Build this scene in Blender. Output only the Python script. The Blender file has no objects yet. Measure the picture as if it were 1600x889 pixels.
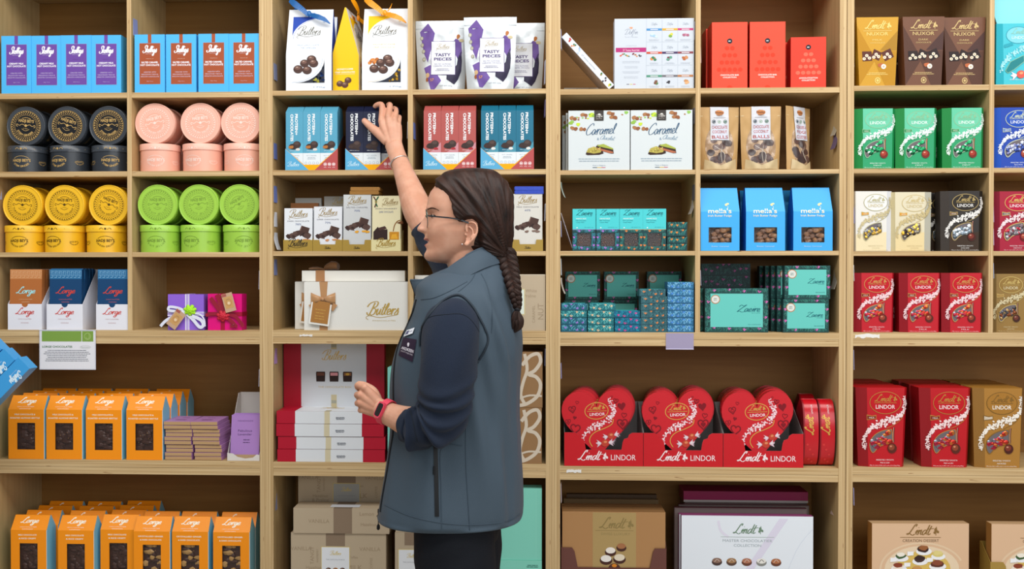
import bpy, bmesh, math, random
from mathutils import Vector, Matrix
C = bpy.context.scene.collection
R_ = random.Random(7)
# ---------------------------------------------------------------- camera
F = 1600.0; PX0 = 760.0; CAM = Vector((0.0, -3.14, 1.385)); YAW = math.radians(2.58); PITCH = math.radians(-0.6)
cd = bpy.data.cameras.new('camera'); cam = bpy.data.objects.new('camera', cd); C.objects.link(cam)
cam.location = CAM; cam.rotation_euler = (math.pi/2 + PITCH, 0, YAW)
cd.sensor_width = 36; cd.lens = 36*F/1600; cd.shift_x = (800-PX0)/1600; cd.clip_start = .05
bpy.context.scene.camera = cam
CR = cam.rotation_euler.to_matrix()
def U(px, py, Y=0.0):
    """world point on the plane y=Y that the photo shows at (px,py)"""
    d = CR @ Vector(((px-PX0)/F, (444.5-py)/F, -1.0))
    return CAM + d*((Y-CAM.y)/d.y)
# ---------------------------------------------------------------- world, lights, exposure
sc = bpy.context.scene
w = bpy.data.worlds.new('world'); sc.world = w; w.use_nodes = True
w.node_tree.nodes['Background'].inputs[0].default_value = (0.93, 0.97, 1.0, 1)
w.node_tree.nodes['Background'].inputs[1].default_value = 0.30
def area(name, loc, rot, sx, sy, e, c=(1, 1, 1)):
    l = bpy.data.lights.new(name, 'AREA'); l.shape = 'RECTANGLE'; l.size = sx; l.size_y = sy; l.energy = e; l.color = c
    o = bpy.data.objects.new(name, l); C.objects.link(o); o.location = loc; o.rotation_euler = rot
    return o
area('ceiling_light_panel', (0.4, -1.5, 3.1), (math.radians(24), 0, 0), 5.5, 1.0, 94, (1, .98, .95))
area('daylight_from_shop_front', (1.9, -4.7, 2.3), (math.radians(77), 0, math.radians(21)), 4.6, 1.8, 72, (.95, .98, 1))
vs = sc.view_settings; vs.view_transform = 'Standard'; vs.look = 'None'; vs.gamma = 1; vs.use_curve_mapping = False
vs.exposure = 0.0
# ---------------------------------------------------------------- materials
def lin(h):
    h = h.lstrip('#'); r = [int(h[i:i+2], 16)/255 for i in (0, 2, 4)]
    return tuple(x/12.92 if x <= .04045 else ((x+.055)/1.055)**2.4 for x in r)
MC = {}
def P(h, rough=.5, metal=0.0, spec=.3, bump=0, bscale=200, sheen=0, alpha=1, name=None, var=0):
    key = (h, rough, metal, spec, bump, bscale, sheen, alpha, var)
    if key in MC: return MC[key]
    m = bpy.data.materials.new(name or 'paint_'+h.strip('#')); m.use_nodes = True; nt = m.node_tree
    b = nt.nodes['Principled BSDF']; b.inputs['Base Color'].default_value = lin(h)+(1,)
    b.inputs['Roughness'].default_value = rough; b.inputs['Metallic'].default_value = metal
    b.inputs['Specular IOR Level'].default_value = spec
    if alpha < 1: b.inputs['Alpha'].default_value = alpha
    if sheen: b.inputs['Sheen Weight'].default_value = sheen
    if bump or var:
        tc = nt.nodes.new('ShaderNodeTexCoord'); n = nt.nodes.new('ShaderNodeTexNoise'); n.inputs['Scale'].default_value = bscale
        n.inputs['Detail'].default_value = 3; nt.links.new(tc.outputs['Object'], n.inputs['Vector'])
        if bump:
            bp = nt.nodes.new('ShaderNodeBump'); bp.inputs['Strength'].default_value = bump; bp.inputs['Distance'].default_value = .002
            nt.links.new(n.outputs['Fac'], bp.inputs['Height']); nt.links.new(bp.outputs['Normal'], b.inputs['Normal'])
        if var:
            mx = nt.nodes.new('ShaderNodeMix'); mx.data_type = 'RGBA'; c = lin(h)
            mx.inputs[6].default_value = tuple(x*(1-var) for x in c)+(1,); mx.inputs[7].default_value = tuple(min(1, x*(1+var)) for x in c)+(1,)
            nt.links.new(n.outputs['Fac'], mx.inputs[0]); nt.links.new(mx.outputs[2], b.inputs['Base Color'])
    MC[key] = m; return m
def foil(h, rough=.28): return P(h, rough, .75, .5, .6, 90)
def card(h): return P(h, .42, 0, .35)
def pr(h): return P(h, .5, 0, .25)
FILM = P('#3c3c40', .08, 0, 1.0, alpha=.16, name='clear_film')
def ply(name, axis, dark, light, edge):
    """plywood: edge=True shows the glued layers running along the axis, else fine face grain"""
    m = bpy.data.materials.new(name); m.use_nodes = True; nt = m.node_tree; L = nt.links.new
    b = nt.nodes['Principled BSDF']; b.inputs['Roughness'].default_value = .55; b.inputs['Specular IOR Level'].default_value = .3
    tc = nt.nodes.new('ShaderNodeTexCoord'); mp = nt.nodes.new('ShaderNodeMapping'); L(tc.outputs['Object'], mp.inputs[0])
    s = [260, 260, 260] if edge else [60, 60, 60]; s[axis] = 2.2 if edge else 3; mp.inputs['Scale'].default_value = s
    n = nt.nodes.new('ShaderNodeTexNoise'); n.inputs['Scale'].default_value = 1; n.inputs['Detail'].default_value = 4; L(mp.outputs[0], n.inputs['Vector'])
    r = nt.nodes.new('ShaderNodeValToRGB'); L(n.outputs['Fac'], r.inputs[0])
    e = r.color_ramp.elements; e[0].position = .3; e[0].color = lin(dark)+(1,); e[1].position = .68; e[1].color = lin(light)+(1,)
    out = r.outputs[0]
    if edge:   # sparse dark knots and voids in the layers
        mp2 = nt.nodes.new('ShaderNodeMapping'); L(tc.outputs['Object'], mp2.inputs[0]); s2 = [300, 300, 300]; s2[axis] = 22; mp2.inputs['Scale'].default_value = s2
        n2 = nt.nodes.new('ShaderNodeTexNoise'); n2.inputs['Scale'].default_value = 1; n2.inputs['Detail'].default_value = 1; L(mp2.outputs[0], n2.inputs['Vector'])
        r2 = nt.nodes.new('ShaderNodeValToRGB'); L(n2.outputs['Fac'], r2.inputs[0])
        e2 = r2.color_ramp.elements; e2[0].position = .72; e2[0].color = (1, 1, 1, 1); e2[1].position = .78; e2[1].color = lin('#a07448')+(1,)
        mx = nt.nodes.new('ShaderNodeMix'); mx.data_type = 'RGBA'; mx.blend_type = 'MULTIPLY'; mx.inputs[0].default_value = 1
        L(out, mx.inputs[6]); L(r2.outputs[0], mx.inputs[7]); out = mx.outputs[2]
    L(out, b.inputs['Base Color'])
    bp = nt.nodes.new('ShaderNodeBump'); bp.inputs['Strength'].default_value = .15; bp.inputs['Distance'].default_value = .001
    L(n.outputs['Fac'], bp.inputs['Height']); L(bp.outputs[0], b.inputs['Normal'])
    return m
EDGE_H = ply('plywood_edge_along_shelf', 0, '#ad8b5c', '#d8bc8e', True)
EDGE_V = ply('plywood_edge_along_post', 2, '#ad8b5c', '#d8bc8e', True)
FACE_H = ply('plywood_face_shelf', 0, '#b89a6a', '#c9ac7c', False)
FACE_V = ply('plywood_face_panel', 2, '#b89a6a', '#c6a978', False)
BACK = ply('plywood_back_board', 0, '#8a602c', '#966a34', False)
# ---------------------------------------------------------------- text and script glyphs (flat triangles)
TC = {}
def text_mesh(s, bold=0, res=2):
    key = (s, bold, res)
    if key in TC: return TC[key]
    cu = bpy.data.curves.new('t', 'FONT'); cu.body = s; cu.size = 1; cu.resolution_u = res; cu.offset = bold; cu.fill_mode = 'FRONT'
    o = bpy.data.objects.new('t', cu); me = bpy.data.meshes.new_from_object(o)
    v = [(p.co.x, p.co.y) for p in me.vertices]; f = [tuple(q.vertices) for q in me.polygons]
    x0 = min([a for a, _ in v] or [0]); x1 = max([a for a, _ in v] or [1])
    bpy.data.objects.remove(o); bpy.data.curves.remove(cu); bpy.data.meshes.remove(me)
    TC[key] = (v, f, x0, x1); return TC[key]
# joined handwriting: strokes per letter on an em with x-height 1, then the advance
SG = {
 'a': ([[(.8,.75),(.45,1),(.1,.55),(.2,.05),(.5,.1),(.8,.9),(.78,.15),(1.05,.12)]], 1.0),
 'c': ([[(.7,.8),(.45,1),(.1,.55),(.25,0),(.8,.2)]], .75),
 'd': ([[(.8,.75),(.45,1),(.1,.55),(.2,.05),(.5,.1),(.85,.9)],[(.95,2.0),(.8,.4),(1.05,.1)]], 1.0),
 'e': ([[(0,.3),(.55,.6),(.45,.98),(.15,.85),(.1,.3),(.35,0),(.8,.25)]], .75),
 'f': ([[(.8,1.9),(.55,1.95),(.35,1),(.1,-.8)],[(.1,1),(.7,1)]], .7),
 'g': ([[(.8,.75),(.45,1),(.1,.55),(.25,.05),(.6,.3),(.8,.9),(.65,-.7),(.25,-.9),(.2,-.5),(1.05,.15)]], 1.0),
 'i': ([[(.1,.4),(.3,1),(.25,.2),(.5,.1)],[(.36,1.45),(.4,1.5)]], .45),
 'k': ([[(.3,2),(.05,0)],[(.1,.5),(.7,1)],[(.25,.55),(.8,0)]], .8),
 'l': ([[(0,.3),(.45,1.4),(.4,1.95),(.15,1.3),(.15,.2),(.5,.1)]], .5),
 'm': ([[(0,.5),(.25,1),(.2,0)],[(.2,.5),(.6,1),(.6,0)],[(.6,.5),(1,1),(1,.15),(1.25,.1)]], 1.2),
 'n': ([[(0,.5),(.25,1),(.2,0)],[(.2,.5),(.65,1),(.65,.15),(.95,.1)]], .9),
 'o': ([[(.45,1),(.1,.6),(.2,.05),(.6,.1),(.75,.7),(.45,1),(.9,.8)]], .85),
 'r': ([[(.0,.4),(.25,1.05),(.25,0)],[(.25,.5),(.6,1),(.8,.85)]], .75),
 's': ([[(0,.15),(.3,.65),(.5,1.1),(.5,.8),(.66,.38),(.42,-.02),(.05,.1)]], .75),
 't': ([[(.4,1.8),(.2,.4),(.35,0),(.7,.25)],[(-.05,1.15),(.95,1.3)]], .6),
 'u': ([[(.0,.5),(.2,1),(.15,.2),(.4,0),(.7,.6),(.78,1),(.75,.15),(1.0,.12)]], .95),
 'D': ([[(.7,2.0),(.3,.2),(.0,.0)],[(-.4,1.4),(.1,2.0),(1.0,2.1),(1.6,1.4),(1.3,.4),(.6,-.05),(.0,.15)]], 1.6),
 'h': ([[(0,.3),(.45,1.4),(.4,1.95),(.15,1.3),(.05,0)],[(.1,.5),(.5,1),(.55,.15),(.85,.12)]], .85),
 'B': ([[(.75,2.0),(.35,.2),(.0,.0),(-.3,.4)],[(-.5,1.3),(-.1,1.9),(.8,2.2),(1.35,2.0),(1.2,1.35),(.6,1.1),(1.25,.9),(1.2,.2),(.7,-.05),(.3,.2)]], 1.45),
 'C': ([[(1.5,1.7),(1.3,2.15),(.6,1.7),(.15,.8),(.4,.05),(1.0,.1),(1.4,.5)]], 1.4),
 'L': ([[(1.0,1.7),(1.1,2.1),(.75,2.0),(.45,1.0),(.1,.1),(-.25,.15),(.2,.3),(.9,-.1),(1.3,.15)]], 1.25),
 'S': ([[(1.35,1.6),(1.2,2.15),(.65,2.0),(.6,1.4),(1.1,.9),(.95,.1),(.3,-.1),(-.1,.35),(.3,.5)]], 1.35),
 'Z': ([[(.1,1.5),(.5,2.0),(1.1,1.7),(1.7,2.05),(.9,1.1),(.1,0),(.6,.2),(1.2,-.1),(1.9,.05)]], 1.7),
}
def smooth(pts, n=4):
    if len(pts) < 3: return list(pts)
    out = []; p = [pts[0]]+list(pts)+[pts[-1]]
    for i in range(1, len(p)-2):
        a, b, c, d = p[i-1:i+3]
        for k in range(n):
            t = k/n
            out.append(tuple(.5*((2*b[j])+(-a[j]+c[j])*t+(2*a[j]-5*b[j]+4*c[j]-d[j])*t*t+(-a[j]+3*b[j]-3*c[j]+d[j])*t**3) for j in range(len(b))))
    out.append(tuple(pts[-1])); return out
# ---------------------------------------------------------------- geometry collector
class G:
    def __init__(s, k=1/510., W=0):
        s.v = []; s.f = []; s.mi = []; s.ms = []; s.sm = []; s.k = k; s.W = W; s.X = None; s.front()
    def front(s, y=0, lay=.00022):
        """prints go on a plane facing -y; u runs from the left edge of a front W wide"""
        s.S = lambda u, v, l: ((u-s.W/2)*s.k, y-l*lay, v*s.k)
    def plane(s, o, ux, uy, lay=.00022):
        o = Vector(o); ux = Vector(ux).normalized(); uy = Vector(uy).normalized(); n = ux.cross(uy)
        s.S = lambda u, v, l: tuple(o+ux*(u*s.k)+uy*(v*s.k)+n*(l*lay))
    def cyl(s, r, cx=0, cy=None, lay=.00025):
        """prints wrap a standing cylinder of radius r (m), u=0 at the front middle"""
        cy = r if cy is None else cy
        s.S = lambda u, v, l: (cx+(r+l*lay)*math.sin(u*s.k/r), cy-(r+l*lay)*math.cos(u*s.k/r), v*s.k)
    def M(s, m):
        if isinstance(m, str): m = pr(m)
        if m not in s.ms: s.ms.append(m)
        return s.ms.index(m)
    def add(s, vs, fs, m, sm=False):
        b = len(s.v); mi = s.M(m)
        s.v += [tuple(s.X @ Vector(p)) for p in vs] if s.X else [tuple(p) for p in vs]
        for f in fs: s.f.append(tuple(b+i for i in f)); s.mi.append(mi); s.sm.append(sm)
    # --- solids, metres
    def box(s, x0, x1, y0, y1, z0, z1, m, mats=None, t=(1, 1)):
        """mats: dict of face -> material (front back left right top bottom); t = top scale (x,y)"""
        cx = (x0+x1)/2; cy = (y0+y1)/2
        T = lambda x, y: (cx+(x-cx)*t[0], cy+(y-cy)*t[1], z1)
        v = [(x0, y0, z0), (x1, y0, z0), (x1, y1, z0), (x0, y1, z0), T(x0, y0), T(x1, y0), T(x1, y1), T(x0, y1)]
        fs = dict(front=(0, 1, 5, 4), right=(1, 2, 6, 5), back=(2, 3, 7, 6), left=(3, 0, 4, 7), top=(4, 5, 6, 7), bottom=(3, 2, 1, 0))
        for k, f in fs.items(): s.add([v[i] for i in f], [(0, 1, 2, 3)], (mats or {}).get(k, m))
    def prism(s, pts, y0, y1, m, mb=None, side=None, sm=False):
        """outline in xz (metres, counter-clockwise seen from the front) from y0 back to y1"""
        n = len(pts); a = [(x, y0, z) for x, z in pts]; b = [(x, y1, z) for x, z in pts]
        s.add(a, [tuple(range(n))], m); s.add(b, [tuple(reversed(range(n)))], mb or m)
        s.add(a+b, [(i, i+n, (i+1) % n+n, (i+1) % n) for i in range(n)], side or mb or m, sm)
    def loft(s, rings, m, cap=True, sm=True):
        n = len(rings[0]); v = [p for r in rings for p in r]; f = []
        for j in range(len(rings)-1):
            for i in range(n): f.append((j*n+i, j*n+(i+1) % n, (j+1)*n+(i+1) % n, (j+1)*n+i))
        s.add(v, f, m, sm)
        if cap: s.add(rings[0], [tuple(reversed(range(n)))], m); s.add(rings[-1], [tuple(range(n))], m)
    def lathe(s, prof, m, n=32, cx=0, cy=0, sm=True):
        s.loft([[(cx+r*math.cos(2*math.pi*i/n), cy+r*math.sin(2*math.pi*i/n), z) for i in range(n)] for r, z in prof], m, True, sm)
    def tube(s, pts, rad, m, n=8, sm=True):
        rings = []; rad = rad if isinstance(rad, (list, tuple)) else [rad]*len(pts); up = Vector((0.13, .3, 1)).normalized()
        for i, p in enumerate(pts):
            p = Vector(p); t = (Vector(pts[min(i+1, len(pts)-1)])-Vector(pts[max(i-1, 0)])).normalized()
            a = t.cross(up)
            a = a.normalized() if a.length > 1e-4 else t.orthogonal().normalized()
            b = a.cross(t); up = b
            rings.append([tuple(p+(a*math.cos(2*math.pi*k/n)+b*math.sin(2*math.pi*k/n))*rad[i]) for k in range(n)])
        s.loft(rings, m, True, sm)
    def ball(s, c, r, m, n=10, rz=None, sm=True, jit=0):
        rx, ry, rz = (r, r, rz or r) if not isinstance(r, tuple) else r
        rr = [[(c[0]+rx*math.sin(t)*math.cos(a)*(1+jit*R_.uniform(-1, 1)), c[1]+ry*math.sin(t)*math.sin(a)*(1+jit*R_.uniform(-1, 1)), c[2]+rz*math.cos(t)) for a in [2*math.pi*i/n for i in range(n)]] for t in [math.pi*(.04+.92*j/(n//2+1)) for j in range(n//2+2)]]
        s.loft(rr[::-1], m, True, sm)
    def ribbon(s, pts, w, m, wv=(0, 0, 1), th=.0006):
        """a flat band of width w along 3-D points; wv = width direction"""
        pts = smooth([tuple(p) for p in pts], 5); n = len(pts); wl = w if isinstance(w, (list, tuple)) else None; a = []; b = []
        for i, p in enumerate(pts):
            t = i/(n-1); ww = (wl[min(int(t*(len(wl)-1)), len(wl)-2)]*(1-(t*(len(wl)-1)) % 1)+wl[min(int(t*(len(wl)-1)), len(wl)-2)+1]*((t*(len(wl)-1)) % 1)) if wl and t < 1 else (wl[-1] if wl else w)
            tan = (Vector(pts[min(i+1, n-1)])-Vector(pts[max(i-1, 0)])).normalized()
            d = Vector(wv); d = d-tan*d.dot(tan)
            d = (d.normalized() if d.length > 1e-4 else tan.orthogonal().normalized())*ww/2; p = Vector(p); nn = tan.cross(d).normalized()*th
            a += [tuple(p-d+nn), tuple(p+d+nn), tuple(p+d-nn), tuple(p-d-nn)]
        s.loft([a[i*4:i*4+4] for i in range(n)], m, True, False)
    # --- prints, photo pixels of the item
    div = 0
    cnt = 0
    def fill(s, pts, m, l=1):
        s.cnt = (s.cnt+1) % 40; l = l+s.cnt*.02
        if not s.div: return s.add([s.S(u, v, l) for u, v in pts], [tuple(range(len(pts)))], m)
        from mathutils.geometry import tessellate_polygon
        tr = [[pts[i] for i in t] for t in tessellate_polygon([[Vector((u, v, 0)) for u, v in pts]])]
        for _ in range(s.div):
            q = []
            for a, b, c in tr:
                ab, bc, ca = [((p[0]+r[0])/2, (p[1]+r[1])/2) for p, r in ((a, b), (b, c), (c, a))]
                q += [[a, ab, ca], [ab, b, bc], [ca, bc, c], [ab, bc, ca]] if max(abs(a[0]-b[0])+abs(a[1]-b[1]), abs(c[0]-b[0])+abs(c[1]-b[1]), abs(a[0]-c[0])+abs(a[1]-c[1])) > 3 else [[a, b, c]]
            tr = q
        s.add([s.S(u, v, l) for t in tr for u, v in t], [(3*i, 3*i+1, 3*i+2) for i in range(len(tr))], m)
    def rect(s, u0, v0, u1, v1, m, l=1, n=1):
        if n == 1: return s.fill([(u0, v0), (u1, v0), (u1, v1), (u0, v1)], m, l)
        us = [u0+(u1-u0)*i/n for i in range(n+1)]
        s.add([s.S(u, v0, l) for u in us]+[s.S(u, v1, l) for u in us], [(i, i+1, n+2+i, n+1+i) for i in range(n)], m)
    def ell(s, u, v, ru, rv, m, l=1, n=20, rot=0, a0=0, a1=360):
        c, d = math.cos(rot), math.sin(rot); k = n if a1-a0 >= 360 else n+1
        p = [(ru*math.cos(math.radians(a0+(a1-a0)*i/n)), rv*math.sin(math.radians(a0+(a1-a0)*i/n))) for i in range(k)]
        s.fill([(u+x*c-y*d, v+x*d+y*c) for x, y in p], m, l)
    def ring(s, u, v, ru, rv, w, m, l=1, n=28, a0=0, a1=360, rot=0):
        c, d = math.cos(rot), math.sin(rot); vs = []
        for i in range(n+1):
            a = math.radians(a0+(a1-a0)*i/n)
            for q in (0, w): x = (ru-q)*math.cos(a); y = (rv-q)*math.sin(a); vs.append(s.S(u+x*c-y*d, v+x*d+y*c, l))
        s.add(vs, [(2*i+1, 2*i, 2*i+2, 2*i+3) for i in range(n)], m)
    def stroke(s, pts, w, m, l=1, sm=4, pen=0):
        p = smooth(pts, sm) if sm > 1 else list(pts); vs = []; n = len(p); s.cnt = (s.cnt+1) % 40
        for i in range(n):
            a = p[max(i-1, 0)]; b = p[min(i+1, n-1)]; dx = b[0]-a[0]; dy = b[1]-a[1]; L = math.hypot(dx, dy) or 1
            ww = w*(.45+.75*abs(dy)/L) if pen else w; nx = -dy/L*ww/2; ny = dx/L*ww/2
            q = l+s.cnt*.02+min(i, 40)*.008; vs += [s.S(p[i][0]+nx, p[i][1]+ny, q), s.S(p[i][0]-nx, p[i][1]-ny, q)]
        s.add(vs, [(2*i, 2*i+1, 2*i+3, 2*i+2) for i in range(n-1)], m)
    def txt(s, t, u, v, h, m, l=2, fit=None, rot=0, bold=0, shear=0, al='C', res=2):
        """h = capital height; (u,v) = middle of the baseline"""
        res = 1 if h < 1.7 else (2 if h < 3.2 else 4)
        vs, fs, x0, x1 = text_mesh(t, bold, res); k = h/.72; kx = fit/(x1-x0) if fit else k
        ox = {'C': (x0+x1)/2, 'L': x0, 'R': x1}[al]; c, d = math.cos(rot), math.sin(rot); out = []
        for x, y in vs:
            X = (x-ox)*kx+shear*y*k; Y = y*k; out.append(s.S(u+X*c-Y*d, v+X*d+Y*c, l))
        s.add(out, fs, m)
    def arc(s, t, u, v, r, h, m, l=2, mid=90, under=False, span=None, bold=.02, rot=0):
        """text set on an arc centred at (u,v)"""
        wd = [(text_mesh(ch, bold, 1)[3] if ch != ' ' else .3)*h/.72+h*.12 for ch in t]; tot = sum(wd); ks = 1 if not span else math.radians(span)*r/tot
        a = math.radians(mid)+(-1 if under else 1)*tot*ks/r/2+rot
        for ch, x in zip(t, wd):
            st = x*ks/r; am = a+(st/2 if under else -st/2); a += st if under else -st
            if ch == ' ': continue
            rr = r if not under else r
            s.txt(ch, u+rr*math.cos(am), v+rr*math.sin(am), h, m, l, rot=am+(math.pi/2 if under else -math.pi/2), bold=bold, res=1)
    def script(s, t, u, v, wd, m, l=2, shear=.35, pen=.2, rot=0, hs=1):
        adv = sum(SG[c][1] for c in t); k = wd/adv; x = -adv/2; c_, d_ = math.cos(rot), math.sin(rot)
        for ch in t:
            for st in SG[ch][0]:
                p = [((x+a+shear*b)*k, b*k*hs) for a, b in st]
                s.stroke([(u+X*c_-Y*d_, v+X*d_+Y*c_) for X, Y in p], pen*k*1.15, m, l, 3, True)
            x += SG[ch][1]
    def lines(s, u, v, wd, n, gap, h, m, l=2, seed=1):
        """rows of small print too fine to read"""
        r = random.Random(seed)
        for i in range(n):
            w0 = wd*r.uniform(.72, 1); x = u-w0/2
            while x < u+w0/2:
                q = r.uniform(1.5, 4)*h*1.4; q = min(q, u+w0/2-x)
                s.rect(x, v-i*gap, x+max(q-h*.5, .2), v-i*gap+h, m, l); x += q
    def blob(s, u, v, ru, rv, m, l=2, seed=0, n=9, jit=.25, rot=0):
        r = random.Random(seed); c, d = math.cos(rot), math.sin(rot); p = []
        for i in range(n):
            a = 2*math.pi*i/n; q = 1+r.uniform(-jit, jit); x = ru*q*math.cos(a); y = rv*q*math.sin(a); p.append((u+x*c-y*d, v+x*d+y*c))
        s.fill(p, m, l)
    def bonbon(s, u, v, r, dark='#43302a', lite='#7b5a4c', l=3):
        """a printed picture of a round chocolate"""
        s.ell(u, v, r, r*.85, dark, l, 14); s.ell(u-r*.1, v+r*.28, r*.62, r*.4, lite, l+1, 10); s.ell(u-r*.2, v+r*.42, r*.25, r*.12, '#b59a8c', l+2, 8)
    def mesh(s, name):
        me = bpy.data.meshes.new(name); me.from_pydata(s.v, [], s.f)
        for m in s.ms: me.materials.append(m)
        me.polygons.foreach_set('material_index', s.mi); me.polygons.foreach_set('use_smooth', s.sm); me.update(); return me
    def obj(s, name, parent=None, me=None):
        o = bpy.data.objects.new(name, me or s.mesh(name)); C.objects.link(o)
        if parent: o.parent = parent
        return o
def tag(o, label, cat=None, group=None, kind=None):
    if label: o['label'] = label
    if cat: o['category'] = cat
    if group: o['group'] = group
    if kind: o['kind'] = kind
    return o
def thing(name): o = bpy.data.objects.new(name, None); o.empty_display_size = .05; C.objects.link(o); return o
def dup(o, parent=None):
    c = o.copy(); C.objects.link(c)
    if parent: c.parent = parent
    for ch in list(o.children): dup(ch, c)
    return c
class Proto:
    """first use gives the built thing itself, later uses give copies of it and its parts"""
    def __init__(s, o): s.o = o; s.used = False; s.base = o.rotation_euler.copy()
    def __call__(s):
        if not s.used: s.used = True; return s.o
        c = dup(s.o); c.rotation_euler = s.base
        for k in ('label', 'group', 'category', 'kind'):
            if k in c: del c[k]
        return c
def ordn(i): return ['first', 'second', 'third', 'fourth', 'fifth', 'sixth', 'seventh', 'eighth', 'ninth', 'tenth'][i]
def kat(px, Y):   # metres per photo pixel at this column and depth
    return (U(px+1, 430, Y)-U(px, 430, Y)).length
def put(o, px, Y, z, rz=0, ry=0, rx=0):
    """px = photo column of the front middle on plane Y"""
    p = U(px, 430, Y); o.location = (p.x, Y, z); o.rotation_euler = (rx, ry, rz); return o
# ================================================================ the shelving
DEP = .30; SB = {}
UN = dict(
 A=dict(x0=-22, x1=416, lp=(-22, -8), rp=(405.5, 416), div=(199.5, 206.5), xc=200, rows=[(-44, -36), (144.5, 153), (267.5, 275.5), (394, 401.5), (516, 537), (719, 741), (908, 930)]),
 B=dict(x0=416, x1=864.5, lp=(416, 426.5), rp=(853, 864.5), div=(637.5, 645.2), xc=640, rows=[(-50, -42), (140, 147.5), (265, 273), (392.5, 399.5), (516.5, 537.5), (723.5, 745), (938, 960)]),
 C=dict(x0=864.5, x1=1323, lp=(864.5, 875.5), rp=(1311, 1322), div=(1086.5, 1094), xc=1090, rows=[(-52, -44), (137.5, 146), (265, 272), (392, 399), (519.5, 541), (730, 751.5), (945, 966)]),
 D=dict(x0=1323, x1=1790, lp=(1323, 1333.5), rp=(1778, 1790), div=(1544.5, 1552), xc=1440, rows=[(-60, -52), (133, 141), (262.8, 270), (392.5, 399.5), (519.5, 541), (731, 754), (955, 976)]))
names = dict(A='far left shelving unit with hot chocolate, round tins and orange pouches', B='shelving unit behind the woman with white and protein chocolate boxes',
             C='shelving unit right of the woman with teal boxes and heart boxes', D='far right shelving unit with red and green truffle boxes')
def X0(px): return U(px, 430, 0).x
for k, u in UN.items():
    r = thing('shelving_unit'); tag(r, names[k], 'shelving unit', kind=None); r.location = (X0((u['x0']+u['x1'])/2), 0, 0); ox = r.location.x
    zr = [(U(u['xc'], a, 0).z, U(u['xc'], b, 0).z) for a, b in u['rows']] ; u['z'] = [a for a, _ in zr]
    ztop = zr[0][0]+.30
    def pan(name, a, b, z0, z1, y0=0, y1=DEP):
        g = G(); g.box(X0(a)-ox, X0(b)-ox, y0, y1, z0, z1, FACE_V, dict(front=EDGE_V)); o = g.obj(name, r); return o
    pan('side_panel', u['lp'][0], u['lp'][1], 0, ztop); pan('side_panel', u['rp'][0], u['rp'][1], 0, ztop)
    pan('divider', u['div'][0], u['div'][1], zr[4][0], ztop-.02)
    a, b = X0(u['lp'][1])-ox, X0(u['rp'][0])-ox; d0, d1 = X0(u['div'][0])-ox, X0(u['div'][1])-ox
    def shelf(a, b, z0, z1, y0=.0015):
        g = G(); g.box(a, b, y0, DEP-.006, z0, z1, FACE_H, dict(front=EDGE_H)); g.obj('shelf', r)
    for i, (zt, zb) in enumerate(zr):
        if i < 4: shelf(a, d0, zb, zt); shelf(d1, b, zb, zt)
        else:
            zm = (zt+zb)/2; shelf(a, b, zm+.0006, zt, 0); shelf(a, b, zb, zm, .0008)
    shelf(a, b, .08, .10); shelf(a, b, ztop-.02, ztop)
    g = G(); g.box(a, b, .02, .035, 0, .08, EDGE_H); g.obj('plinth', r)
    g = G(); g.box(X0(u['x0'])-ox, X0(u['x1'])-ox, DEP, DEP+.009, 0, ztop, BACK); g.obj('back_board', r)
    u['ox'] = ox
def SZ(unit, row): return UN[unit]['z'][row]+.0004
# floor and walls of the shop
g = G(); g.box(-4, 4, -6.5, DEP+.1, -.1, 0, P('#b9b2a6', .4, 0, .4, .1, 40, var=.1)); tag(g.obj('floor'), None, kind='structure')
g = G(); g.box(-4, 4, DEP+.012, DEP+.1, 0, 3.2, P('#dcd8cf', .8)); tag(g.obj('wall_back'), None, kind='structure')
# torn paper remains of old labels on the shelf edges
def scrap(px0, px1, py0, py1, unit, label, seed):
    r = random.Random(seed); g = G(); n = 12; a = U(px0, py0, 0); b = U(px1, py1, 0); pts = []
    for i in range(n): pts.append((a.x+(b.x-a.x)*i/(n-1), b.z+(a.z-b.z)*(0 if i in (0, n-1) else r.uniform(0, .35))))
    for i in range(n-1, -1, -1): pts.append((a.x+(b.x-a.x)*i/(n-1)+.0005, b.z+(a.z-b.z)*r.uniform(.7, 1)))
    c = ((a.x+b.x)/2, (a.z+b.z)/2); g.prism([(x-c[0], z-c[1]) for x, z in pts], -.0006, 0, P('#e9e6e2', .5))
    o = g.obj('paper_scrap'); o.location = (c[0], 0, c[1]); tag(o, label, 'paper scrap')
scrap(468, 488, 522, 526, 'B', 'torn white paper scrap on the shelf edge below the large cream box with the bow', 1)
scrap(1336, 1374, 521, 529, 'D', 'torn white paper scrap on the shelf edge under the medium red truffle boxes', 2)
scrap(885, 908, 733, 739, 'C', 'faint torn paper scrap on the shelf edge under the leftmost heart box tray', 3)
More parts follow.
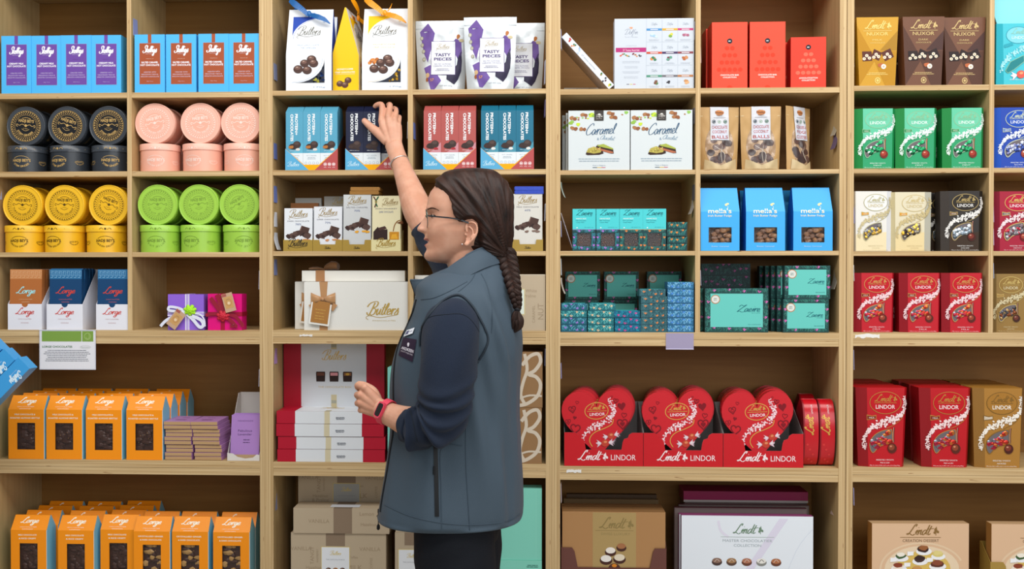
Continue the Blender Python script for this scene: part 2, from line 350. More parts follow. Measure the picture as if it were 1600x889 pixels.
# price labels clipped to the inner faces of the side panels
PL = [  # (wall px at front, side of wall: +1 faces right / -1 faces left, y0, y1, Y, tilt, colour, label)
 (206.5, 1, 28, 55, .012, 0, '#8f96c4', 'lilac price label on the divider beside the brown-labelled hot chocolate boxes'),
 (-8, 1, 190, 215, .02, 0, '#a9b3dc', 'pale price label at the left edge beside the dark ginger tins'),
 (-8, 1, 287, 311, .012, 0, '#b9c0e0', 'pale price label at the left edge beside the yellow tins'),
 (-8, 1, 437, 462, .012, 0, '#b4bbe0', 'pale price label at the left edge beside the display tray of brown bars'),
 (-8, 1, 760, 783, .012, 0, '#cfd4ea', 'pale price label at the left edge above the orange pouches in the bottom row'),
 (405.5, -1, 577, 604, .004, 0, '#c9cbe4', 'pale price label on the post above the white tray of purple bars'),
 (405.5, -1, 423, 452, .004, 0, '#c9cbe4', 'pale price label on the post right of the pink gift box'),
 (426.5, 1, 98, 124, .01, 0, '#8d93ad', 'grey price label on the post left of the tall white bag with blue ribbon'),
 (426.5, 1, 223, 248, .01, 0, '#6f7fbe', 'blue price label on the post left of the light blue protein boxes'),
 (426.5, 1, 290, 316, .01, 0, '#6f7fbe', 'blue price label on the post left of the dark chocolate bars, the upper one'),
 (426.5, 1, 331, 354, .012, 0, '#e3e6ee', 'white price label just under the blue one left of the dark chocolate bars'),
 (426.5, 1, 363, 390, .012, 0, '#d6dce6', 'curling white price label low on the post left of the dark chocolate bars'),
 (426.5, 1, 405, 430, .01, 0, '#7b86b2', 'blue price label on the post left of the large cream gift boxes'),
 (426.5, 1, 545, 569, .01, 0, '#b58fc4', 'pink-lilac price label on the post beside the red and white chocolate boxes'),
 (426.5, 1, 774, 799, .01, 0, '#8f93b4', 'lilac price label on the post beside the stacked kraft boxes'),
 (637.5, -1, 97, 122, .012, 0, '#d5d6dc', 'white price label on the divider right of the white bag with orange ribbon'),
 (637.5, -1, 190, 216, .016, 0, '#dfe0ea', 'white price label on the divider right of the raised hand'),
 (645.2, 1, 191, 217, .01, 0, '#6f7fbe', 'blue price label on the divider left of the rose protein boxes'),
 (853, -1, 93, 130, .006, 0, '#bdbfd6', 'white price label on the post right of the silver pouches'),
 (853, -1, 155, 182, .006, 0, '#7b6f9a', 'purple price label on the post right of the dark teal protein boxes'),
 (853, -1, 318, 345, .006, 0, '#cfd0dc', 'white price label on the post right of the milk chocolate bar tray'),
 (853, -1, 545, 572, .006, 0, '#8a90b4', 'grey-blue price label on the post right of the upper brown box with the big letter'),
 (875.5, 1, 45, 76, .004, 0, '#b9bede', 'pale blue price label on the post behind the leaning white box'),
 (875.5, 1, 284, 308, .03, 0, '#cfe0d8', 'curling price label at the upper left of the teal chocolate cartons'),
 (875.5, 1, 345, 370, .006, 0, '#a9aacc', 'lilac price label on the post left of the teal chocolate cartons'),
 (875.5, 1, 404, 430, .01, 0, '#dfe3ea', 'white price label on the post above the low stacks of flowered boxes'),
 (875.5, 1, 434, 459, .03, 0, '#e3cfc4', 'curled pinkish price label just below the white one left of the dark teal cartons'),
 (875.5, 1, 568, 592, .004, 0, '#9d9fd0', 'lilac price label on the post above the leftmost heart box'),
 (875.5, 1, 756, 786, .008, 0, '#c9bcc0', 'pale price label on the post above the golden chocolate box'),
 (1086.5, -1, 33, 62, .012, 0, '#c4c8dc', 'pale price label on the divider right of the white collection box'),
 (1086.5, -1, 168, 193, .012, 0, '#75727a', 'grey price label on the divider right of the caramel boxes'),
 (1086.5, -1, 288, 312, .012, 0, '#5d5a5e', 'dark price label on the divider above the small flowered stack, the upper one'),
 (1086.5, -1, 312, 334, .03, 0, '#b0a79c', 'crumpled price label hanging under the dark one above the small flowered stack'),
 (1094, 1, 73, 98, .01, 0, '#e6c6cf', 'pinkish price label on the divider left of the red cartons'),
 (1094, 1, 422, 446, .004, 0, '#c5c3e4', 'lilac price label on the divider left of the large teal chocolate box'),
 (1311, -1, 70, 95, .05, 0, '#9c8f9e', 'grey price label on the panel right of the small red carton'),
 (1311, -1, 186, 211, .03, 0, '#b0a48e', 'crumpled beige price label right of the cookie clusters pouch'),
 (1311, -1, 205, 232, .02, 0, '#6d5c74', 'purple price label below the crumpled one right of the cookie clusters pouch'),
 (1311, -1, 421, 452, .02, 0, '#a9a090', 'crumpled grey price label right of the stacked teal boxes'),
 (1311, -1, 472, 496, .02, 0, '#7a6f9c', 'purple price label right of the lower stacked teal box'),
 (1311, -1, 563, 588, .02, 0, '#8a8098', 'lilac price label on the panel above the red boxes standing on edge'),
 (1311, -1, 775, 806, .04, 0, '#c3a99c', 'crumpled pinkish price label right of the white chocolatier box'),
 (1333.5, 1, 78, 104, .004, 0, '#dcdfe8', 'white price label on the post left of the gold chocolate carton'),
 (1333.5, 1, 324, 349, .002, 0, '#8f8fd0', 'blue price label on the post at the left edge of the white truffle box'),
 (1333.5, 1, 414, 439, .002, 0, '#dfe1ea', 'white price label on the post left of the medium red truffle boxes'),
 (1333.5, 1, 763, 790, .002, 0, '#b4b2e4', 'lilac price label on the post left of the peach dessert box'),
 (1333.5, 1, 547, 578, .002, 0, '#a8aadb', 'lilac price label on the post above the largest red truffle boxes'),
 (1552, 1, 357, 383, .002, 0, '#c8b9e4', 'lilac price label on the right divider, the lower one beside the dark red truffle box'),
 (1552, 1, 322, 347, .002, 0, '#b8b2e4', 'lilac price label on the right divider, the upper one beside the dark red truffle box'),
 (1552, 1, 411, 435, .002, 0, '#9fb4dc', 'pale blue price label on the right divider beside the gold truffle box')]
for i, (px, sd, y0, y1, Y, tl, c, lab) in enumerate(PL):
    g = G(); a = U(px, y0, Y); b = U(px, y1, Y); h = a.z-b.z; cu = 'curl' in lab or 'crumpl' in lab
    wd = .03; pts = []
    for j in range(6):
        t = j/5; pts.append((sd*(.0008+(.012*t*t if cu else .0015*t)), t))
    for side in (0,):
        v = []
        for x, t in pts: v += [(x, 0, h*(1-t)), (x+sd*.004*(1 if cu else .6), wd, h*(1-t)), (x+sd*(.004*(1 if cu else .6)+.0012), wd, h*(1-t)), (x+sd*.0012, 0, h*(1-t))]
        g.loft([v[q*4:q*4+4] for q in range(6)], P(c, .35), True, False)
        for q in range(4):
            z = h*(.8-q*.16); xx = sd*(.0008+.0015*(1-z/h)+.0014); 
            if not cu: g.add([(xx, .004, z), (xx+sd*.0024*.6, .004+wd*.6, z), (xx+sd*.0024*.6, .004+wd*.6, z+h*.05), (xx, .004, z+h*.05)], [(0, 1, 2, 3)], '#5a5d70')
    o = g.obj('price_label'); o.location = (a.x, Y+(.002 if Y > 0 else 0), b.z); tag(o, lab, 'price label', 'price labels clipped to the shelving panels')
# ================================================================ helpers for placing
def K(px, Y=.006): return kat(px, Y)
def HP(unit, row, px, yt, Y):
    """height in item pixels of something standing on this shelf whose top shows at yt"""
    return (U(px, yt, Y).z-SZ(unit, row))/K(px, Y)
def XW(px, Y): return U(px, 430, Y).x
def at(o, x, Y, z, rz=None):
    o.location = (x, Y, z)
    if rz is not None: o.rotation_euler = (0, 0, rz)
    return o
LYING = lambda roll: (Matrix.Rotation(math.pi/2, 3, 'X') @ Matrix.Rotation(roll, 3, 'Z')).to_euler()
def tray(name, W, Hf, Hb, D, k, m, front=None, inner=None, notch=0, fmat=None):
    """open-fronted display carton; front = outline in px of the front panel"""
    r = thing(name); t = .0009; w = W*k/2
    if front is None:
        front = [(0, 0), (W, 0), (W, Hf)]
        if notch: front += [(W/2+notch*math.cos(math.radians(a)), Hf-notch*math.sin(math.radians(a))) for a in range(0, 181, 20)]
        front += [(0, Hf)]
    g = G(k, W); g.prism([((u-W/2)*k, v*k) for u, v in front], 0, t, fmat or m, inner or m); fp = g
    g2 = G(k, W); hs = (front[2][1] if front[2][0] >= W-1 else Hf)*k
    for sx in (-1, 1):
        x0, x1 = (sx*w, sx*(w-t)); pr_ = [(t, 0), (D, 0), (D, Hb*k), (D*.82, Hb*k), (t, hs)]
        v = [(x0, y, z) for y, z in pr_]+[(x1, y, z) for y, z in pr_]; n = 5
        g2.add(v, [tuple(range(n)), tuple(range(n, 2*n))]+[(i, (i+1) % n, (i+1) % n+n, i+n) for i in range(n)], m)
    g2.box(-w+t, w-t, t, D-t, 0, t, inner or m); g2.box(-w+t, w-t, D-t, D, 0, Hb*k, inner or m)
    g2.obj('tray_body', r)
    return r, fp
# ================================================================ unit A
# ---- hot chocolate cartons
def hot_choc(lab_c, title, D=.062):
    k = K(100); W, H = 46.6, 88; g = G(k, W); blue = card('#4cb4ee')
    g.box(-W*k/2, W*k/2, 0, D, 0, H*k, blue)
    g.rect(20.6, 74, 26, H, lab_c, 1); g.rect(7.3, 12.2, 40, 75, '#8fa8cc', 1); g.rect(7.7, 12.6, 39.6, 74.6, lab_c, 2)
    g.script('Skelligs', 23.4, 60.5, 21, '#f2f2f6', 3, pen=.3, hs=1.5); g.stroke([(25, 69.5), (27, 67.6), (29, 69.2), (30.5, 68.6)], .6, '#f2f2f6', 3)
    g.txt('CHOCOLATE', 23.6, 58, 1.1, '#e8e6f0', 3, fit=13); g.txt('PREMIUM', 23.6, 50.6, 1.1, '#d9b7a8' if 'CARAMEL' in title else '#5a3a86', 3, fit=11)
    g.txt(title, 23.6, 44.2, 2.7, '#f6f4fa', 3, fit=26 if 'CARAMEL' in title else 23, bold=.03); g.txt('HOT CHOCOLATE', 23.6, 40.2, 2.7, '#f6f4fa', 3, fit=29, bold=.03)
    for t, v, f in (('CREATED WITH', 30, 19), ('DELICIOUSLY RICH &', 26.6, 26), ('SMOOTH CHOCOLATE', 23.2, 28)): g.txt(t, 23.6, v, 1.7, '#d8cfe6', 3, fit=f)
    g.txt('300g / 10.6oz', 23.6, 16.3, 1.1, '#d8cfe6', 3, fit=10)
    return g.obj('chocolate_carton')
pu = Proto(hot_choc('#6d489e', 'CREAMY MILK')); br = Proto(hot_choc('#a4502f', 'SALTED CARAMEL'))
for i, px in enumerate((27.1, 74.2, 120.4, 167)):
    o = put(pu(), px, .004+.002*(i % 2), SZ('A', 1)); tag(o, 'blue hot chocolate carton with purple label, %s from the left of four' % ordn(i), 'carton', 'purple-labelled hot chocolate cartons')
for i, px in enumerate((235, 284, 334.5, 383.2)):
    o = put(br(), min(px, 381.6), .004+.002*(i % 2), SZ('A', 1)); tag(o, 'blue hot chocolate carton with brown label, %s from the left of four' % ordn(i), 'carton', 'brown-labelled hot chocolate cartons')
# ---- round tins
def tin(cname, body, ink, word, r=31.4, H=41.2, lidc=None, film=False):
    k = K(150); r = r*k; h = H*k; root = thing('round_tin'); lidc = lidc or body
    mb = P(body, .35, 0, .5); ml = P(lidc, .25 if film else .35, 0, .5); g = G(k, 0); hb = h-.0202
    g.lathe([(r*.965, 0), (r*.965, hb)], mb, 40); g.cyl(r*.965, 0, 0)
    g.txt("HADJI BEY'S", 0, 16, 4.2, ink, 2, fit=27, bold=.03, res=1); g.arc(word, 0, 24, 16.5, 3 if len(word) < 13 else 2.5, ink, 2, mid=270, under=True, span=95 if len(word) < 12 else 128)
    g.ring(0, 16, 14, 9, .6, ink, 2, 16, 35, 145)
    for s_ in (-1, 1): g.txt("HADJI BEY'S", s_*33, 15, 2.6, ink, 2, fit=13, res=1); g.arc(word, s_*33, 20, 9, 1.5, ink, 2, mid=270, under=True, span=120)
    g.obj('tin_body', root)
    g = G(k, 0); g.lathe([(r, hb), (r, h-.0012), (r-.0014, h), (r-.003, h-.0006), (r-.004, h-.0016)], ml, 44); g.cyl(r, 0, 0)
    for s_ in (-1, 1):
        g.stroke([(s_*7, 36), (s_*20, 36)], .5, ink, 1); g.stroke([(s_*3, 35), (s_*6, 37.5), (s_*9, 35)], .7, ink, 1); g.stroke([(s_*30, 36), (s_*44, 36)], .5, ink, 1)
    g.ell(0, 36, 1.7, 1.7, ink, 1, 8)
    g.plane((0, 0, h-.0015), (1, 0, 0), (0, 1, 0)); R = 23.8
    g.ell(0, 0, R+.6, R+.6, P('#15161a', .3, 0, .5) if film else mb, 1, 40)
    for a in range(38):
        t = 2*math.pi*a/38
        for q, sz in ((21.8, 1.25), (19.2, .9)): g.ell(q*math.cos(t+q), q*math.sin(t+q), sz*1.2, sz*.7, ink, 2, 5, rot=t+(.8 if q > 20 else -.8))
    g.ring(0, 0, R, R, .5, ink, 2, 40); g.ring(0, 0, 17.3, 17.3, .4, ink, 2, 36)
    g.txt("HADJI BEY'S", 0, 6, 4.4, ink, 2, fit=24, bold=.035, res=1); g.arc(word, 0, 0, 15.6, 3.4 if len(word) < 13 else 2.8, ink, 2, mid=270, under=True, span=118 if len(word) < 12 else 150, bold=.03)
    g.ring(0, 4.5, 11.5, 9, .8, ink, 2, 16, 50, 130); g.ell(0, .8, 2.1, 2.1, ink, 2, 10)
    for s_ in (-1, 1): g.stroke([(s_*2, 1), (s_*6, 2.6), (s_*10, .4), (s_*14, 2.2), (s_*14.5, -.6), (s_*12.5, -1.4)], .8, ink, 2)
    g.stroke([(-6, -4.5), (0, -7.2), (6, -4.5)], .6, ink, 2); g.txt('DUBLIN', 0, -4.4, 1.5, ink, 2, fit=7, res=1)
    g.obj('lid', root); return root, r, h
def CL(unit, col, x, hw):
    """keep a thing hw wide each side between the walls of its bay"""
    u = UN[unit]; a = X0(u['lp'][1] if col == 0 or col == 2 else u['div'][1])+.0008; b = X0(u['rp'][0] if col >= 1 else u['div'][0])-.0008
    return min(max(x, a+hw), b-hw)
def tin_cell(desc, row, col, stand, lie, rolls, args, grp):
    root, r, h = tin(*args); pt = Proto(root); z = SZ('A', row); pos = ('left', 'middle', 'right'); xs = []
    for i, px in enumerate(stand):
        x = CL('A', col, XW(px, .01+r), r); o = at(pt(), x, .01+r, z, (.1, -.25, .3)[i]); tag(o, '%s tin standing upright on the shelf, %s one of the three in front' % (desc, pos[i]), 'tin', grp)
        o = at(pt(), x, .013+3*r, z, .2*i); tag(o, '%s tin standing in the shade behind the %s upright one' % (desc, pos[i]), 'tin', grp)
    for i, px in enumerate(lie):
        x = CL('A', col, XW(px, .022), r); o = at(pt(), x, .022+h, z+h+r); o.rotation_euler = LYING(rolls[i]); tag(o, '%s tin lying with its lid facing out on the %s upright tin' % (desc, pos[i]), 'tin', grp)
        o = at(pt(), CL('A', col, x+.001, r), .025+2*h, z+h+r); o.rotation_euler = LYING(rolls[i]+.5); tag(o, '%s tin lying on its side right behind the %s outward-facing lid' % (desc, pos[i]), 'tin', grp)
tin_cell('black and gold', 2, 0, (45.4, 111.2, 176), (41, 105.5, 170), (math.radians(-6), math.radians(-18), 0), ('dark', '#2c3138', '#c3a062', 'STEM GINGER', 30.2, 41, '#3d4249', True), 'black and gold ginger tins')
tin_cell('pale pink', 2, 1, (245.2, 318, 382), (242.5, 313.5, 379), (math.radians(12), math.radians(4), 0), ('pink', '#eeb09a', '#f6ddd2', 'TURKISH DELIGHT', 31.0, 43, '#f2b8a4'), 'pale pink sweet tins')
tin_cell('yellow', 3, 0, (39.5, 103, 168), (35.3, 100.8, 170), (math.radians(-4), math.radians(-3), math.radians(-22)), ('yellow', '#eeb81e', '#5a4410', 'TURKISH DELIGHT', 31.1, 41.5, '#f2bd24'), 'yellow sweet tins')
tin_cell('lime green', 3, 1, (250, 314.5, 380.5), (246.3, 310.5, 374), (0, math.radians(5), math.radians(28)), ('green', '#9cc947', '#789a3a', 'FRUIT JELLIES', 31.0, 41.8, '#a0cf4a'), 'lime green sweet tins')
# ---- script-lettered bars in white display trays
def wrapper_bar(colr, band, inkc, W=50, H=92, t=.0105, sub=None):
    k = K(100); g = G(k, W); m = card(colr); g.box(-W*k/2, W*k/2, 0, t, 0, H*k, m)
    g.rect(0, H-15, W, H-.2, band[0], 1)
    for i in range(int(W/6.1)):   # interlocking key pattern
        u = 1.2+i*6.1
        for (a, b, c, d) in ((0, 2, 3.6, 2.8), (3, 2, 3.6, 6.5), (0, 5.8, 3, 6.5), (2.2, 8, 2.9, 12.5), (0, 12, 5.4, 12.6), (4.9, 4, 5.4, 12), (0, 9, 2.2, 9.7)): g.rect(u+a, H-15+b, u+c, H-15+d, band[1], 2)
    g.script('Lorge', W/2, H-37, 28, inkc, 2, pen=.17, hs=.8); g.txt('CHOCOLATIER', W/2, H-47, 1.7, sub or inkc, 2, fit=21); g.txt('KENMARE', W/2, H-51, 1.6, sub or inkc, 2, fit=12)
    return g.obj('chocolate_bar')
bO = Proto(wrapper_bar('#b26a35', ('#c98754', '#dba97c'), '#a7e3e6', sub='#e2b890')); bN = Proto(wrapper_bar('#12426e', ('#2f6f9e', '#84b4d6'), '#d4483c', W=50, sub='#c2646a')); bM = Proto(wrapper_bar('#12426e', ('#2f6f9e', '#84b4d6'), '#d4483c', W=47.5, sub='#c2646a'))
def lorge_tray(px0, px1, n, pr_, lab, blab, D=.13, cn=''):
    W = px1-px0; k = K((px0+px1)/2)
    r, g = tray('display_tray', W, 39.5, 93, D, k, P('#e6e6ee', .5), notch=5)
    g.script('Lorge', W/2, 24, 27, '#cf4a42', 2, pen=.17, hs=.8); g.txt('CHOCOLATIER', W/2, 15.8, 1.6, '#b98a8a', 2, fit=21); g.txt('KENMARE', W/2, 10, 1.5, '#b98a8a', 2, fit=12); g.obj('front_panel', r)
    z = SZ('A', 4); at(r, CL('A', 0, XW((px0+px1)/2, .004), W*k/2), .004, z); tag(r, lab, 'display tray', 'white display trays of chocolate bars')
    for i in range(n):
        o = pr_(); at(o, r.location.x+(R_.uniform(-.0012, .0012) if i else 0), .0065+i*.0115, z+.0019+(.0025 if n > 6 and i % 2 else 0)); o.rotation_euler = (math.radians(-2.2), 0, 0)
        tag(o, blab % ('at the front' if i == 0 else ordn(i)+' from the front'), 'chocolate bar', 'wrapped bars in the '+cn)
lorge_tray(12, 65, 4, bO, 'white display tray holding brown wrapped chocolate bars, left of the navy ones', 'brown wrapped chocolate bar in the left white tray, %s', cn='left white tray')
lorge_tray(72.5, 129, 9, bN, 'white display tray packed with navy chocolate bars, between the two others', 'navy wrapped chocolate bar in the middle white tray, %s', cn='middle white tray')
lorge_tray(154, 204, 6, bM, 'white display tray of navy chocolate bars against the divider', 'navy wrapped chocolate bar in the white tray by the divider, %s', cn='white tray by the divider')
# ---- two small gift boxes
def gift(px0, px1, yt, body, rib, rose, lab, mode):
    Y = .01; k = K((px0+px1)/2, Y); W = px1-px0; H = HP('A', 4, (px0+px1)/2, yt, Y); r = thing('gift_box'); D = .055
    g = G(k, W); w = W*k/2; g.box(-w, w, 0, D, 0, H*k, card(body)); g.box(-w-.0006, w+.0006, -.0006, D*.45, 0, H*k+.0006, card(body)); g.obj('box', r)
    rm = P(rib, .32, 0, .5); g = G(k, W); e = .0012
    cu, cv = (30, 25) if mode == 0 else (23, 25)
    x = (cu-W/2)*k; z = cv*k; hw = 3.2*k
    g.box(x-hw, x+hw, -.0016, D+.0012, 0, H*k+.0014, rm); g.box(-w-.0014, w+.0014, -.0018, D+.0014, z-hw, z+hw, rm)
    if mode == 0:
        for a, b in ((x-hw, x-hw*.7), (x+hw*.7, x+hw)): g.box(a, b, -.0021, -.0015, 0, H*k+.001, P('#f4f4fb', .3))
        for a, b in ((z-hw, z-hw*.7), (z+hw*.7, z+hw)): g.box(-w-.0015, w+.0015, -.0023, -.0017, a, b, P('#f4f4fb', .3))
    g.obj('ribbon', r)
    g = G(k, W); p = lambda u, v, y=-.006: ((u-W/2)*k, y, v*k)
    m2 = P('#e2e4f4' if mode == 0 else '#93082c', .3, 0, .5, sheen=.3)
    if mode == 0: sets = [([(30, 25), (20, 33), (4, 36), (2, 31), (14, 29), (28, 26)], 4), ([(28, 26), (12, 22), (-2, 15), (-11, 6)], 4.5), ([(30, 25), (40, 16), (50, 5), (56, 8), (52, 16), (38, 22)], 5), ([(32, 25), (49, 25), (57, 17), (58.5, 6)], 2.2)]
    else: sets = [([(23, 25), (14, 38), (5, 50)], 6.5), ([(23, 26), (20, 44), (15, 55)], 8), ([(23, 25), (6, 25), (-2.5, 23)], 5), ([(23, 25), (38, 14), (44, 7), (47, 6)], 5), ([(25, 25), (42, 22), (52, 12), (55, 6)], 5), ([(24, 24), (40, 10), (36, 6), (46, 8)], 5)]
    for pts, wd in sets: g.ribbon([p(u, v, -.004-.0035*math.sin(3*i/len(pts))) for i, (u, v) in enumerate(pts)], wd*k, m2, wv=(.35, 0, 1) if mode else (.3, 0, 1))
    g.obj('bow', r)
    g = G(k, W); c = p(35 if mode == 0 else 24, 31 if mode == 0 else 22, -.010); rmm = P(rose, .5)
    for q in range(3):
        for a in range(5+q): t = 2*math.pi*a/(5+q)+q; rad = (2.2+q*2.6)*k; g.ball((c[0]+rad*math.cos(t), c[1]+.002*q, c[2]+rad*math.sin(t)*.85), (3.3*k, .0025, 2.6*k), rmm, 8, jit=.12)
    g.ball(c, (2.2*k, .004, 2.2*k), rmm, 8); g.obj('rose', r)
    g = G(k, W); cu, cv, an = ((14, 17, math.radians(-37)) if mode == 0 else (34, 43, math.radians(15)))
    c0 = Vector(p(cu, cv, -.0115)); ux = Vector((math.cos(an), 0, math.sin(an))); uz = Vector((-math.sin(an), 0, math.cos(an))); hw_, hh = (8.5*k, 14.5*k)
    q = [c0-ux*hw_-uz*hh, c0+ux*hw_-uz*hh, c0+ux*hw_+uz*hh, c0-ux*hw_+uz*hh]; g.add([tuple(a) for a in q]+[tuple(a+Vector((0, .0008, 0))) for a in q], [(0, 1, 2, 3), (4, 5, 6, 7), (0, 1, 5, 4), (1, 2, 6, 5), (2, 3, 7, 6), (3, 0, 4, 7)], P('#c3a184', .35))
    g.plane(tuple(c0), tuple(ux), tuple(uz)); g.rect(-6.5, -9, 6.5, 9, '#c89c62', 1); g.ring(0, 0, 4.5, 5.5, .6, '#b5794a', 2); g.ell(0, -1, 2.2, 2.2, '#e6cba8', 2); g.rect(-8, 10, -1, 14, '#a55a50', 1); g.ell(0, 5, 3, 1, '#b08a5c', 2)
    g.obj('gift_tag', r)
    put(r, (px0+px1)/2, Y, SZ('A', 4)); tag(r, lab, 'gift box', 'small ribboned gift boxes')
gift(262.7, 318, 460, '#8f63d4', '#b9a7e0', '#a9e62c', 'small purple gift box tied with white ribbon, green rose and tan tag', 0)
gift(325, 377.5, 459.4, '#e0067c', '#a30534', '#c52338', 'small magenta gift box tied with crimson ribbon, red rose and tan tag', 1)
# ---- paper sign in a clear holder
def shelf_sign():
    Y = -.004; a = U(61.3, 515.6, Y); b = U(149.8, 577.7, Y); k = K(105, Y); W = 88; H = (a.z-b.z)/k; r = thing('shelf_sign')
    g = G(k, W); g.box(-W*k/2, W*k/2, 0, .001, 0, H*k, P('#dfdfe8', .3)); g.rect(1.6, 1.2, W-1.6, H-1.2, '#f1eff4', 1)
    g.rect(4, H-17.5, 66, H-1.5, '#7ba321', 2); g.rect(67, H-17.5, W-3.5, H-1.5, '#7ba321', 2); g.ring(75.5, H-9.5, 5.2, 5.2, .6, '#b6cf7c', 3); g.ring(75.5, H-9.5, 3.2, 4, .6, '#b6cf7c', 3, a0=200, a1=420)
    g.txt('LORGE CHOCOLATES', 4.5, H-27, 3, '#4d7a48', 2, fit=47, bold=.03, al='L'); g.txt('Kenmare', 72, H-27, 2, '#8a9a88', 2, fit=13); g.ring(72, H-26.2, 8.5, 2.5, .3, '#9aa79a', 2)
    for i in range(7): g.lines(43.5, H-31.6-i*2.7, 78, 1, 1, 1.05, '#7d8088', 2, seed=i+4)
    g.obj('paper_insert', r); g = G(k, W); g.box(-W*k/2-.001, W*k/2+.001, -.0016, -.0011, -.001, H*k, P('#b8bcc4', .08, 0, 1.0, alpha=.05)); g.box(-W*k/2-.001, W*k/2+.001, -.0016, .0025, H*k, H*k+.0012, P('#e8eef8', .2)); g.obj('clear_sleeve', r)
    r.location = ((a.x+b.x)/2, Y, b.z); tag(r, 'white printed sign with green band hanging from the shelf edge at left', 'shelf sign')
shelf_sign()
# ---- orange gable-topped pouches of chocolate
def orange_box(l1, l2, content, D=.062, seed=0):
    k = K(100); W, H, S = 56.5, 96, 76; r = thing('chocolate_pouch_box'); o_ = card('#fb9610'); blu = card('#8ecbe0'); w = W*k/2; h = H*k; s = S*k
    g = G(k, W); u0, u1, v0, v1 = 14, 42, 14.5, 55.5; X = lambda u: (u-W/2)*k
    for a, b, c, d in ((0, 0, W, v0), (0, v1, W, S), (0, v0, u0, v1), (u1, v0, W, v1)): g.add([(X(a), 0, b*k), (X(c), 0, b*k), (X(c), 0, d*k), (X(a), 0, d*k)], [(0, 1, 2, 3)], o_)
    ti = .0015
    g.add([(-w, 0, s), (w, 0, s), (w-ti, D*.46, h), (-w+ti, D*.46, h)], [(0, 1, 2, 3)], o_); g.add([(-w+ti, D*.46, h), (w-ti, D*.46, h), (w-ti, D*.54, h), (-w+ti, D*.54, h)], [(0, 1, 2, 3)], o_)
    g.add([(w, D, s), (-w, D, s), (-w+ti, D*.54, h), (w-ti, D*.54, h)], [(0, 1, 2, 3)], o_); g.add([(w, D, 0), (-w, D, 0), (-w, D, s), (w, D, s)], [(0, 1, 2, 3)], o_)
    for sx in (-1, 1): g.add([(sx*w, 0, 0), (sx*w, D, 0), (sx*w, D, s), (sx*w, 0, s)], [(0, 1, 2, 3)], blu); g.add([(sx*w, 0, s), (sx*w, D, s), (sx*(w-ti), D*.54, h), (sx*(w-ti), D*.46, h), ], [(0, 1, 2, 3)], blu)
    g.add([(-w, 0, .0003), (w, 0, .0003), (w, D, .0003), (-w, D, .0003)], [(0, 1, 2, 3)], o_)
    g.rect(W-.5, 0, W, S, '#e9f2f4', 1)
    wt = '#fbeed8'; g.txt(l1, W/2-2, 67.4, 2.2, wt, 1, fit=min(46, len(l1)*2.05), bold=.03, res=1); g.txt(l2, W/2-2, 62, 2.2, wt, 1, fit=min(47, len(l2)*2.1), bold=.03, res=1)
    g.plane((0, 0, s), (1, 0, 0), (0, D*.46, h-s)); g.script('Lorge', -2, 11.5, 26, '#fff3dc', 2, pen=.22, hs=.8); g.txt('CHOCOLATIER', -2, 4, 1.6, wt, 2, fit=27, res=1); g.txt('KENMARE', -2, .6, 1.5, wt, 2, fit=17, res=1)
    g.obj('carton', r)
    g = G(k, W); rr = random.Random(seed); cm = P('#4a2d22', .35, 0, .5, .7, 160)
    for lay_ in range(2):
        for i in range(9):
            cx = rr.uniform(u0+2, u1-2); cz = v0+(i+.5)/9*(v1-v0); cc = cm if content == 'plain' or i % 2 else P(('#c79a5c', '#b98a4e')[i % 2], .4, 0, .5, .5, 120); q = (3.6, 7)
            g.ball((X(cx), .007+lay_*.003, cz*k), (rr.uniform(*q)*k, .004, rr.uniform(2.5, 5)*k), cc if content != 'plain' or lay_ == 0 else cm, 7, jit=.25, sm=False)
    g.box(X(u0)-.002, X(u1)+.002, .0105, .013, v0*k-.002, v1*k+.002, cm); 
    if content != 'plain' or seed % 2:
        for i in range(5): g.ball((X(rr.uniform(u0+4, u1-4)), .0025, rr.uniform(v0+4, v1-4)*k), (.0012, .0008, .0012), P('#b98a52', .4), 6)
    g.obj('chocolate', r)
    g = G(k, W); nx = 8; ny = 10
    vs_ = [(X(u0+(u1-u0)*i/nx), .0008+(0 if i in (0, nx) or j in (0, ny) else rr.uniform(0, .0013)), (v0+(v1-v0)*j/ny)*k) for j in range(ny+1) for i in range(nx+1)]
    g.add(vs_, [(j*(nx+1)+i, j*(nx+1)+i+1, (j+1)*(nx+1)+i+1, (j+1)*(nx+1)+i) for j in range(ny) for i in range(nx)], FILM, False); g.obj('window_film', r)
    return r
alm = [Proto(orange_box('MILK CHOCOLATE &', 'ROASTED ALMOND BRITTLE', 'plain', seed=i)) for i in (0, 1)]
z5 = SZ('A', 5)
for i, px in enumerate((40, 99.5, 161.5, 225)):
    x = XW(px, .006)
    for j in range(4):
        o = at(alm[(i+j) % 2](), x+R_.uniform(-.001, .001)*(j > 0)+(.004*j if i == 3 else 0), .006+j*.066, z5)
        tag(o, 'orange chocolate pouch box on the upper wide shelf, %s column, %s' % (ordn(i), 'front' if j == 0 else ordn(j)+' behind the front'), 'pouch box', 'orange almond brittle boxes')
z6 = SZ('A', 6); rc = Proto(orange_box('MILK CHOCOLATE', '& RICE CRISPY', 'plain', seed=4)); gi = Proto(orange_box('CRYSTALLISED GINGER', '& DARK CHOCOLATE', 'mix', seed=5))
for i, (px, Y, nb) in enumerate(((43, .004, 4), (117, .004, 4), (183.5, .02, 4), (236, .004, 2), (296, .006, 2), (360.5, .004, 2))):
    x = XW(px, Y)
    for j in range(nb):
        o = at((rc if i < 3 else gi)(), x+(.006*j if i == 0 else (-.001*j if i in (1, 2) else .0)), Y+j*.066, z6)
        tag(o, 'orange chocolate pouch box in the bottom row, %s column, %s' % (ordn(i), 'front' if j == 0 else ordn(j)+' behind the front'), 'pouch box', 'orange pouch boxes in the bottom row')
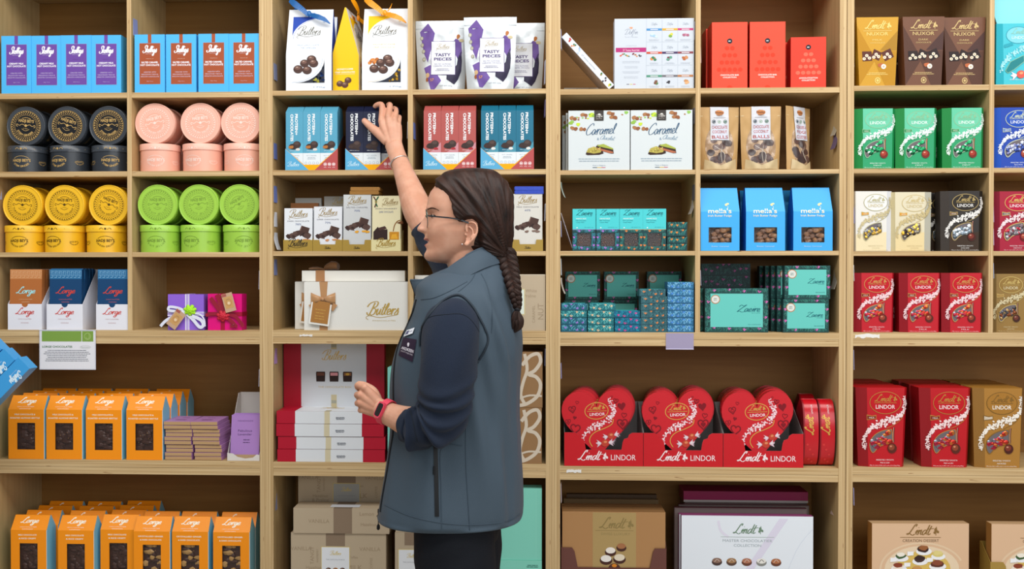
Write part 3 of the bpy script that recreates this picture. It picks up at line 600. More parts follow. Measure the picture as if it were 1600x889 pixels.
# ---- stacked kraft-ended lilac bars
def lilac_bar(W=42, t=5.6, D=.125):
    k = K(300); g = G(k, W); pm = card('#b783bb'); kr = P('#b9966c', .7); h = t*k; w = W*k/2
    g.box(-w, w, .0008, D, 0, h, pm); g.box(-w+.0006, w-.0006, 0, .0009, .0008, h-.0006, kr); g.box(-w, w, .0002, .0009, 0, .0007, P('#3d2a30', .6))
    g.plane((0, .002, h), (1, 0, 0), (0, 1, 0)); g.lines(0, 22, 22, 3, 4, 1.4, '#6d3d6e', 1); g.rect(-6, 40, 6, 42, '#6d3d6e', 1)
    return g.obj('chocolate_bar')
lb = Proto(lilac_bar())
for s_, (pb, pt_) in enumerate(((279, 277), (325.5, 319))):
    for i in range(10):
        px = pb+(pt_-pb)*i/9+(.8 if (i//2) % 2 else -.8); o = at(lb(), XW(px, .01), .008+.003*((i//2) % 2), z5+i*(5.6*K(300)+.0008), R_.uniform(-.02, .02))
        tag(o, 'lilac wrapped bar with kraft end in the %s stack, %s from the bottom' % (('left', 'right')[s_], ordn(i)), 'chocolate bar', 'stacked lilac bars')
def torn_tray():
    W = 50.5; k = K(385); D = .15; r, g = tray('display_tray', W, 9, 98, D, k, P('#dcd6d0', .55), front=[(0, 0), (W, 0), (W, 9), (46, 10), (40, 5), (28, 3.5), (16, 6), (9, 11), (0, 12)])
    g.obj('front_panel', r); at(r, XW(379.6, .004), .004, z5); tag(r, 'tall white display tray with torn front lip holding lilac bars', 'display tray'); x = r.location.x
    def bar():
        g = G(k, 45); g.box(-22.5*k, 22.5*k, 0, .010, 0, 68*k, card('#a97fc0')); c = '#5e4272'; g.rect(0, 0, 45, 7, '#b39470', 1); g.txt('HANDMADE', 22, 58, 1.8, c, 2, fit=24); g.txt('Fabulous', 22, 42, 3.6, c, 2, fit=22); g.txt('Lavender', 22, 36.5, 3.6, c, 2, fit=22)
        g.lines(25, 29, 14, 2, 4, 1.2, c, 2); return g.obj('chocolate_bar')
    b = Proto(bar())
    for i in range(4):
        o = b(); at(o, x, .014+i*.012, z5+.0034+i*.0004); o.rotation_euler = (math.radians(-9), 0, 0); tag(o, 'lilac chocolate bar leaning in the tall white tray, %s' % ('front' if i == 0 else ordn(i)+' from the front'), 'chocolate bar', 'lilac bars in the torn tray')
torn_tray()
# ---- blue cartons fanned on a small stand at the left edge
def blue_fan():
    k = K(20, -.12); W, L = 24, 120; ang = math.radians(45); D = .05
    r = thing('display_stand'); g = G(); x0 = XW(-70, -.12)
    zb = U(0, 640, -.12).z
    g.box(-.03, .03, .0, .02, 0, zb-.07, FACE_V); g.obj('post', r); g = G(); g.box(-.14, .14, -.09, .1, 0, .018, FACE_H); g.obj('base', r)
    g = G(); g.X = Matrix.Rotation(-ang, 4, 'Y'); g.box(-.06, .05, -.045, .045, -.008, 0, FACE_H); g.box(-.068, -.06, -.045, .045, -.008, .09, FACE_H); o = g.obj('ledge', r); o.location = (0, 0, zb-.075)
    r.location = (x0, -.12, 0); tag(r, 'small plywood display stand at the left edge of the shelves', 'display stand')
    def c():
        g = G(k, W); g.box(-W*k/2, W*k/2, 0, D, 0, L*k, card('#3f9fe0')); g.script('Skelligs', 15, 96, 22, '#d9eefb', 2, rot=math.radians(-90), pen=.4, hs=1.3); g.txt('CHOCOLATE', 10.5, 98, 1.3, '#d9eefb', 2, fit=14, rot=math.radians(-90)); return g.obj('chocolate_carton')
    p = Proto(c())
    for i, (px, py) in enumerate(((46, 576), (23, 562.5), (2.2, 546))):   # upper corner of each carton
        Y = -.165+i*.0; t = U(px, py, Y); a = math.radians(45); dx, dz = math.sin(a), math.cos(a)
        o = p(); o.rotation_euler = (0, a, 0); ux = Vector((math.cos(a), 0, -math.sin(a))); up = Vector((math.sin(a), 0, math.cos(a)))
        # top right corner of the end sits at t
        o.location = Vector((t.x, Y, t.z))-up*(L*k)-ux*(W*k/2); tag(o, 'plain blue carton tilted on a stand at the left edge, %s of three' % ('lowest', 'middle', 'topmost')[i], 'carton', 'tilted blue cartons at the left edge')
blue_fan()
# ================================================================ unit B
def chocs(g, items, l=3):
    for u, v, r in items: g.bonbon(u, v, r, l=l); 
def script_logo(g, u, v, wd, m, l=2, pen=.11, sub=True, hs=1.15):
    g.script('Butlers', u, v, wd, m, l, pen=pen*1.3, hs=hs)
    if sub: g.stroke([(u-wd*.48, v-wd*.16), (u-wd*.56, v-wd*.1), (u-wd*.44, v-wd*.03), (u-wd*.1, v-wd*.09), (u+wd*.3, v-wd*.03), (u+wd*.52, v+wd*.02)], wd*.018, m, l)
# ---- tall ribboned bags
def bag_box(sidec, rib, t1, t2, picks, inkc, seed):
    k = K(480); W, H, D, b0 = 71, 130, 43, 55; r = thing('ribboned_bag_box'); w = W*k/2; d = D*k; h = H*k; wm = P('#e9edf2', .38, 0, .35); sm_ = card(sidec); ti = .0016
    g = G(k, W); f1 = d/2-.002; f2 = d/2+.002; z0 = b0*k
    g.add([(-w, 0, 0), (w, 0, 0), (w, 0, z0), (-w, 0, z0)], [(0, 1, 2, 3)], wm); g.add([(-w, 0, z0), (w, 0, z0), (w-ti, f1, h), (-w+ti, f1, h)], [(0, 1, 2, 3)], wm)
    g.add([(w, d, 0), (-w, d, 0), (-w, d, z0), (w, d, z0)], [(0, 1, 2, 3)], wm); g.add([(w, d, z0), (-w, d, z0), (-w+ti, f2, h), (w-ti, f2, h)], [(0, 1, 2, 3)], wm); g.add([(-w+ti, f1, h), (w-ti, f1, h), (w-ti, f2, h), (-w+ti, f2, h)], [(0, 1, 2, 3)], wm)
    for s_ in (-1, 1): g.add([(s_*w, 0, 0), (s_*w, d, 0), (s_*w, d, z0), (s_*(w-ti), f2, h), (s_*(w-ti), f1, h), (s_*w, 0, z0)], [(0, 1, 2, 3, 4, 5)], sm_)
    g.add([(-w, 0, .0003), (w, 0, .0003), (w, d, .0003), (-w, d, .0003)], [(0, 1, 2, 3)], wm)
    sl = f1/(h-z0); g.S = lambda u, v, l: ((u-W/2)*k, (0 if v <= b0 else (v-b0)*k*sl)-l*.0003, v*k)
    cc = pr(sidec); arc_ = [(8+49*(1-math.cos(math.radians(a))), 83+34*math.sin(math.radians(a))) for a in range(0, 91, 9)]
    g.fill([(8, 118), (8, 83)]+arc_[1:]+[(57, 118)], cc, 1); arc2 = [(9.5+50*(1-math.cos(math.radians(a))), 80+37*math.sin(math.radians(a))) for a in range(0, 91, 9)]; g.stroke(arc2, .35, cc, 2, 1)
    script_logo(g, 34, 88, 34, '#7c7a72', 2)
    g.txt(t1, 34, 70, 2.3, inkc, 2, fit=34, res=1); g.txt(t2, 34, 65.3, 2.3, inkc, 2, fit=24 if len(t2) < 10 else 34, res=1); g.stroke([(16, 60), (52, 60)], .3, '#c9ccd2', 2, 1); g.stroke([(16, 74.5), (52, 74.5)], .3, '#c9ccd2', 2, 1)
    g.ring(57, 110, 2.2, 2.2, .4, inkc, 2, 12); g.txt('8', 57, 108.6, 2.6, inkc, 2)
    for u, v, q in ((19, 33, 7.5), (29, 42, 7), (40, 50-2, 7.5), (43, 42, 7.5), (33, 31.5, 7.5)): g.bonbon(u, v, q, '#4e3731', '#75564c', 3)
    if seed: 
        for i in range(7): g.blob(12+i*2.3, 42+(i % 3)*2.5, 3, 2.6, ('#d98a45', '#b5672c')[i % 2], 2, i)
    wa = [(60-46*math.sin(math.radians(a)), 11+37*(1-math.cos(math.radians(a)))) for a in range(0, 91, 9)]
    win = [(60, 49)]+[(60-46*(1-math.cos(math.radians(a)))*1.0, 49-37*math.sin(math.radians(a))) for a in range(9, 91, 9)]+[(60, 12)]
    g.stroke([(9, 12)]+[(u-3, v+1) for u, v in reversed(win[:-1])], .3, inkc, 2, 1); g.fill(win, '#2a2d3a', 1)
    rr = random.Random(seed+3)
    for i in range(60):
        u = rr.uniform(22, 58); v = rr.uniform(13.5, 46)
        inside = ((60-u)/46 < 1) and v-12 < 36*(1-math.sqrt(max(0, 1-(1-(60-u)/44)**2)))
        if inside: g.blob(u, v, rr.uniform(1.5, 3), rr.uniform(1.2, 2.4), foil(rr.choice(picks), .25), 2+i % 3, i, 6, .4, rr.uniform(0, 3))
    g.txt('170g', 52, 4.5, 1.8, '#8fa6c0', 2, fit=18)
    g.plane((-w, 0, 0), (0, -1, 0), (0, 0, 1)); g.front
    k_ = k; g.S = lambda u, v, l: (-w-l*.0003+(0 if v < b0 else ti*(v-b0)/(H-b0)), d-u*k_, v*k_)
    if seed: 
        g.txt('HONEYCOMB', 21, 33, 2.6, '#fbf3d8', 2, fit=26, bold=.03); g.txt('CRISP CHOCOLATES', 21, 28.5, 2.2, '#fbf3d8', 2, fit=32, bold=.03); g.rect(6, 26.5, 37, 26.9, '#fbf3d8', 2)
        for u, v in ((13, 12), (21, 10), (26, 17)): g.bonbon(u, v, 5.5, '#5a3a30', '#80604f', 3)
    g.obj('bag', r)
    g = G(k, W); rm = P(rib, .3, 0, .5); q = lambda u, v, y: ((u-W/2)*k, y*k, v*k)
    g.box(q(27, 0, 0)[0], q(42, 0, 0)[0], f1-.006, f1-.002, 118*k, 124*k, rm)
    g.ribbon([q(33, 119, 9), q(24, 127, 6), q(12, 136, 8), q(3, 143, 12)], [6*k, 8*k, 10*k, 6*k], rm); g.ribbon([q(35, 120, 9), q(50, 114, 2), q(60, 110, 3), q(68, 104, 6)], [5*k, 8*k, 6*k, 1*k], rm); g.ball(q(34, 121, 10), (4*k, 3*k, 5*k), rm, 8)
    if seed: g.ribbon([q(38, 124, 12), q(42, 130, 14), q(45, 136, 12)], [2*k, 1.5*k, .5*k], rm)
    g.obj('ribbon', r); return r
B1 = SZ('B', 1)
tb = Proto(bag_box('#1e45a8', '#1c62a6', 'MILK CHOCOLATE', 'TRUFFLES', ('#2c5fb0', '#1b2f5e', '#c9c04a', '#3e86c0', '#16202e'), '#8aa3c2', 0)); hb = Proto(bag_box('#f6c400', '#f09a10', 'HONEYCOMB', 'CRISP CHOCOLATES', ('#c89425', '#8f6a1e', '#e3b84a', '#5e4a20'), '#e0c070', 2))
o = put(tb(), 483, .006, B1); tag(o, 'tall white bag box with blue corner and blue ribbon, in front', 'bag box', 'tall ribboned bag boxes')
o = at(tb(), XW(483, .006)-.006, .10, B1); tag(o, 'tall white bag box mostly hidden behind the blue-ribboned one', 'bag box', 'tall ribboned bag boxes')
o = put(hb(), 604, .006, B1); o.location.x = CL('B', 0, o.location.x, 71*K(480)/2); tag(o, 'tall white bag box with yellow corner and orange ribbon', 'bag box', 'tall ribboned bag boxes')
o = hb(); o.rotation_euler = (0, 0, math.radians(84)); p = U(543, 430, .012); k_ = K(480); o.location = (U(563, 430, 0.01).x-43*k_*.0-.043*.95, .018+71*k_/2, B1); o.location.x = XW(566, .01)-.004-0*k_
tag(o, 'ribboned bag box turned sideways to show its plain yellow gable side', 'bag box', 'tall ribboned bag boxes')
# ---- stand-up pouches
def pouch(name, W, Wb, H, k, mat_, th=24, seed=1, amp=1.2):
    rr = random.Random(seed); ph = [(rr.uniform(.06, .2), rr.uniform(.03, .12), rr.uniform(0, 6)) for _ in range(6)]
    def edge(v): t = v/H; return (Wb+(W-Wb)*min(1, t*1.15)**.8)/2
    def fy(u, v):
        t = v/H; e = edge(v); q = min(1, abs((u-W/2)/e)); th_ = th*(1-t)**.75*(.55+.45*math.sin(math.pi*min(1, t*1.2+.25)))+1.0
        b = th_/2*(1-q**2.4)*min(1, 1)
        b += amp*sum(.3*math.sin(a*u*2+c)*math.sin(b_*v*2.2+c*1.7) for a, b_, c in ph)*(1-q**4)*(1 if t < .85 else .3)
        return b
    r = thing(name); g = G(k, W); nx, nv = 20, 28; front = []; back = []
    for j in range(nv+1):
        v = H*j/nv; e = edge(v)
        for i in range(nx+1):
            x = -e+2*e*i/nx; front.append((x*k, (th/2-fy(x+W/2, v))*k, v*k)); back.append((x*k, (th/2+max(.3, fy(W/2-x, v)*.9))*k, v*k))
    q = [(j*(nx+1)+i, j*(nx+1)+i+1, (j+1)*(nx+1)+i+1, (j+1)*(nx+1)+i) for j in range(nv) for i in range(nx)]
    g.add(front, q, mat_, True); g.add(back, [tuple(reversed(f)) for f in q], mat_, True); N = (nx+1)
    side = []; n0 = len(front); allv = front+back
    for j in range(nv): side += [(j*N, (j+1)*N, (j+1)*N+n0, j*N+n0), (j*N+nx, j*N+nx+n0, (j+1)*N+nx+n0, (j+1)*N+nx)]
    for i in range(nx): side += [(i, i+n0, i+1+n0, i+1), (nv*N+i, nv*N+i+1, nv*N+i+1+n0, nv*N+i+n0)]
    g.add(allv, side, mat_, True)
    g.div = 4; g.S = lambda u, v, l: ((u-W/2)*k, (th/2-fy(u, v))*k-.0004-l*.0004, v*k)
    return r, g
def tasty():
    W, H = 83, 115; k = K(765); r, g = pouch('snack_pouch', W, 72, H, k, P('#ccd2d6', .3, .25, .5, .25, 60), 26)
    pu1, pu2, dk = '#6a4f96', '#5a3f80', '#2f2a44'
    g.fill([(7, 97), (20, 111), (27, 101), (31, 95), (28, 81), (26, 74), (20, 48), (14, 62)], pu1, 1); g.fill([(14, 39), (24, 44), (36, 27), (42, 18), (30, 3), (25, 4), (19, 24)], pu1, 1)
    g.fill([(60, 80), (64, 86), (73, 82), (74, 64), (71, 46), (66, 56), (60, 66)], pu1, 1); g.fill([(73, 66), (74, 50), (73, 34), (68, 20), (62, 12), (50, 20), (50, 33), (60, 28), (58, 34), (66, 44), (68, 56)], dk, 1)
    for u, v in ((10, 87), (11, 76), (13, 66), (14, 53)): g.ell(u, v, 2.7, 3.2, '#b9b6a4', 2, 10); g.ring(u, v, 2.7, 3.2, .6, '#8a8578', 3, 10)
    g.blob(68, 89, 3, 4.2, '#b5703a', 2, 3, rot=-.5); g.ell(73, 83, 4, 2.6, '#c9bb94', 2, 10); g.ell(20, 27, 3, 4, '#c9a87c', 2, 10); g.txt('57', 27, 17.5, 4.2, '#d59a5a', 2, bold=.02); g.ell(19, 20, 2, 3.4, '#9a5a34', 2, 8)
    g.rect(25, 27, 64, 82, pu2, 3); g.rect(25.7, 27.7, 63.3, 81.3, '#dfe2e8', 4); script_logo(g, 44, 69.5, 19, '#b7a98c', 5)
    g.txt('TASTY', 44, 57.5, 4.6, '#46306e', 5, fit=25, bold=.03, res=1); g.txt('PIECES', 44, 50.5, 4.6, '#46306e', 5, fit=28, bold=.03, res=1)
    for t, v, f in (('SALTED ALMOND', 43.5, 26), ('CARAMEL CRUNCH', 40.3, 29)): g.txt(t, 44, v, 2, '#6b6590', 5, fit=f, res=1)
    g.lines(44, 36, 25, 2, 2.2, .8, '#8a86a0', 5); g.txt('NET WT 150g', 49, 9, 1.6, '#7b7d8a', 3, fit=20, res=1)
    g.obj('pouch', r); g = G(k, W); g.box(-W*k/2+.001, W*k/2-.001, 12.0*k, 14*k, 102*k, 102.8*k, P('#b7bec4', .25)); g.obj('zip_seal', r); return r
tp = Proto(tasty()); mk = XW
o = at(tp(), XW(687.5, .02)+.001, .045, B1-0, 0); o.location.x = CL('B', 1, o.location.x, .082); tag(o, 'silver and purple snack pouch, leftmost of three', 'pouch', 'silver and purple snack pouches')
o = at(tp(), XW(765.5, .01), .006, B1, 0); tag(o, 'silver and purple snack pouch, middle one standing in front', 'pouch', 'silver and purple snack pouches')
o = at(tp(), XW(820, .09)-.008, .085, B1, 0); o.location.x = CL('B', 1, XW(815, .09), .084); tag(o, 'silver and purple snack pouch, rightmost and partly behind the middle one', 'pouch', 'silver and purple snack pouches')
# ---- protein boxes in display trays
def protein(body, chocc, sub):
    k = K(640); W, H, S = 26.9, 100.5, 90; d = .095; w = W*k/2; m = card(body); g = G(k, W)
    v = [(-w, 0, 0), (w, 0, 0), (w, d, 0), (-w, d, 0), (-w, 0, S*k), (w, 0, S*k), (w, d, S*k), (-w, d, S*k), (-w+.001, .03, H*k), (w-.001, .03, H*k), (w-.001, d-.01, H*k), (-w+.001, d-.01, H*k)]
    g.add(v, [(0, 1, 5, 4), (1, 2, 6, 5), (2, 3, 7, 6), (3, 0, 4, 7), (4, 5, 9, 8), (5, 6, 10, 9), (6, 7, 11, 10), (7, 4, 8, 11), (8, 9, 10, 11), (3, 2, 1, 0)], m)
    wt = '#eef2f4'; g.txt('PROTEIN+', 14.6, 70.5, 4.2, wt, 2, fit=33, rot=-math.pi/2, bold=.035, res=1); g.txt('CHOCOLATES', 7.6, 65.5, 4.2, wt, 2, fit=42, rot=-math.pi/2, bold=.035, res=1)
    if sub: g.fill([(15, 30), (W, 42), (W, 26), (8, 26)], sub, 1)
    g.blob(11, 36, 6.5, 4.8, '#3a2c2a', 2, 1, 12, .08); g.ell(17.5, 39, 6.2, 5.8, '#40322f', 3, 16); g.ell(17, 41, 4, 2.6, '#55443f', 4, 10); g.blob(8, 35.4, 3.6, 2.8, chocc[0], 4, 2); g.blob(19, 32, 4, 2, chocc[1], 4, 4)
    g.txt('DIPPED IN CHOCOLATE', W/2, 29, 1.2, wt, 3, fit=15, res=1); g.rect(0, 0, W, 26, '#dfe6ea', 1); g.txt('NUT CARAMEL', W/2, 21.2, 1.5, '#7d8fa0', 2, fit=16, res=1); g.lines(W/2, 18.5, 16, 2, 2, .8, '#9aaab6', 2)
    for i in range(4): g.ring(4.5+i*6, 10.5, 2, 2, .4, '#8fa3b8', 2, 10)
    return g.obj('protein_box')
def protein_tray(W):
    k = K(640); s = W/82.; fr = [(0, 0), (W, 0), (W, 33.5), (53*s, 8.5), (29*s, 8.5), (0, 33.5)]
    r, g = tray('display_tray', W, 33.5, 60, .12, k, P('#6d3c20', .6), front=fr, fmat=pr('#f0aa00'), inner=P('#8a5128', .7))
    g.fill([(0, 0), (36.5*s, 0), (0, 33.3)], '#5aa9d2', 1); g.fill([(46*s, 0), (W, 0), (W, 33.3)], '#b35050', 1); script_logo(g, 12.5*s, 6, 17, '#bfe0ef', 2, sub=False, pen=.13)
    for i in range(3): g.ring((62.5+i*6.6)*s, 9, 2.6, 2.6, .6, '#f3dede', 2, 14); g.rect((61+i*6.6)*s, 8, (64+i*6.6)*s, 10, '#f3dede', 2); g.txt('FREE', (62.5+i*6.6)*s, 3.6, 1.2, '#f3dede', 2, fit=4.4, res=1)
    g.obj('front_panel', r); return r
ptray = Proto(protein_tray(82.5)); z = SZ('B', 2)
PC = dict(light_blue=('#559fbc', ('#b07038', '#d9d3cc'), '#5fb0cc'), navy=('#161c38', ('#43332f', '#3a2c2a'), '#272b44'), rose=('#ad5450', ('#3f2e2c', '#a83038'), '#c88a94'), teal=('#1a6c88', ('#3f2e2c', '#dfe0dc'), '#4c93a8'))
for nm, row, px0, px1, xs in (('light_blue', 0, 446, 528, (460.6, 488.4, 516)), ('navy', 0, 539.8, 622, (553.6, 583, 612.5)), ('rose', 1, 660.5, 745, (675, 703, 731.4)), ('teal', 1, 750, 835, (763.6, 792.4, 821))):
    pb = Proto(protein(*PC[nm])); o = ptray(); px = (px0+px1)/2; put(o, px, .004, z); n2 = nm.replace('_', ' '); cx_ = o.location.x
    if nm == 'navy': n2 = 'navy'
    tag(o, 'tricolour display tray with sloped corners holding %s protein boxes' % n2, 'display tray', 'tricolour display trays')
    for i, q in enumerate(xs):
        b = pb(); dx = K(640)*27.1; b.location = (cx_+(i-1)*dx, .0065+(.018 if nm == 'navy' and i == 2 else 0), z+.0013)
        if nm == 'navy' and i == 2: b.location.z = z+.0013
        tag(b, '%s protein chocolate box, %s in its display tray' % (n2, ('left', 'middle', 'right')[i]), 'box', '%s protein boxes' % n2)
# ---- chocolate tablets in gold trays
def tablet(t1, t2, body, pict, W=47.5, H=66, ink='#9a8352'):
    k = K(540); g = G(k, W); g.box(-W*k/2, W*k/2, 0, .011, 0, H*k, card(body)); rr = random.Random(len(t1)+len(t2)); wk = pict == 'whiskey'; script_logo(g, W/2+(6 if wk else 0), H-13.5, 23 if wk else 27, ink, 2, pen=.11)
    g.txt(t1, W/2, H-21, 2.0, '#6d6a72', 2, fit=34, res=1); g.txt(t2, W/2, H-26.5, 3.0, '#5a6a94', 2, fit=9 if len(t2) < 5 else 22, res=1)
    if pict == 'whiskey':
        S0 = g.S; g.S = lambda u, v, l: S0(u, v+(17 if v < H-23 else 0), l)
        g.fill([(2, 0), (2, 12), (9, 20), (12, 15), (24, 16), (24, 0)], '#33211e', 2); g.fill([(9, 18), (20, 21), (23, 17), (12, 14)], '#4b332e', 3); g.rect(27, 0, 42, 12, '#c98a24', 2); g.fill([(29, 1), (40, 1), (38, 9), (31, 8)], '#e3a832', 3)
        g.stroke([(33, 13), (35, 22), (39, 28), (44, 30)], 1.4, '#8a5a22', 3); g.fill([(38, 26), (47, 29), (47, 25), (44, 24)], '#6b3f1e', 3); g.ring(6, H-9.5, 1.6, 2.0, .8, '#b39a4c', 4, 10)
        g.stroke([(2, H-1), (7, H-9), (4, H-18)], 1.9, '#53261e', 3, 1); g.stroke([(10, H-1), (5, H-9), (8, H-17)], 1.9, '#1f5a3c', 3, 1)
    else:
        y0 = 17 if H < 80 else 30
        for i in range(11): u = 6.5+i*3.1; g.blob(u, y0+5+6*math.exp(-((i-6.)/3)**2)+rr.uniform(-1, 1), 5, 4.2, rr.choice(('#33221f', '#46302b', '#3b2825', '#56403a')), 1, i+7, 6, .35, rr.uniform(0, 3))
        g.fill([(24, y0+14), (27, y0+22), (40, y0+18), (37, y0+9)], '#49332d', 2); g.fill([(24, y0+14), (27, y0+22), (28, y0+20), (25.6, y0+13)], '#6d5248', 3); g.fill([(6, y0+8), (19, y0+13), (21, y0+9), (9, y0+6)], '#5c453e', 3)
        for i in range(3): g.blob(rr.uniform(10, 40), y0+rr.uniform(-1, 2), 3.5, 1.8, dict(almond='#c98a5c', amber='#e0a02c', plain='#7c655a')[pict], 4, i)
    return g.obj('chocolate_tablet')
def gold_tray(W, fm, dark, cut, D=.075, hf=17.5, label=True):
    k = K(540); fr = [(0, 0), (W, 0), (W, hf)]+([(W*.78, hf), (W*.76, hf*.6), (W*.24, hf*.6), (W*.22, hf)] if cut else [])+[(0, hf)]
    r, g = tray('display_tray', W, hf, 34, D, k, P(fm, .4, .1, .4), front=fr)
    script_logo(g, W/2, hf*.45 if not cut else hf*.2, 28 if not cut else 9, dark, 2, sub=not cut, pen=.14); g.obj('front_panel', r); return r
z = SZ('B', 3); goldm = '#a88a3c'
TB = [(442.6, 488.6, tablet('DARK CHOCOLATE', '78%', '#dde1e6', 'almond', W=44), gold_tray(46, goldm, '#3a3220', False), 'white dark-chocolate tablet marked 78 percent', 'plain gold display tray, leftmost in the dark chocolate row', 67),
      (489, 534.8, tablet('DARK CHOCOLATE', '70%', '#dcdfe4', 'almond', W=44, H=68.5), gold_tray(46, goldm, '#3a3220', True), 'white dark-chocolate tablet marked 70 percent', 'notched gold display tray, second in the dark chocolate row', 68),
      (535.2, 580, tablet('SALTED CARAMEL', '70%', '#c6c9ca', 'amber', W=43, H=87), gold_tray(44.6, goldm, '#3a3220', True), 'grey-white salted caramel tablet, taller than its neighbours', 'notched gold display tray, third in the dark chocolate row', 87),
      (580.2, 626, tablet('IRISH WHISKEY', 'DARK CHOCOLATE', '#e3dbb4', 'whiskey', W=44, H=85), gold_tray(46, '#e6dca6', '#a88a3c', False), 'cream whiskey chocolate tablet with a glass printed on it', 'pale cream display tray, rightmost in the dark chocolate row', 85)]
for i, (a, b, tb_, tr_, l1, l2, hh) in enumerate(TB):
    put(tr_, (a+b)/2, .004, z); tag(tr_, l2, 'display tray', 'gold trays of chocolate tablets'); p_ = Proto(tb_)
    for j in range(3):
        o = p_(); at(o, tr_.location.x, .0075+j*.0155, z+.0019); o.rotation_euler = (math.radians(-2), 0, 0); tag(o, l1+', '+('front' if j == 0 else ('second', 'third')[j-1]+' in its tray'), 'chocolate tablet', 'tablets in gold tray, set %d' % 1 if False else 'chocolate tablets in gold trays')
k = K(540)
for px, yt, W, c, lab in ((476, 315, 44, '#7d4e26', 'brown wrapped tablet standing behind the leftmost white tablet'), (482, 306.5, 42, '#a5a49e', 'grey tablet standing at the back behind the leftmost ones'), (529, 304, 46, '#a9a59c', 'grey tablet with faint gold script behind the second white tablet')):
    Y = .085 if c == '#7d4e26' else .105; g = G(k, W); H = HP('B', 3, px, yt, Y); g.box(-W*k/2, W*k/2, 0, .014, 0, H*k, card(c))
    if px == 529: script_logo(g, W/2+4, H-12, 26, '#b39b64', 2)
    put(g.obj('chocolate_tablet'), px, Y, z); tag(C.objects[-1], lab, 'chocolate tablet')
for j in range(2):
    g = G(k, 46); m = P('#a9783a', .3, .3, .5, .3, 60); g.box(-22*k, 22*k, 0, .09, 0, 5.6*k, m); g.box(-23*k, -22*k, .003, .087, .001, 5*k, m); g.box(22*k, 23*k, .003, .087, .001, 5*k, m); o = put(g.obj('wrapped_bar'), 569+j*1.5, .012, z+.0021+87*k+j*5.9*k, .03*j); tag(o, 'gold wrapped bar lying flat on the salted caramel tablets, %s one' % ('lower', 'upper')[j], 'chocolate bar', 'gold bars lying on top')
# right bay: milk tablet tray with blue bars on top
tr_ = gold_tray(47, goldm, '#3a3220', True); put(tr_, 824.5, .004, z); tag(tr_, 'notched gold display tray near the braid, in the right-hand bay', 'display tray', 'gold trays of chocolate tablets')
pm = Proto(tablet('MILK CHOCOLATE', '60%', '#d3d0c8', 'plain', W=45, H=87))
for j in range(3): o = pm(); at(o, tr_.location.x, .0075+j*.0155, z+.0019); o.rotation_euler = (math.radians(-2), 0, 0); tag(o, 'milk chocolate tablet beside the braid, '+('front one', 'second in its tray', 'third in its tray')[j], 'chocolate tablet', 'milk chocolate tablets')
for j in range(2):
    g = G(k, 46); m = P('#1f3fae', .3, .2, .5, .3, 60); g.box(-22*k, 22*k, 0, .09, 0, 5.6*k, m); g.box(-23*k, -22*k, .003, .087, .001, 5*k, m); o = put(g.obj('wrapped_bar'), 827, .012, z+.0021+87*k+j*5.9*k, .03*j); tag(o, 'blue wrapped bar lying on the milk chocolate tablets, %s one' % ('lower', 'upper')[j], 'chocolate bar', 'blue bars lying on top')
tr_ = gold_tray(47, goldm, '#3a3220', True); put(tr_, 700, .03, z); tag(tr_, 'gold display tray largely hidden behind the head of the woman', 'display tray', 'gold trays of chocolate tablets')
for j in range(2): o = pm(); at(o, tr_.location.x, .034+j*.0155, z+.0019); o.rotation_euler = (math.radians(-2), 0, 0); tag(o, 'milk chocolate tablet hidden behind the woman\'s head, '+('front one', 'rear one')[j], 'chocolate tablet', 'milk chocolate tablets')
# ---- cream gift boxes with a bow
def cream_box(lying=False):
    k = K(555); W, H = (162, 75); r = thing('large_gift_box'); D = .05; g = G(k, W); w = W*k/2; cm = P('#e3e2dc', .5, 0, .3, .15, 300)
    g.box(-w, w, 0, D, 0, H*k, cm); g.box(-w-.0005, w+.0005, .018, D+.0005, -0, H*k+.0005, cm); script_logo(g, 123, 24, 47, '#b89a4e', 2, pen=.15); g.txt('CHOCOLATES', 125, 14, 1.8, '#c9b27c', 2, fit=36, res=1); g.obj('box', r)
    rm = P('#b98a5c', .32, 0, .5, sheen=.3); X = lambda u: (u-W/2)*k
    g = G(k, W); g.prism([(X(24), 0), (X(37), 0), (X(35), 48*k), (X(37), H*k), (X(24), H*k), (X(26.5), 48*k)], -.0012, 0, rm); g.box(X(24), X(37), -.0012, D, H*k+.0006, H*k+.0014, rm); g.obj('ribbon_band', r)
    g = G(k, W); q = lambda u, v, y: (X(u), -y, v*k)
    for s_ in (-1, 1):   # two loops and two tails
        g.loft([[(X(30+s_*(1.2+a*18)), -(.003+.007*math.sin(math.pi*min(1, a*1.1))*cb), (48+a*2.5*s_*-0+ (3+7.5*a)*cc_)*k) for cb, cc_ in ((1, -.9), (1.5, -.3), (1.5, .4), (1, 1.0), (.3, .9), (.2, 0), (.3, -.8))] for a in (0, .15, .35, .6, .85, 1)], rm, True, True)
        g.ribbon([q(30+s_*1, 47, .004), q(30+s_*8, 42, .005), q(30+s_*19, 34, .004)], [3*k, 9*k, 12*k], rm, wv=(.5*s_, 0, 1))
    g.ball(q(30, 48, .008), (2.4*k, .004, 3*k), rm, 8); g.obj('bow', r)
    g = G(k, W); an = math.radians(-8); g.X = Matrix.Translation(q(26, 25, .009)) @ Matrix.Rotation(-an, 4, 'Y'); g.box(-16*k, 16*k, 0, .0008, -17*k, 17*k, P('#e9e7e0', .4)); g.box(-13.5*k, 13.5*k, -.0008, 0, -14*k, 20*k, P('#a9763c', .45)); g.W = 0
    g.plane((0, -.0008, 0), (1, 0, 0), (0, 0, 1)); 
    for v in (6, 1, -4, -8): g.lines(0, v, 18, 1, 3, 1.4, '#c2974c', 1, seed=v+20)
    g.obj('hanging_tag', r); return r
z = SZ('B', 4); cb = Proto(cream_box())
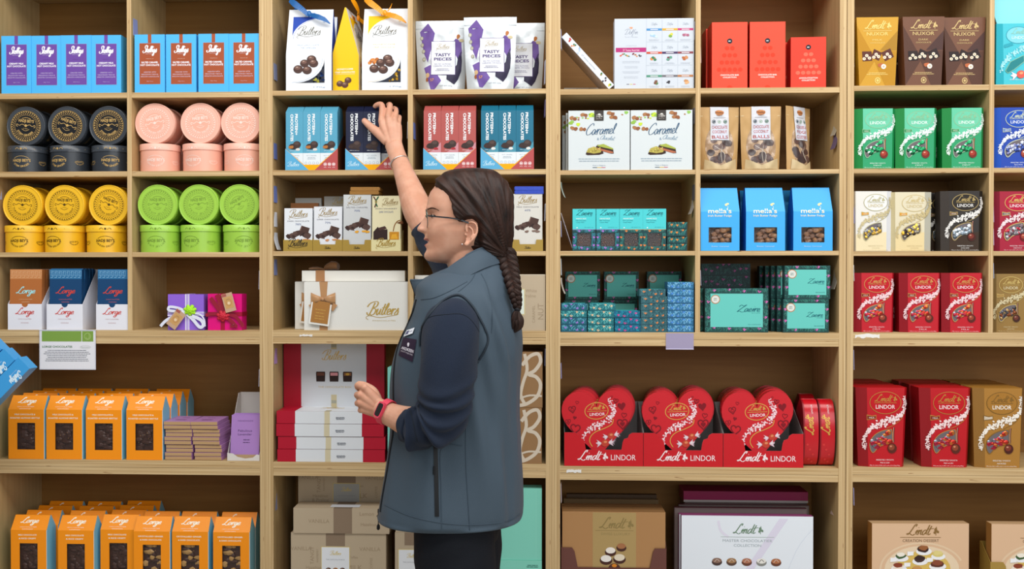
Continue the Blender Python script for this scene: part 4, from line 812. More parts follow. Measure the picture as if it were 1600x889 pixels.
o = put(cb(), 556, .008, z); o.location.x = CL('B', 0, o.location.x, 81.5*K(555)); tag(o, 'large cream gift box with satin bow and tag, standing at the front', 'gift box', 'large cream gift boxes')
o = at(cb(), XW(556, .008)-.030, .07, z); o.location.x = CL('B', 0, XW(540, .07), .16); tag(o, 'large cream gift box standing behind the front one with the bow', 'gift box', 'large cream gift boxes')
def lid_box():
    k = K(550, .05); W, H = 160, 16.5; r = thing('flat_gift_box'); w = W*k/2; g = G(k, W); g.box(-w, w, 0, .17, 0, H*k, P('#e3e1d9', .5)); g.obj('box', r)
    rm = P('#a9794e', .32, 0, .5, sheen=.3); g = G(k, W); X = lambda u: (u-W/2)*k; g.box(X(21.5), X(35.5), -.0012, .172, 0, H*k+.0012, rm); g.obj('ribbon_band', r)
    g = G(k, W)
    for s_ in (-1, 1): g.loft([[(X(30+s_*a*22), .05+.02*math.cos(t)*(.4+a), H*k+.002+(.008+.010*math.sin(math.pi*a*.8))*(1+math.sin(t))*.6*(1.35 if s_ > 0 else .5)) for t in [2*math.pi*i/8 for i in range(8)]] for a in (0, .2, .5, .8, 1)], rm, True, True)
    g.obj('bow', r); return r
o = lid_box(); Y = .035; zt = z+75*K(555)+.0016; at(o, XW(550, Y), Y, zt); o.location.x = CL('B', 0, XW(552, Y), 80.5*K(550, .05)); tag(o, 'flat cream gift box with brown ribbon lying on top of the standing ones', 'gift box')
# right bay row 4
def kraft(name, W, H, D, k, words, col_='#bcaa90', seed=0):
    g = G(k, W); g.box(-W*k/2, W*k/2, 0, D, 0, H*k, P(col_, .5, .1, .4, .1, 120)); ink = '#a08c72'; rr = random.Random(seed)
    for t, u, v, h, rot in words: g.txt(t, u, v, h, ink, 1, rot=rot, res=1)
    return g
g = kraft('kraft', 92, 88, .12, K(806), [('White', 70, 60, 5, 0), ('Praline', 68, 52, 5, 0), ('CARAMEL', 76, 26, 4.5, math.pi/2), ('NUT', 89, 30, 9, math.pi/2)]); g.rect(38, 26, 59, 64, '#dbe3d8', 2); g.rect(36.5, 24.5, 60.5, 65.5, '#cdbf8e', 1); g.rect(0, 86, 92, 88, '#c6b8a2', 1)
o = put(g.obj('kraft_gift_box'), 806, .006, z); tag(o, 'kraft brown box with white label beside the braid', 'box')
g = G(K(700), 80); g.box(-40*K(700), 40*K(700), 0, .12, 0, 86*K(700), P('#e2e0d8', .5)); o = put(g.obj('cream_box'), 688, .02, z); tag(o, 'cream box on the shelf behind the collar of the woman', 'box')
# ---- red and white assortment boxes
def red_box():
    k = K(517); W, T, L = 168, 19.2, 57; g = G(k, W); w = W*k/2; rd = card('#b30f2c'); wm = card('#dfe3e8')
    g.box(-w, w, 0, T*k, 0, L*k, rd); g.rect(29, 0, 134, L, wm, 1); g.rect(76, 0, 85, 12, '#cbbf9c', 2); g.rect(76, L-14, 85, L, '#cbbf9c', 2); g.rect(76.5, 2, 84.5, 6, '#a9a99a', 3); g.rect(76.5, L-12, 84.5, L-8, '#a9a99a', 3)
    script_logo(g, 81, L-26, 35, '#d9b768', 3, sub=False)
    g.plane((-w, 0, -0), (1, 0, 0), (0, 1, 0)); g.S = lambda u, v, l: ((u-W/2)*k, v*k, -l*.0003)   # the long narrow side
    g.rect(29, 0, 134, T, wm, 1); g.rect(75, 0, 83.5, T, '#d3c8a8', 2); g.lines(100, 12, 17, 3, 1.5, .9, '#5f6470', 2)
    return g.obj('assortment_box')
rb = Proto(red_box()); k = K(517); z = SZ('B', 5)
for i, (px, lab) in enumerate(((516.6, 'lowest'), (517.5, 'second from the bottom'), (515, 'third from the bottom'), (515.6, 'top'))):
    o = rb(); Y = .006+(i % 2)*.002; o.rotation_euler = (-math.pi/2, 0, 0) ; o.rotation_euler = (math.radians(-90), 0, 0)
    # lying: the long narrow side faces out, its front print looks up
    o.location = (XW(px, Y), Y, z+19.2*k+i*(19.2*k+.0012)); tag(o, 'red and white assortment box lying flat, %s of the four' % lab, 'box', 'red and white assortment boxes')
def tall_red():
    k = K(517); W, L, T = 163, 183, 17; g = G(k, W); w = W*k/2; rd = card('#a80d28'); wm = card('#d6dae0'); g.box(-w, w, 0, T*k, 0, L*k, rd); g.rect(28.5, 0, 134, L, wm, 1); g.rect(77, L-12, 86, L, '#cbbf9c', 2); g.rect(77.5, L-9, 85.5, L-4, '#a9a99a', 3); g.rect(77, 72, 86, 98, '#cbbf9c', 2); g.rect(77.5, 84, 85.5, 89, '#a9a99a', 3)
    script_logo(g, 82, L-29, 37, '#d9b768', 3, sub=False)
    for i, c in enumerate(('#6b4030', '#e39aa0', '#8a5a3a')):
        u = 60+i*21.8; v = L-64; g.fill([(u-7, v), (u+7, v), (u+7.5, v+13), (u+7, v+16), (u-7, v+16), (u-7.5, v+13)], '#33221f', 3); g.rect(u-6, v+9.5, u+6, v+14.5, c, 4)
        if i == 2: g.ell(u, v+12, 3.5, 2, '#d0a040', 5, 8)
    g.txt('THE CHOCOLATE BOX', 83, L-74, 2.8, '#d8bd84', 3, fit=54, res=1); return g.obj('assortment_box')
o = tall_red(); put(o, 521, .118, z); o.location.x = XW(521.5, .118); tag(o, 'largest red and white assortment box standing upright behind the flat stack', 'box', 'red and white assortment boxes')
g = G(k, 8); g.box(-4*k, 4*k, 0, .16, 0, 147*k, card('#7fcabd')); put(g.obj('mint_box'), 609.5, .01, z); tag(C.objects[-1], 'slim mint green box on edge between the red boxes and the vest', 'box')
# ---- brown boxes with a big white letter
def letter_box():
    k = K(790); W, H = 120, 87; g = G(k, W); g.box(-W*k/2, W*k/2, 0, .13, 0, H*k, P('#94704a', .5, 0, .3, .1, 120)); c = '#cfc1ae'
    g.stroke([(92, 84), (96, 60), (90, 40), (86, 20), (92, 6)], 5, c, 1); g.stroke([(88, 66), (100, 80), (113, 84), (117, 72), (108, 58), (98, 52), (110, 48), (117, 36), (112, 18), (96, 6), (82, 3)], 5.5, c, 2); g.stroke([(84, 14), (100, 19), (119, 18)], 3, c, 3); return g.obj('brown_gift_box')
lbx = Proto(letter_box())
for i in range(2): o = put(lbx(), 786.5+i*1.2, .006+.004*i, z+i*(87*K(790)+.001)); tag(o, 'brown box with a large pale curly letter, %s of two right of the woman' % ('lower', 'upper')[i], 'box', 'brown boxes with a big letter')
# ---- bottom row: kraft boxes with word print
z = SZ('B', 6); k = K(530); Wd = [('VANILLA', 16, 74, 6, 0), ('TANGY', 36, 66, 6, math.pi/2), ('RASPBERRY', 43, 66, 3.0, math.pi/2), ('VANILLA', 124, 74, 6, 0), ('Hazelnut', 36, 45, 5, 0), ('& Praline', 36, 38, 5.5, 0), ('MILK', 100, 44, 8, 0), ('Toffee', 98, 62, 4, 0), ('COFFEE', 128, 54, 4, math.pi/2)]
def vlabel(g, u, v, w, h, full=True, c='#e6e9ee'):
    g.rect(u-w/2, v-h, u+w/2, v, '#d9c26a', 2); g.rect(u-w/2+.8, v-h, u+w/2-.8, v-.8, c, 3); script_logo(g, u, v-13, w*.36, '#d9c26a', 4, sub=False); g.txt('THE CHOCOLATE BOX', u, v-21, 1.8, '#8a8e98', 4, fit=w*.66, res=1)
    if full:
        for i, c_ in enumerate(('#4a2c22', '#c98a4a', '#55332a')): g.bonbon(u-11+i*11, v-36, 4.2, c_, '#7b5a4c', 4)
def vbox(W, H, D, words, lu, band):
    g = kraft('k', W, H, D, k, words); g.rect(lu-15, H-20 if band else 0, lu+15, H, '#8b7763', 1); return g
H0 = HP('B', 6, 530, 833, .012)
g = vbox(149, H0, .15, Wd, 70, True); vlabel(g, 70, H0-21, 45, 60); put(g.obj('kraft_gift_box'), 528, .012, z); tag(C.objects[-1], 'kraft box with word print and a white label, at the bottom left', 'box', 'kraft boxes with word print')
zt = z+H0*k+.0006; H1 = 39; g = kraft('k', 150, H1, .09, k, [('VANILLA', 40, 16, 6, 0), ('Lemon', 115, 28, 6, 0), ('Hazelnut', 118, 12, 5, 0)]); g.rect(63, 0, 92, H1, '#8b7763', 1); g.X = None
g.S = lambda u, v, l: ((u-75)*k, v*k, H1*k+l*.0003); g.rect(63, 0, 92, 46, '#7b6a58', 1); g.rect(56, 8, 102, 26, '#c9ccd2', 2)
put(g.obj('kraft_gift_box'), 532.5, .008, zt); tag(C.objects[-1], 'flat kraft box with a wide brown band lying on the labelled one', 'box', 'kraft boxes with word print')
H2 = 84; g = vbox(142, H2, .06, Wd, 78, True); vlabel(g, 78, H2-16, 44, 45, False, '#a9a9a6'); o = put(g.obj('kraft_gift_box'), 534, .11, zt); o.location.z = zt; tag(o, 'kraft box standing at the back under the wide shelf edge', 'box', 'kraft boxes with word print')
g = kraft('k', 40, 80, .05, k, [], '#9a8872'); o = put(g.obj('kraft_gift_box'), 472, .19, z+H0*k*.55); o.location.z = z; tag(o, 'kraft box in the shadow at the far left of the bottom bay', 'box', 'kraft boxes with word print')
H3 = HP('B', 6, 670, 833, .012); g = vbox(120, H3, .15, [('VANILLA', 98, 80, 6, 0)], 30, True); vlabel(g, 27, H3-26, 44, 60); put(g.obj('kraft_gift_box'), 677, .012, z); tag(C.objects[-1], 'kraft box with a white label partly hidden by the trousers', 'box', 'kraft boxes with word print')
g = kraft('k', 118, 19, .14, k, [('Toffee', 18, 6, 6, 0)]); put(g.obj('kraft_gift_box'), 677, .014, z+H3*k+.0006); tag(C.objects[-1], 'flat kraft box on the partly hidden one under the vest hem', 'box', 'kraft boxes with word print')
mg = lambda c: P(c, .35, 0, .4)
H4 = HP('B', 6, 800, 876.5, .008); g = G(k, 106); g.box(-53*k, 53*k, 0, .2, 0, H4*k, mg('#80cfbb')); g.lines(92, H4-8, 22, 2, 2.5, 1.4, '#3f7d70', 1); put(g.obj('mint_gift_box'), 793, .008, z); tag(C.objects[-1], 'flat mint green box at the very bottom right of the woman', 'box', 'mint green boxes')
H5 = 111; g = G(k, 106); g.box(-53*k, 53*k, 0, .055, 0, H5*k, mg('#80cfbb')); 
g.rect(97, 1, 97.6, H5-2, '#8fd6c4', 1); put(g.obj('mint_gift_box'), 793, .012, z+H4*k+.0005); tag(C.objects[-1], 'upright mint green box right of the vest in the bottom row', 'box', 'mint green boxes')
# ================================================================ unit C
def berries(g, u, v, c1, c2, n=3, s=2.6, l=3, seed=0):
    rr = random.Random(seed)
    for i in range(n): g.blob(u+rr.uniform(-4, 4), v+rr.uniform(-2.5, 2.5), s, s*.8, (c1, c2)[i % 2], l+i % 2, seed+i, 8, .15)
def dolfin():
    k = K(1020); W, H = 124, 110.5; g = G(k, W); w = W*k/2; g.box(-w, w, 0, .05, 0, H*k, P('#cdd4dc', .25, 0, .5)); g.rect(1, 1, W-1, H-1, '#c9d0d9', 1); ln = '#aab4c2'
    g.rect(49.6, 0, 50, H, ln, 2); g.rect(2, 58, 49.5, 65, '#b22f74', 2); g.txt("27 Tasses Assorties", 26, 59.6, 3.4, '#f1d5e3', 3, fit=26, res=1); g.blob(26, 96, 3, 1.8, '#d9a080', 2, 3); g.script('Dolfin', 26, 86, 20, '#8e96a6', 2, pen=.12); g.txt('The Art of Blending', 26, 81, 1.6, '#98a0ae', 2, fit=20, res=1)
    g.txt('COLLECTION', 26, 67.5, 1.2, '#98a0ae', 2, fit=17, res=1)
    for i, (a, b) in enumerate((('#c04a3a', '#d86a4a'), ('#4f8a52', '#d88a3a'), ('#7a3a48', '#5f8a6a'), ('#c98a5a', '#b06a4a'), ('#4a4a50', '#6a6a70'))): berries(g, 10+i*8, 53.5, a, b, 3, 1.5, 2, i)
    for i in range(4): g.lines(26, 43-i*8, 28, 2, 2, .8, '#b5bcc8', 2, i)
    g.rect(19, 7, 23, 8, '#5a4a5a', 2); g.rect(24, 7, 28, 8, '#d8c84a', 2); g.rect(29, 7, 33, 8, '#c85a6a', 2)
    bc = ('#4c8fc6', '#d9a636', '#c23a72', '#c65034', '#43305c', '#8a3f48', '#4d8f74', '#6c6a70', '#b5784a'); fc = (('#9fc3dd', '#c8dcea'), ('#d8cf4a', '#7da64a'), ('#c88aa0', '#a8607a'), ('#e0863a', '#3f7d5a'), ('#7a3548', '#5f9a84'), ('#b5683e', '#c9895c'), ('#5f8a5a', '#7a5340'), ('#33303a', '#24222a'), ('#c28a58', '#dba97a'))
    for j in range(3):
        for i in range(3):
            u0 = 50+i*24.4; v1 = H-1.5-j*36.5; n = j*3+i; g.rect(u0, v1-17.5, u0+24.2, v1-14.2, bc[n], 3); g.rect(u0+24.2, v1-35.3, u0+24.6, v1, ln, 2); g.rect(u0, v1-35.6, u0+24, v1-35.3, ln, 2); g.script('Dolfin', u0+12, v1-9, 9, '#a2abb8', 3, pen=.14); g.rect(u0+6, v1-16.5, u0+18, v1-15.4, '#e6e3ea', 4)
            berries(g, u0+12, v1-25, fc[n][0], fc[n][1], 6 if n == 7 else 4, 1.4 if n == 7 else 2.6, 3, n+9); g.lines(u0+12, v1-32, 17, 2, 1.6, .6, '#b5bcc8', 3, n)
    return g.obj('chocolate_collection_box')
z = SZ('C', 1)
o = put(dolfin(), 1021.5, .012, z); tag(o, 'white assortment box with a grid of small printed chocolates, standing upright', 'box')
def slim(): # thin white box with printed edge
    k = K(920); L, T = 111, 10.5; g = G(k, 0); g.box(-T*k, 0, 0, .13, 0, L*k, P('#dadfe6', .3), dict(left=P('#c9b9b4', .4)))
    g.S = lambda u, v, l: (u*k, -l*.0003, v*k); pc = (('#c0453a', '#c0453a'), ('#d9803a', '#3f7d5a'), ('#9fb8d8', '#b9c9e0'))
    for i, (a, b) in enumerate(pc): berries(g, -5.2, L-12-i*11, a, b, 4, 1.6, 2, i)
    g.txt('27 tasses assorties', -6.6, L*.48, 2.6, '#9aa2b0', 2, fit=32, rot=-math.pi/2, res=1)
    for i, (a, b) in enumerate((('#a08a52', '#4f7d4a'), ('#3a3a44', '#5a3a44'), ('#d8c83a', '#4f8a3a'))): berries(g, -5.2, 24-i*9, a, b, 3, 1.8, 2, i+5)
    return g.obj('slim_chocolate_box')
sb_ = Proto(slim()); a_ = math.radians(42)
# leans from the post down to the foot of the white assortment box
o = sb_(); q = U(959.5, 131, .015); k = K(920); o.rotation_euler = (0, -a_, 0); o.location = (XW(959, .015), .015, z+.0006+10.5*k*math.sin(a_)); tag(o, 'slim white printed box leaning diagonally against the left post', 'box', 'slim white printed boxes')
for i, (px, Y, zz) in enumerate(((918, .20, 0), (918, .20, 1))):
    g = G(K(920), 78); g.box(-39*K(920), 39*K(920), 0, .08, 0, 9.5*K(920), P('#cfcac6', .35)); 
    for j in range(5): berries(g, 10+j*14, 4.7, ('#8a6a5a', '#5a5a66')[j % 2], '#a8806a', 3, 1.6, 2, j)
    o = put(g.obj('slim_chocolate_box'), px, Y-.012*zz, z+zz*9.6*K(920)); tag(o, 'slim white printed box lying in the shade behind the leaning one, %s' % ('lower', 'upper')[zz], 'box', 'slim white printed boxes')
# ---- red cartons with rows of dots
def dots(W, H, dotc, t, D, face):
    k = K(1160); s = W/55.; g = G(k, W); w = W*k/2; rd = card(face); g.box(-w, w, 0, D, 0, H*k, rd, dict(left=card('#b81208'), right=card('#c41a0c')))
    cy_ = H*(.712 if H > 90 else .80); g.ell(W/2, cy_, 4.1*s, 4.1*s, '#23262e', 1, 20); g.lines(W/2, cy_-.7, 5.4, 1, 2, 1.3, '#e9e9ec', 2)
    for r_, n in enumerate((2, 3, 4, 5)):
        for i in range(n): g.ell(W/2+(i-(n-1)/2)*8.2*s, cy_-11.2-r_*(11.2 if H > 90 else 9.6), 3.5*s, 3.3*s if H > 90 else 3.0, dotc, 1, 16)
    v = H*.155 if H > 90 else H*.135; g.txt('CHOCOLATE '+t, W/2, v+3.2, 2.2, '#f7dcd4', 2, fit=29*s, bold=.04, res=1); g.txt('COLLECTION', W/2, v-.4, 2.2, '#f7dcd4', 2, fit=21*s, bold=.04, res=1)
    if H > 90: g.ell(W/2, 0.1, 4.5, 4, dotc, 1, 12, a0=0, a1=180)
    return g.obj('red_carton')
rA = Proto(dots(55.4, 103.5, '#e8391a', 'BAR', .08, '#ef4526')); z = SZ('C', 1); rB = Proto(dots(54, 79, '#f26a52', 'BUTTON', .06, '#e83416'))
for i, px in enumerate((1139.3, 1198.3)):
    o = put(rA(), px, .006, z); tag(o, 'tall orange-red carton with a pyramid of dots, %s of the two tall ones' % ('left', 'right')[i], 'carton', 'orange-red dotted cartons')
    o = rA(); at(o, XW(px, .006)-(.004 if i == 0 else .002), .09, z); tag(o, 'tall orange-red carton standing directly behind the %s tall one' % ('left', 'right')[i], 'carton', 'orange-red dotted cartons')
o = put(rB(), 1262, .008, z, math.radians(-3)); tag(o, 'short orange-red carton with pale dots, rightmost of the row', 'carton', 'orange-red dotted cartons')
o = at(rB(), XW(1262, .008)-.014, .078, z); tag(o, 'short orange-red carton standing behind the rightmost one', 'carton', 'orange-red dotted cartons')
# ---- caramel boxes
def caramel():
    k = K(985); W, H = 96, 93.5; g = G(k, W); w = W*k/2; wm = P('#cfd6d8', .35, 0, .4); g.box(-w, w, 0, .042, 0, H*k, wm, dict(left=P('#8a8a6a', .4))); rr = random.Random(5)
    for i in range(75):
        u = rr.uniform(2.5, W-3); v = H-rr.uniform(3.2, 33)
        if v < H-8-25*max(0, 1-u/38)-7*max(0, (u-70)/26) and v < H-9: continue
        c = rr.choice(('#a8c832', '#c3d93e', '#8fb548', '#a8744a', '#8f5836', '#c08a5c', '#8fbf5a')); big = rr.random() < .35; g.blob(u, v, (3.6 if big else 1.8), (2.6 if big else 1.2), c, 1+i % 3, i, 8, .2)
    for i in range(6): u, v = ((24, 87), (7, 82), (70, 83), (8, 66), (22, 65), (66, 89))[i]; g.blob(u-2, v, 3.6, 3, '#a8744a', 4, i); g.blob(u+3, v-1, 3.4, 2.8, '#8f5836', 5, i+3)
    g.rect(40.5, H-16, 55, H, '#3b3734', 6); g.blob(48, H-6, 2, 1.2, '#e8e4dc', 7); g.script('Dolfin', 48, H-10.5, 10, '#e0dcd6', 7, pen=.13); g.txt('DEPUIS 1989', 48, H-13.5, 1.2, '#cfcac2', 7, fit=9, res=1)
    g.script('Caramel', 49, 56, 46, '#3f5f7c', 3, pen=.13, hs=1.2, rot=.05); g.script('Chocolat', 60, 47.5, 22, '#7f9ab0', 3, pen=.14, rot=-.08); g.txt('&', 46.5, 47, 4, '#7f9ab0', 3)
    g.fill([(27, 25), (30, 32), (40, 36), (54, 31), (55, 26), (48, 24), (30, 23.5)], '#3a261e', 3); g.fill([(28, 28), (31, 34), (40, 37), (53, 32), (50, 27.5), (40, 26)], '#b3a64e', 4)
    g.fill([(43, 37), (46, 40), (70, 33), (71, 26), (66, 26), (46, 33)], '#3a261e', 4); g.fill([(44, 35.5), (70, 28.5), (70, 26.5), (64, 26.5), (45, 32.5)], '#b4694a', 5); g.fill([(45, 39), (55, 41), (70, 34), (70, 32), (46, 37.5)], '#a4b04a', 5)
    rr = random.Random(2)
    for i in range(16): g.blob(rr.uniform(31, 50), rr.uniform(29, 35), 1.2, .9, ('#d6cc6a', '#8f7a34')[i % 2], 6, i, 5)
    g.lines(48, 17, 82, 2, 3.4, 1.3, '#9aaab6', 2, 3); g.txt('Made in Belgium', 48, 6.5, 2, '#8fa0b0', 2, fit=20, res=1); g.rect(38, 3.6, 45, 4.6, '#4a5a6a', 2); g.rect(45, 3.6, 52, 4.6, '#e0b84a', 2); g.rect(52, 3.6, 58, 4.6, '#c8506a', 2)
    return g.obj('caramel_box')
cp = Proto(caramel()); z = SZ('C', 2)
for i, px in enumerate((935.8, 1033.2)):
    o = put(cp(), px, .006, z); tag(o, 'white caramel chocolate box with green nut pattern, %s of the pair in front' % ('left', 'right')[i], 'box', 'white caramel boxes')
    for j in range(2):
        o = at(cp(), XW(px, .006)-(.006+.010*j if i == 0 else 0.001), .052+.046*j, z); tag(o, 'white caramel chocolate box standing %s the %s front one' % (('directly behind', 'two rows behind')[j], ('left', 'right')[i]), 'box', 'white caramel boxes')
# ---- kraft pouches with clear windows
def kraft_pouch(l1, l2, l3, W, H, seed, skew=0):
    k = K(1180); r, g = pouch('window_pouch', W, W*.9, H, k, P('#c09a66', .5, 0, .3, .2, 80), 27, seed, 1.6); rr = random.Random(seed)
    win = [(W*.5+W*.36*math.cos(math.radians(a)), H*.36+H*.3*math.sin(math.radians(a))*(1.1 if math.sin(math.radians(a)) < 0 else 1.25)) for a in range(0, 360, 15)]
    g.fill(win, P('#a88a6c', .15, 0, .6, .5, 60), 1)
    for i in range(16): g.blob(W*.5+rr.uniform(-.27, .27)*W, H*rr.uniform(.12, .5), 5.6, 5.4, P(('#4a3430', '#5d443e', '#3b2a28')[i % 3], .3, 0, .6), 2+i % 3, i, 12, .06)
    for i in range(2): g.stroke([(W*(.35+.2*i), H*.38), (W*rr.uniform(.4, .6), H*.26), (W*rr.uniform(.5, .6), H*.12)], .6, P('#c8bcae', .15, 0, .8), 5)
    g.fill([(W*.1, 1), (W*.12, H*.17), (W*.5, H*.07), (W*.9, H*.18), (W*.92, 1)], P('#c9b48c', .4, 0, .3), 6); g.stroke([(W*.03, H*.86), (W*.97, H*.855)], .8, '#dcc59a', 2)
    u0, u1 = W*.27, W*.73; g.fill([(u0, H), (u0, H*.47), (u1, H*.47), (u1, H)], '#cfd0d6', 7); g.blob(W*.5, H*.905, 8, 4.4, '#c8814a', 8, 3, 10, .15); g.txt('Nutty', W*.5, H*.895, 3.4, '#6a3f2c', 9, fit=13, bold=.03, res=1); g.txt('delights', W*.5, H*.865, 2, '#5a4a48', 9, fit=9, res=1)
    g.rect(u0+5, H*.825, u1-5, H*.83, '#6a6a70', 8)
    for i, c in enumerate(('#3f4f5a', '#8aa08e', '#5a7a6a')): g.ring(u0+5.5+i*9, H*.765, 3, 3, .9, c, 8, 12); g.blob(u0+5.5+i*9, H*.765, 1.5, 1.5, c, 9, i)
    g.rect(u0+2.5, H*.48, u1-2.5, H*.72, '#c9cdda', 8)
    for t, v, f in ((l1, .655, .38), (l2, .58, .36), (l3, .495, .4)): g.txt(t, W*.5, H*v, 5.2 if t == l3 else 4.8, '#a85048', 9, fit=W*f, bold=.02, res=1)
    g.obj('pouch', r); g = G(k, W); g.box(-W*k/2+.002, W*k/2-.002, 12.8*k, 14.4*k, H*.85*k, H*.857*k, P('#d8c090', .3)); g.obj('zip_seal', r); return r
z = SZ('C', 2); kp = Proto(kraft_pouch('CHOCOLATE', 'COCONUT', 'BALLS', 64, 101, 4)); kc = kraft_pouch('COOKIES &', 'FUDGE', 'CLUSTERS', 60, 101, 9)
o = put(kp(), 1126, .012, z, math.radians(4)); o.location.x = CL('C', 1, o.location.x, .062); tag(o, 'kraft window pouch of coconut balls against the divider, leftmost', 'pouch', 'kraft window pouches')
o = put(kp(), 1190, .008, z, math.radians(-2)); tag(o, 'kraft window pouch of coconut balls, middle of the three', 'pouch', 'kraft window pouches')
put(kc, 1257, .03, z, math.radians(38)); tag(kc, 'kraft window pouch of cookie clusters turned to the side, rightmost', 'pouch', 'kraft window pouches')
# ---- teal cartons with flowered lower halves
def leafy(g, u0, v0, u1, v1, base, leaf, flow, n, l=1, seed=0, fs=2.4, clip=0):
    rr = random.Random(seed); g.rect(u0, v0, u1, v1, base, l)
    for i in range(n):
        u = rr.uniform(u0+1.5, u1-1.5); v = rr.uniform(v0+1, v1-1); a = rr.uniform(.6, 2.5); L = rr.uniform(2.5, 5.5); p = []
        for t in (0, .5, 1): p.append((min(max(u+L*t*math.cos(a), u0+.2), u1-.2), min(max(v+L*t*math.sin(a)+(1-t)*t*1.5, v0+.2), v1-.2)))
        g.stroke(p, .9, leaf[i % len(leaf)], l+1, 1)
    m = max(2, int((u1-u0)*(v1-v0)/(fs*fs*17)))
    for i in range(m):
        w_ = u1-u0; q = (i+.5)/m; u = u0+fs*.8+(w_-fs*1.6)*(q if w_ > v1-v0 else rr.random()); v = v0+fs*.6+(v1-v0-fs*1.2)*(rr.random() if w_ > v1-v0 else q)
        for b in range(3): a = math.radians(50+b*40+rr.uniform(-15, 15)); g.fill([(u, v-fs*.4), (min(u1, u+fs*1.1*math.cos(a)+.8), min(v1, v+fs*.7*math.sin(a))), (min(max(u+fs*1.3*math.cos(a), u0), u1), min(v1, v+fs*1.15*math.sin(a))), (max(u0, u+fs*.8*math.cos(a)-.8), min(v1, v+fs*.8*math.sin(a)))], flow, l+2)
TL, DK = '#45cbd0', '#1c4448'
def zaeire_carton(leafc, flow, t1, t2, content):
    k = K(965); W, H = 36.2, 66; r = thing('teal_carton'); g = G(k, W); w = W*k/2; D = .045; u0, u1, v0, v1 = 7.5, 29.3, 7, 28; X = lambda u: (u-W/2)*k
    bm = card(DK)
    for a, b, c, d in ((0, 0, W, v0), (0, v1, W, 33.5), (0, v0, u0, v1), (u1, v0, W, v1)): g.add([(X(a), 0, b*k), (X(c), 0, b*k), (X(c), 0, d*k), (X(a), 0, d*k)], [(0, 1, 2, 3)], bm)
    g.add([(X(0), 0, 33.5*k), (X(W), 0, 33.5*k), (X(W), 0, H*k), (X(0), 0, H*k)], [(0, 1, 2, 3)], card(TL))
    for sx in (-1, 1): g.add([(sx*w, 0, 0), (sx*w, D, 0), (sx*w, D, H*k), (sx*w, 0, H*k)], [(0, 1, 2, 3)], bm)
    g.add([(-w, D, 0), (w, D, 0), (w, D, H*k), (-w, D, H*k)], [(0, 1, 2, 3)], bm); g.add([(-w, 0, H*k), (w, 0, H*k), (w, D, H*k), (-w, D, H*k)], [(0, 1, 2, 3)], card(TL)); g.add([(-w, 0, .0002), (w, 0, .0002), (w, D, .0002), (-w, D, .0002)], [(0, 1, 2, 3)], bm)
    for i, (a, b, c, d) in enumerate(((0.2, 28, W-.2, 33.5), (.2, .2, 7.5, 28), (29.3, .2, W-.2, 28), (7.5, .2, 29.3, 7))): leafy(g, a, b, c, d, DK, leafc, flow, int((c-a)*(d-b)/4), 1, i+3, 2.4)
    g.rect(0, 33.2, W, 33.9, '#9a6fb0' if flow == '#b86ad0' else '#c9a070', 4)
    ink = '#176a72'; g.script('Zaeire', 18, 56, 25, ink, 1, pen=.17, hs=.9); g.txt('CHOCOLATES', 25, 54, 1.1, ink, 1, fit=11, res=1); g.txt('HANDMADE', 13.5, 49.8, 2, '#d9f2ee', 1, fit=16, res=1, bold=.02)
    g.txt(t1, 13, 46.8, 1.9, ink, 1, fit=16, res=1); g.txt(t2, 12, 44, 1.7, ink, 1, fit=13, res=1); g.txt('NET WEIGHT 100g', 25.5, 36.5, 1, ink, 1, fit=14, res=1); g.blob(7, 36.5, 1, 1, '#e6f4f2', 1)
    g.obj('carton', r); g = G(k, W); rr = random.Random(len(t1)); cm = P('#452c25' if content else '#33241f', .4, 0, .5, .8, 200); g.box(X(u0)-.001, X(u1)+.001, .005, .009, v0*k-.001, v1*k+.001, cm)
    for i in range(12): g.ball((X(rr.uniform(u0+2, u1-2)), .005, rr.uniform(v0+2, v1-2)*k), (rr.uniform(.6, 1.6)*k, .0012, rr.uniform(.5, 1.2)*k), P('#7a5444' if content else ('#8a6a3a', '#4a3a30', '#b06a34')[i % 3], .4), 6, jit=.2)
    g.obj('chocolate', r); g = G(k, W); g.add([(X(u0), .0006, v0*k), (X(u1), .0006, v0*k), (X(u1), .0006, v1*k), (X(u0), .0006, v1*k)], [(0, 1, 2, 3)], FILM); g.obj('window_film', r); return r
z = SZ('C', 3); zA = Proto(zaeire_carton(('#2f8a8e', '#3f6f90', '#256a70'), '#b86ad0', 'Milk Chocolate', 'Cacao Nibs', True)); zB = Proto(zaeire_carton(('#2d7068', '#27545a', '#3a7f74'), '#e8803a', 'Dark Chocolate,', 'Orange & Pistachio', False))
for i, px in enumerate((912.6, 949.6, 986.2, 1022.5)):
    o = put((zA if i < 2 else zB)(), px, .006+.0008*i, z); tag(o, 'turquoise chocolate carton with %s flowers, %s of its two' % (('purple', 'orange')[i//2], ('left', 'right')[i % 2]), 'carton', 'turquoise flowered cartons')
def tiny_box(base, leafc, flow, W=40.8, T=11, D=.07, seed=0):
    k = K(990); g = G(k, W); g.box(-W*k/2, W*k/2, 0, D, 0, T*k, card(base)); leafy(g, .2, .2, W-.2, T-.2, base, leafc, flow, 70, 1, seed, 2.5); 
    g.S = lambda u, v, l: ((u-W/2)*k, v*k, T*k+l*.00022); g.rect(3, 3, W-3, D/k-3, TL, 1); return g.obj('flowered_box')
ob = Proto(tiny_box('#1d4246', ('#2f7a74', '#24585c', '#3d8a80'), '#ea8a3c', W=31.5, seed=3))
for i in range(4):
    o = ob(); put(o, 1057.5+.6*(i % 2), .008+.003*(i % 2), z+i*(11.1*K(990)+.0006)); tag(o, 'small dark flowered box right of the turquoise cartons, %s from the bottom' % ordn(i), 'box', 'small stack beside the turquoise cartons')
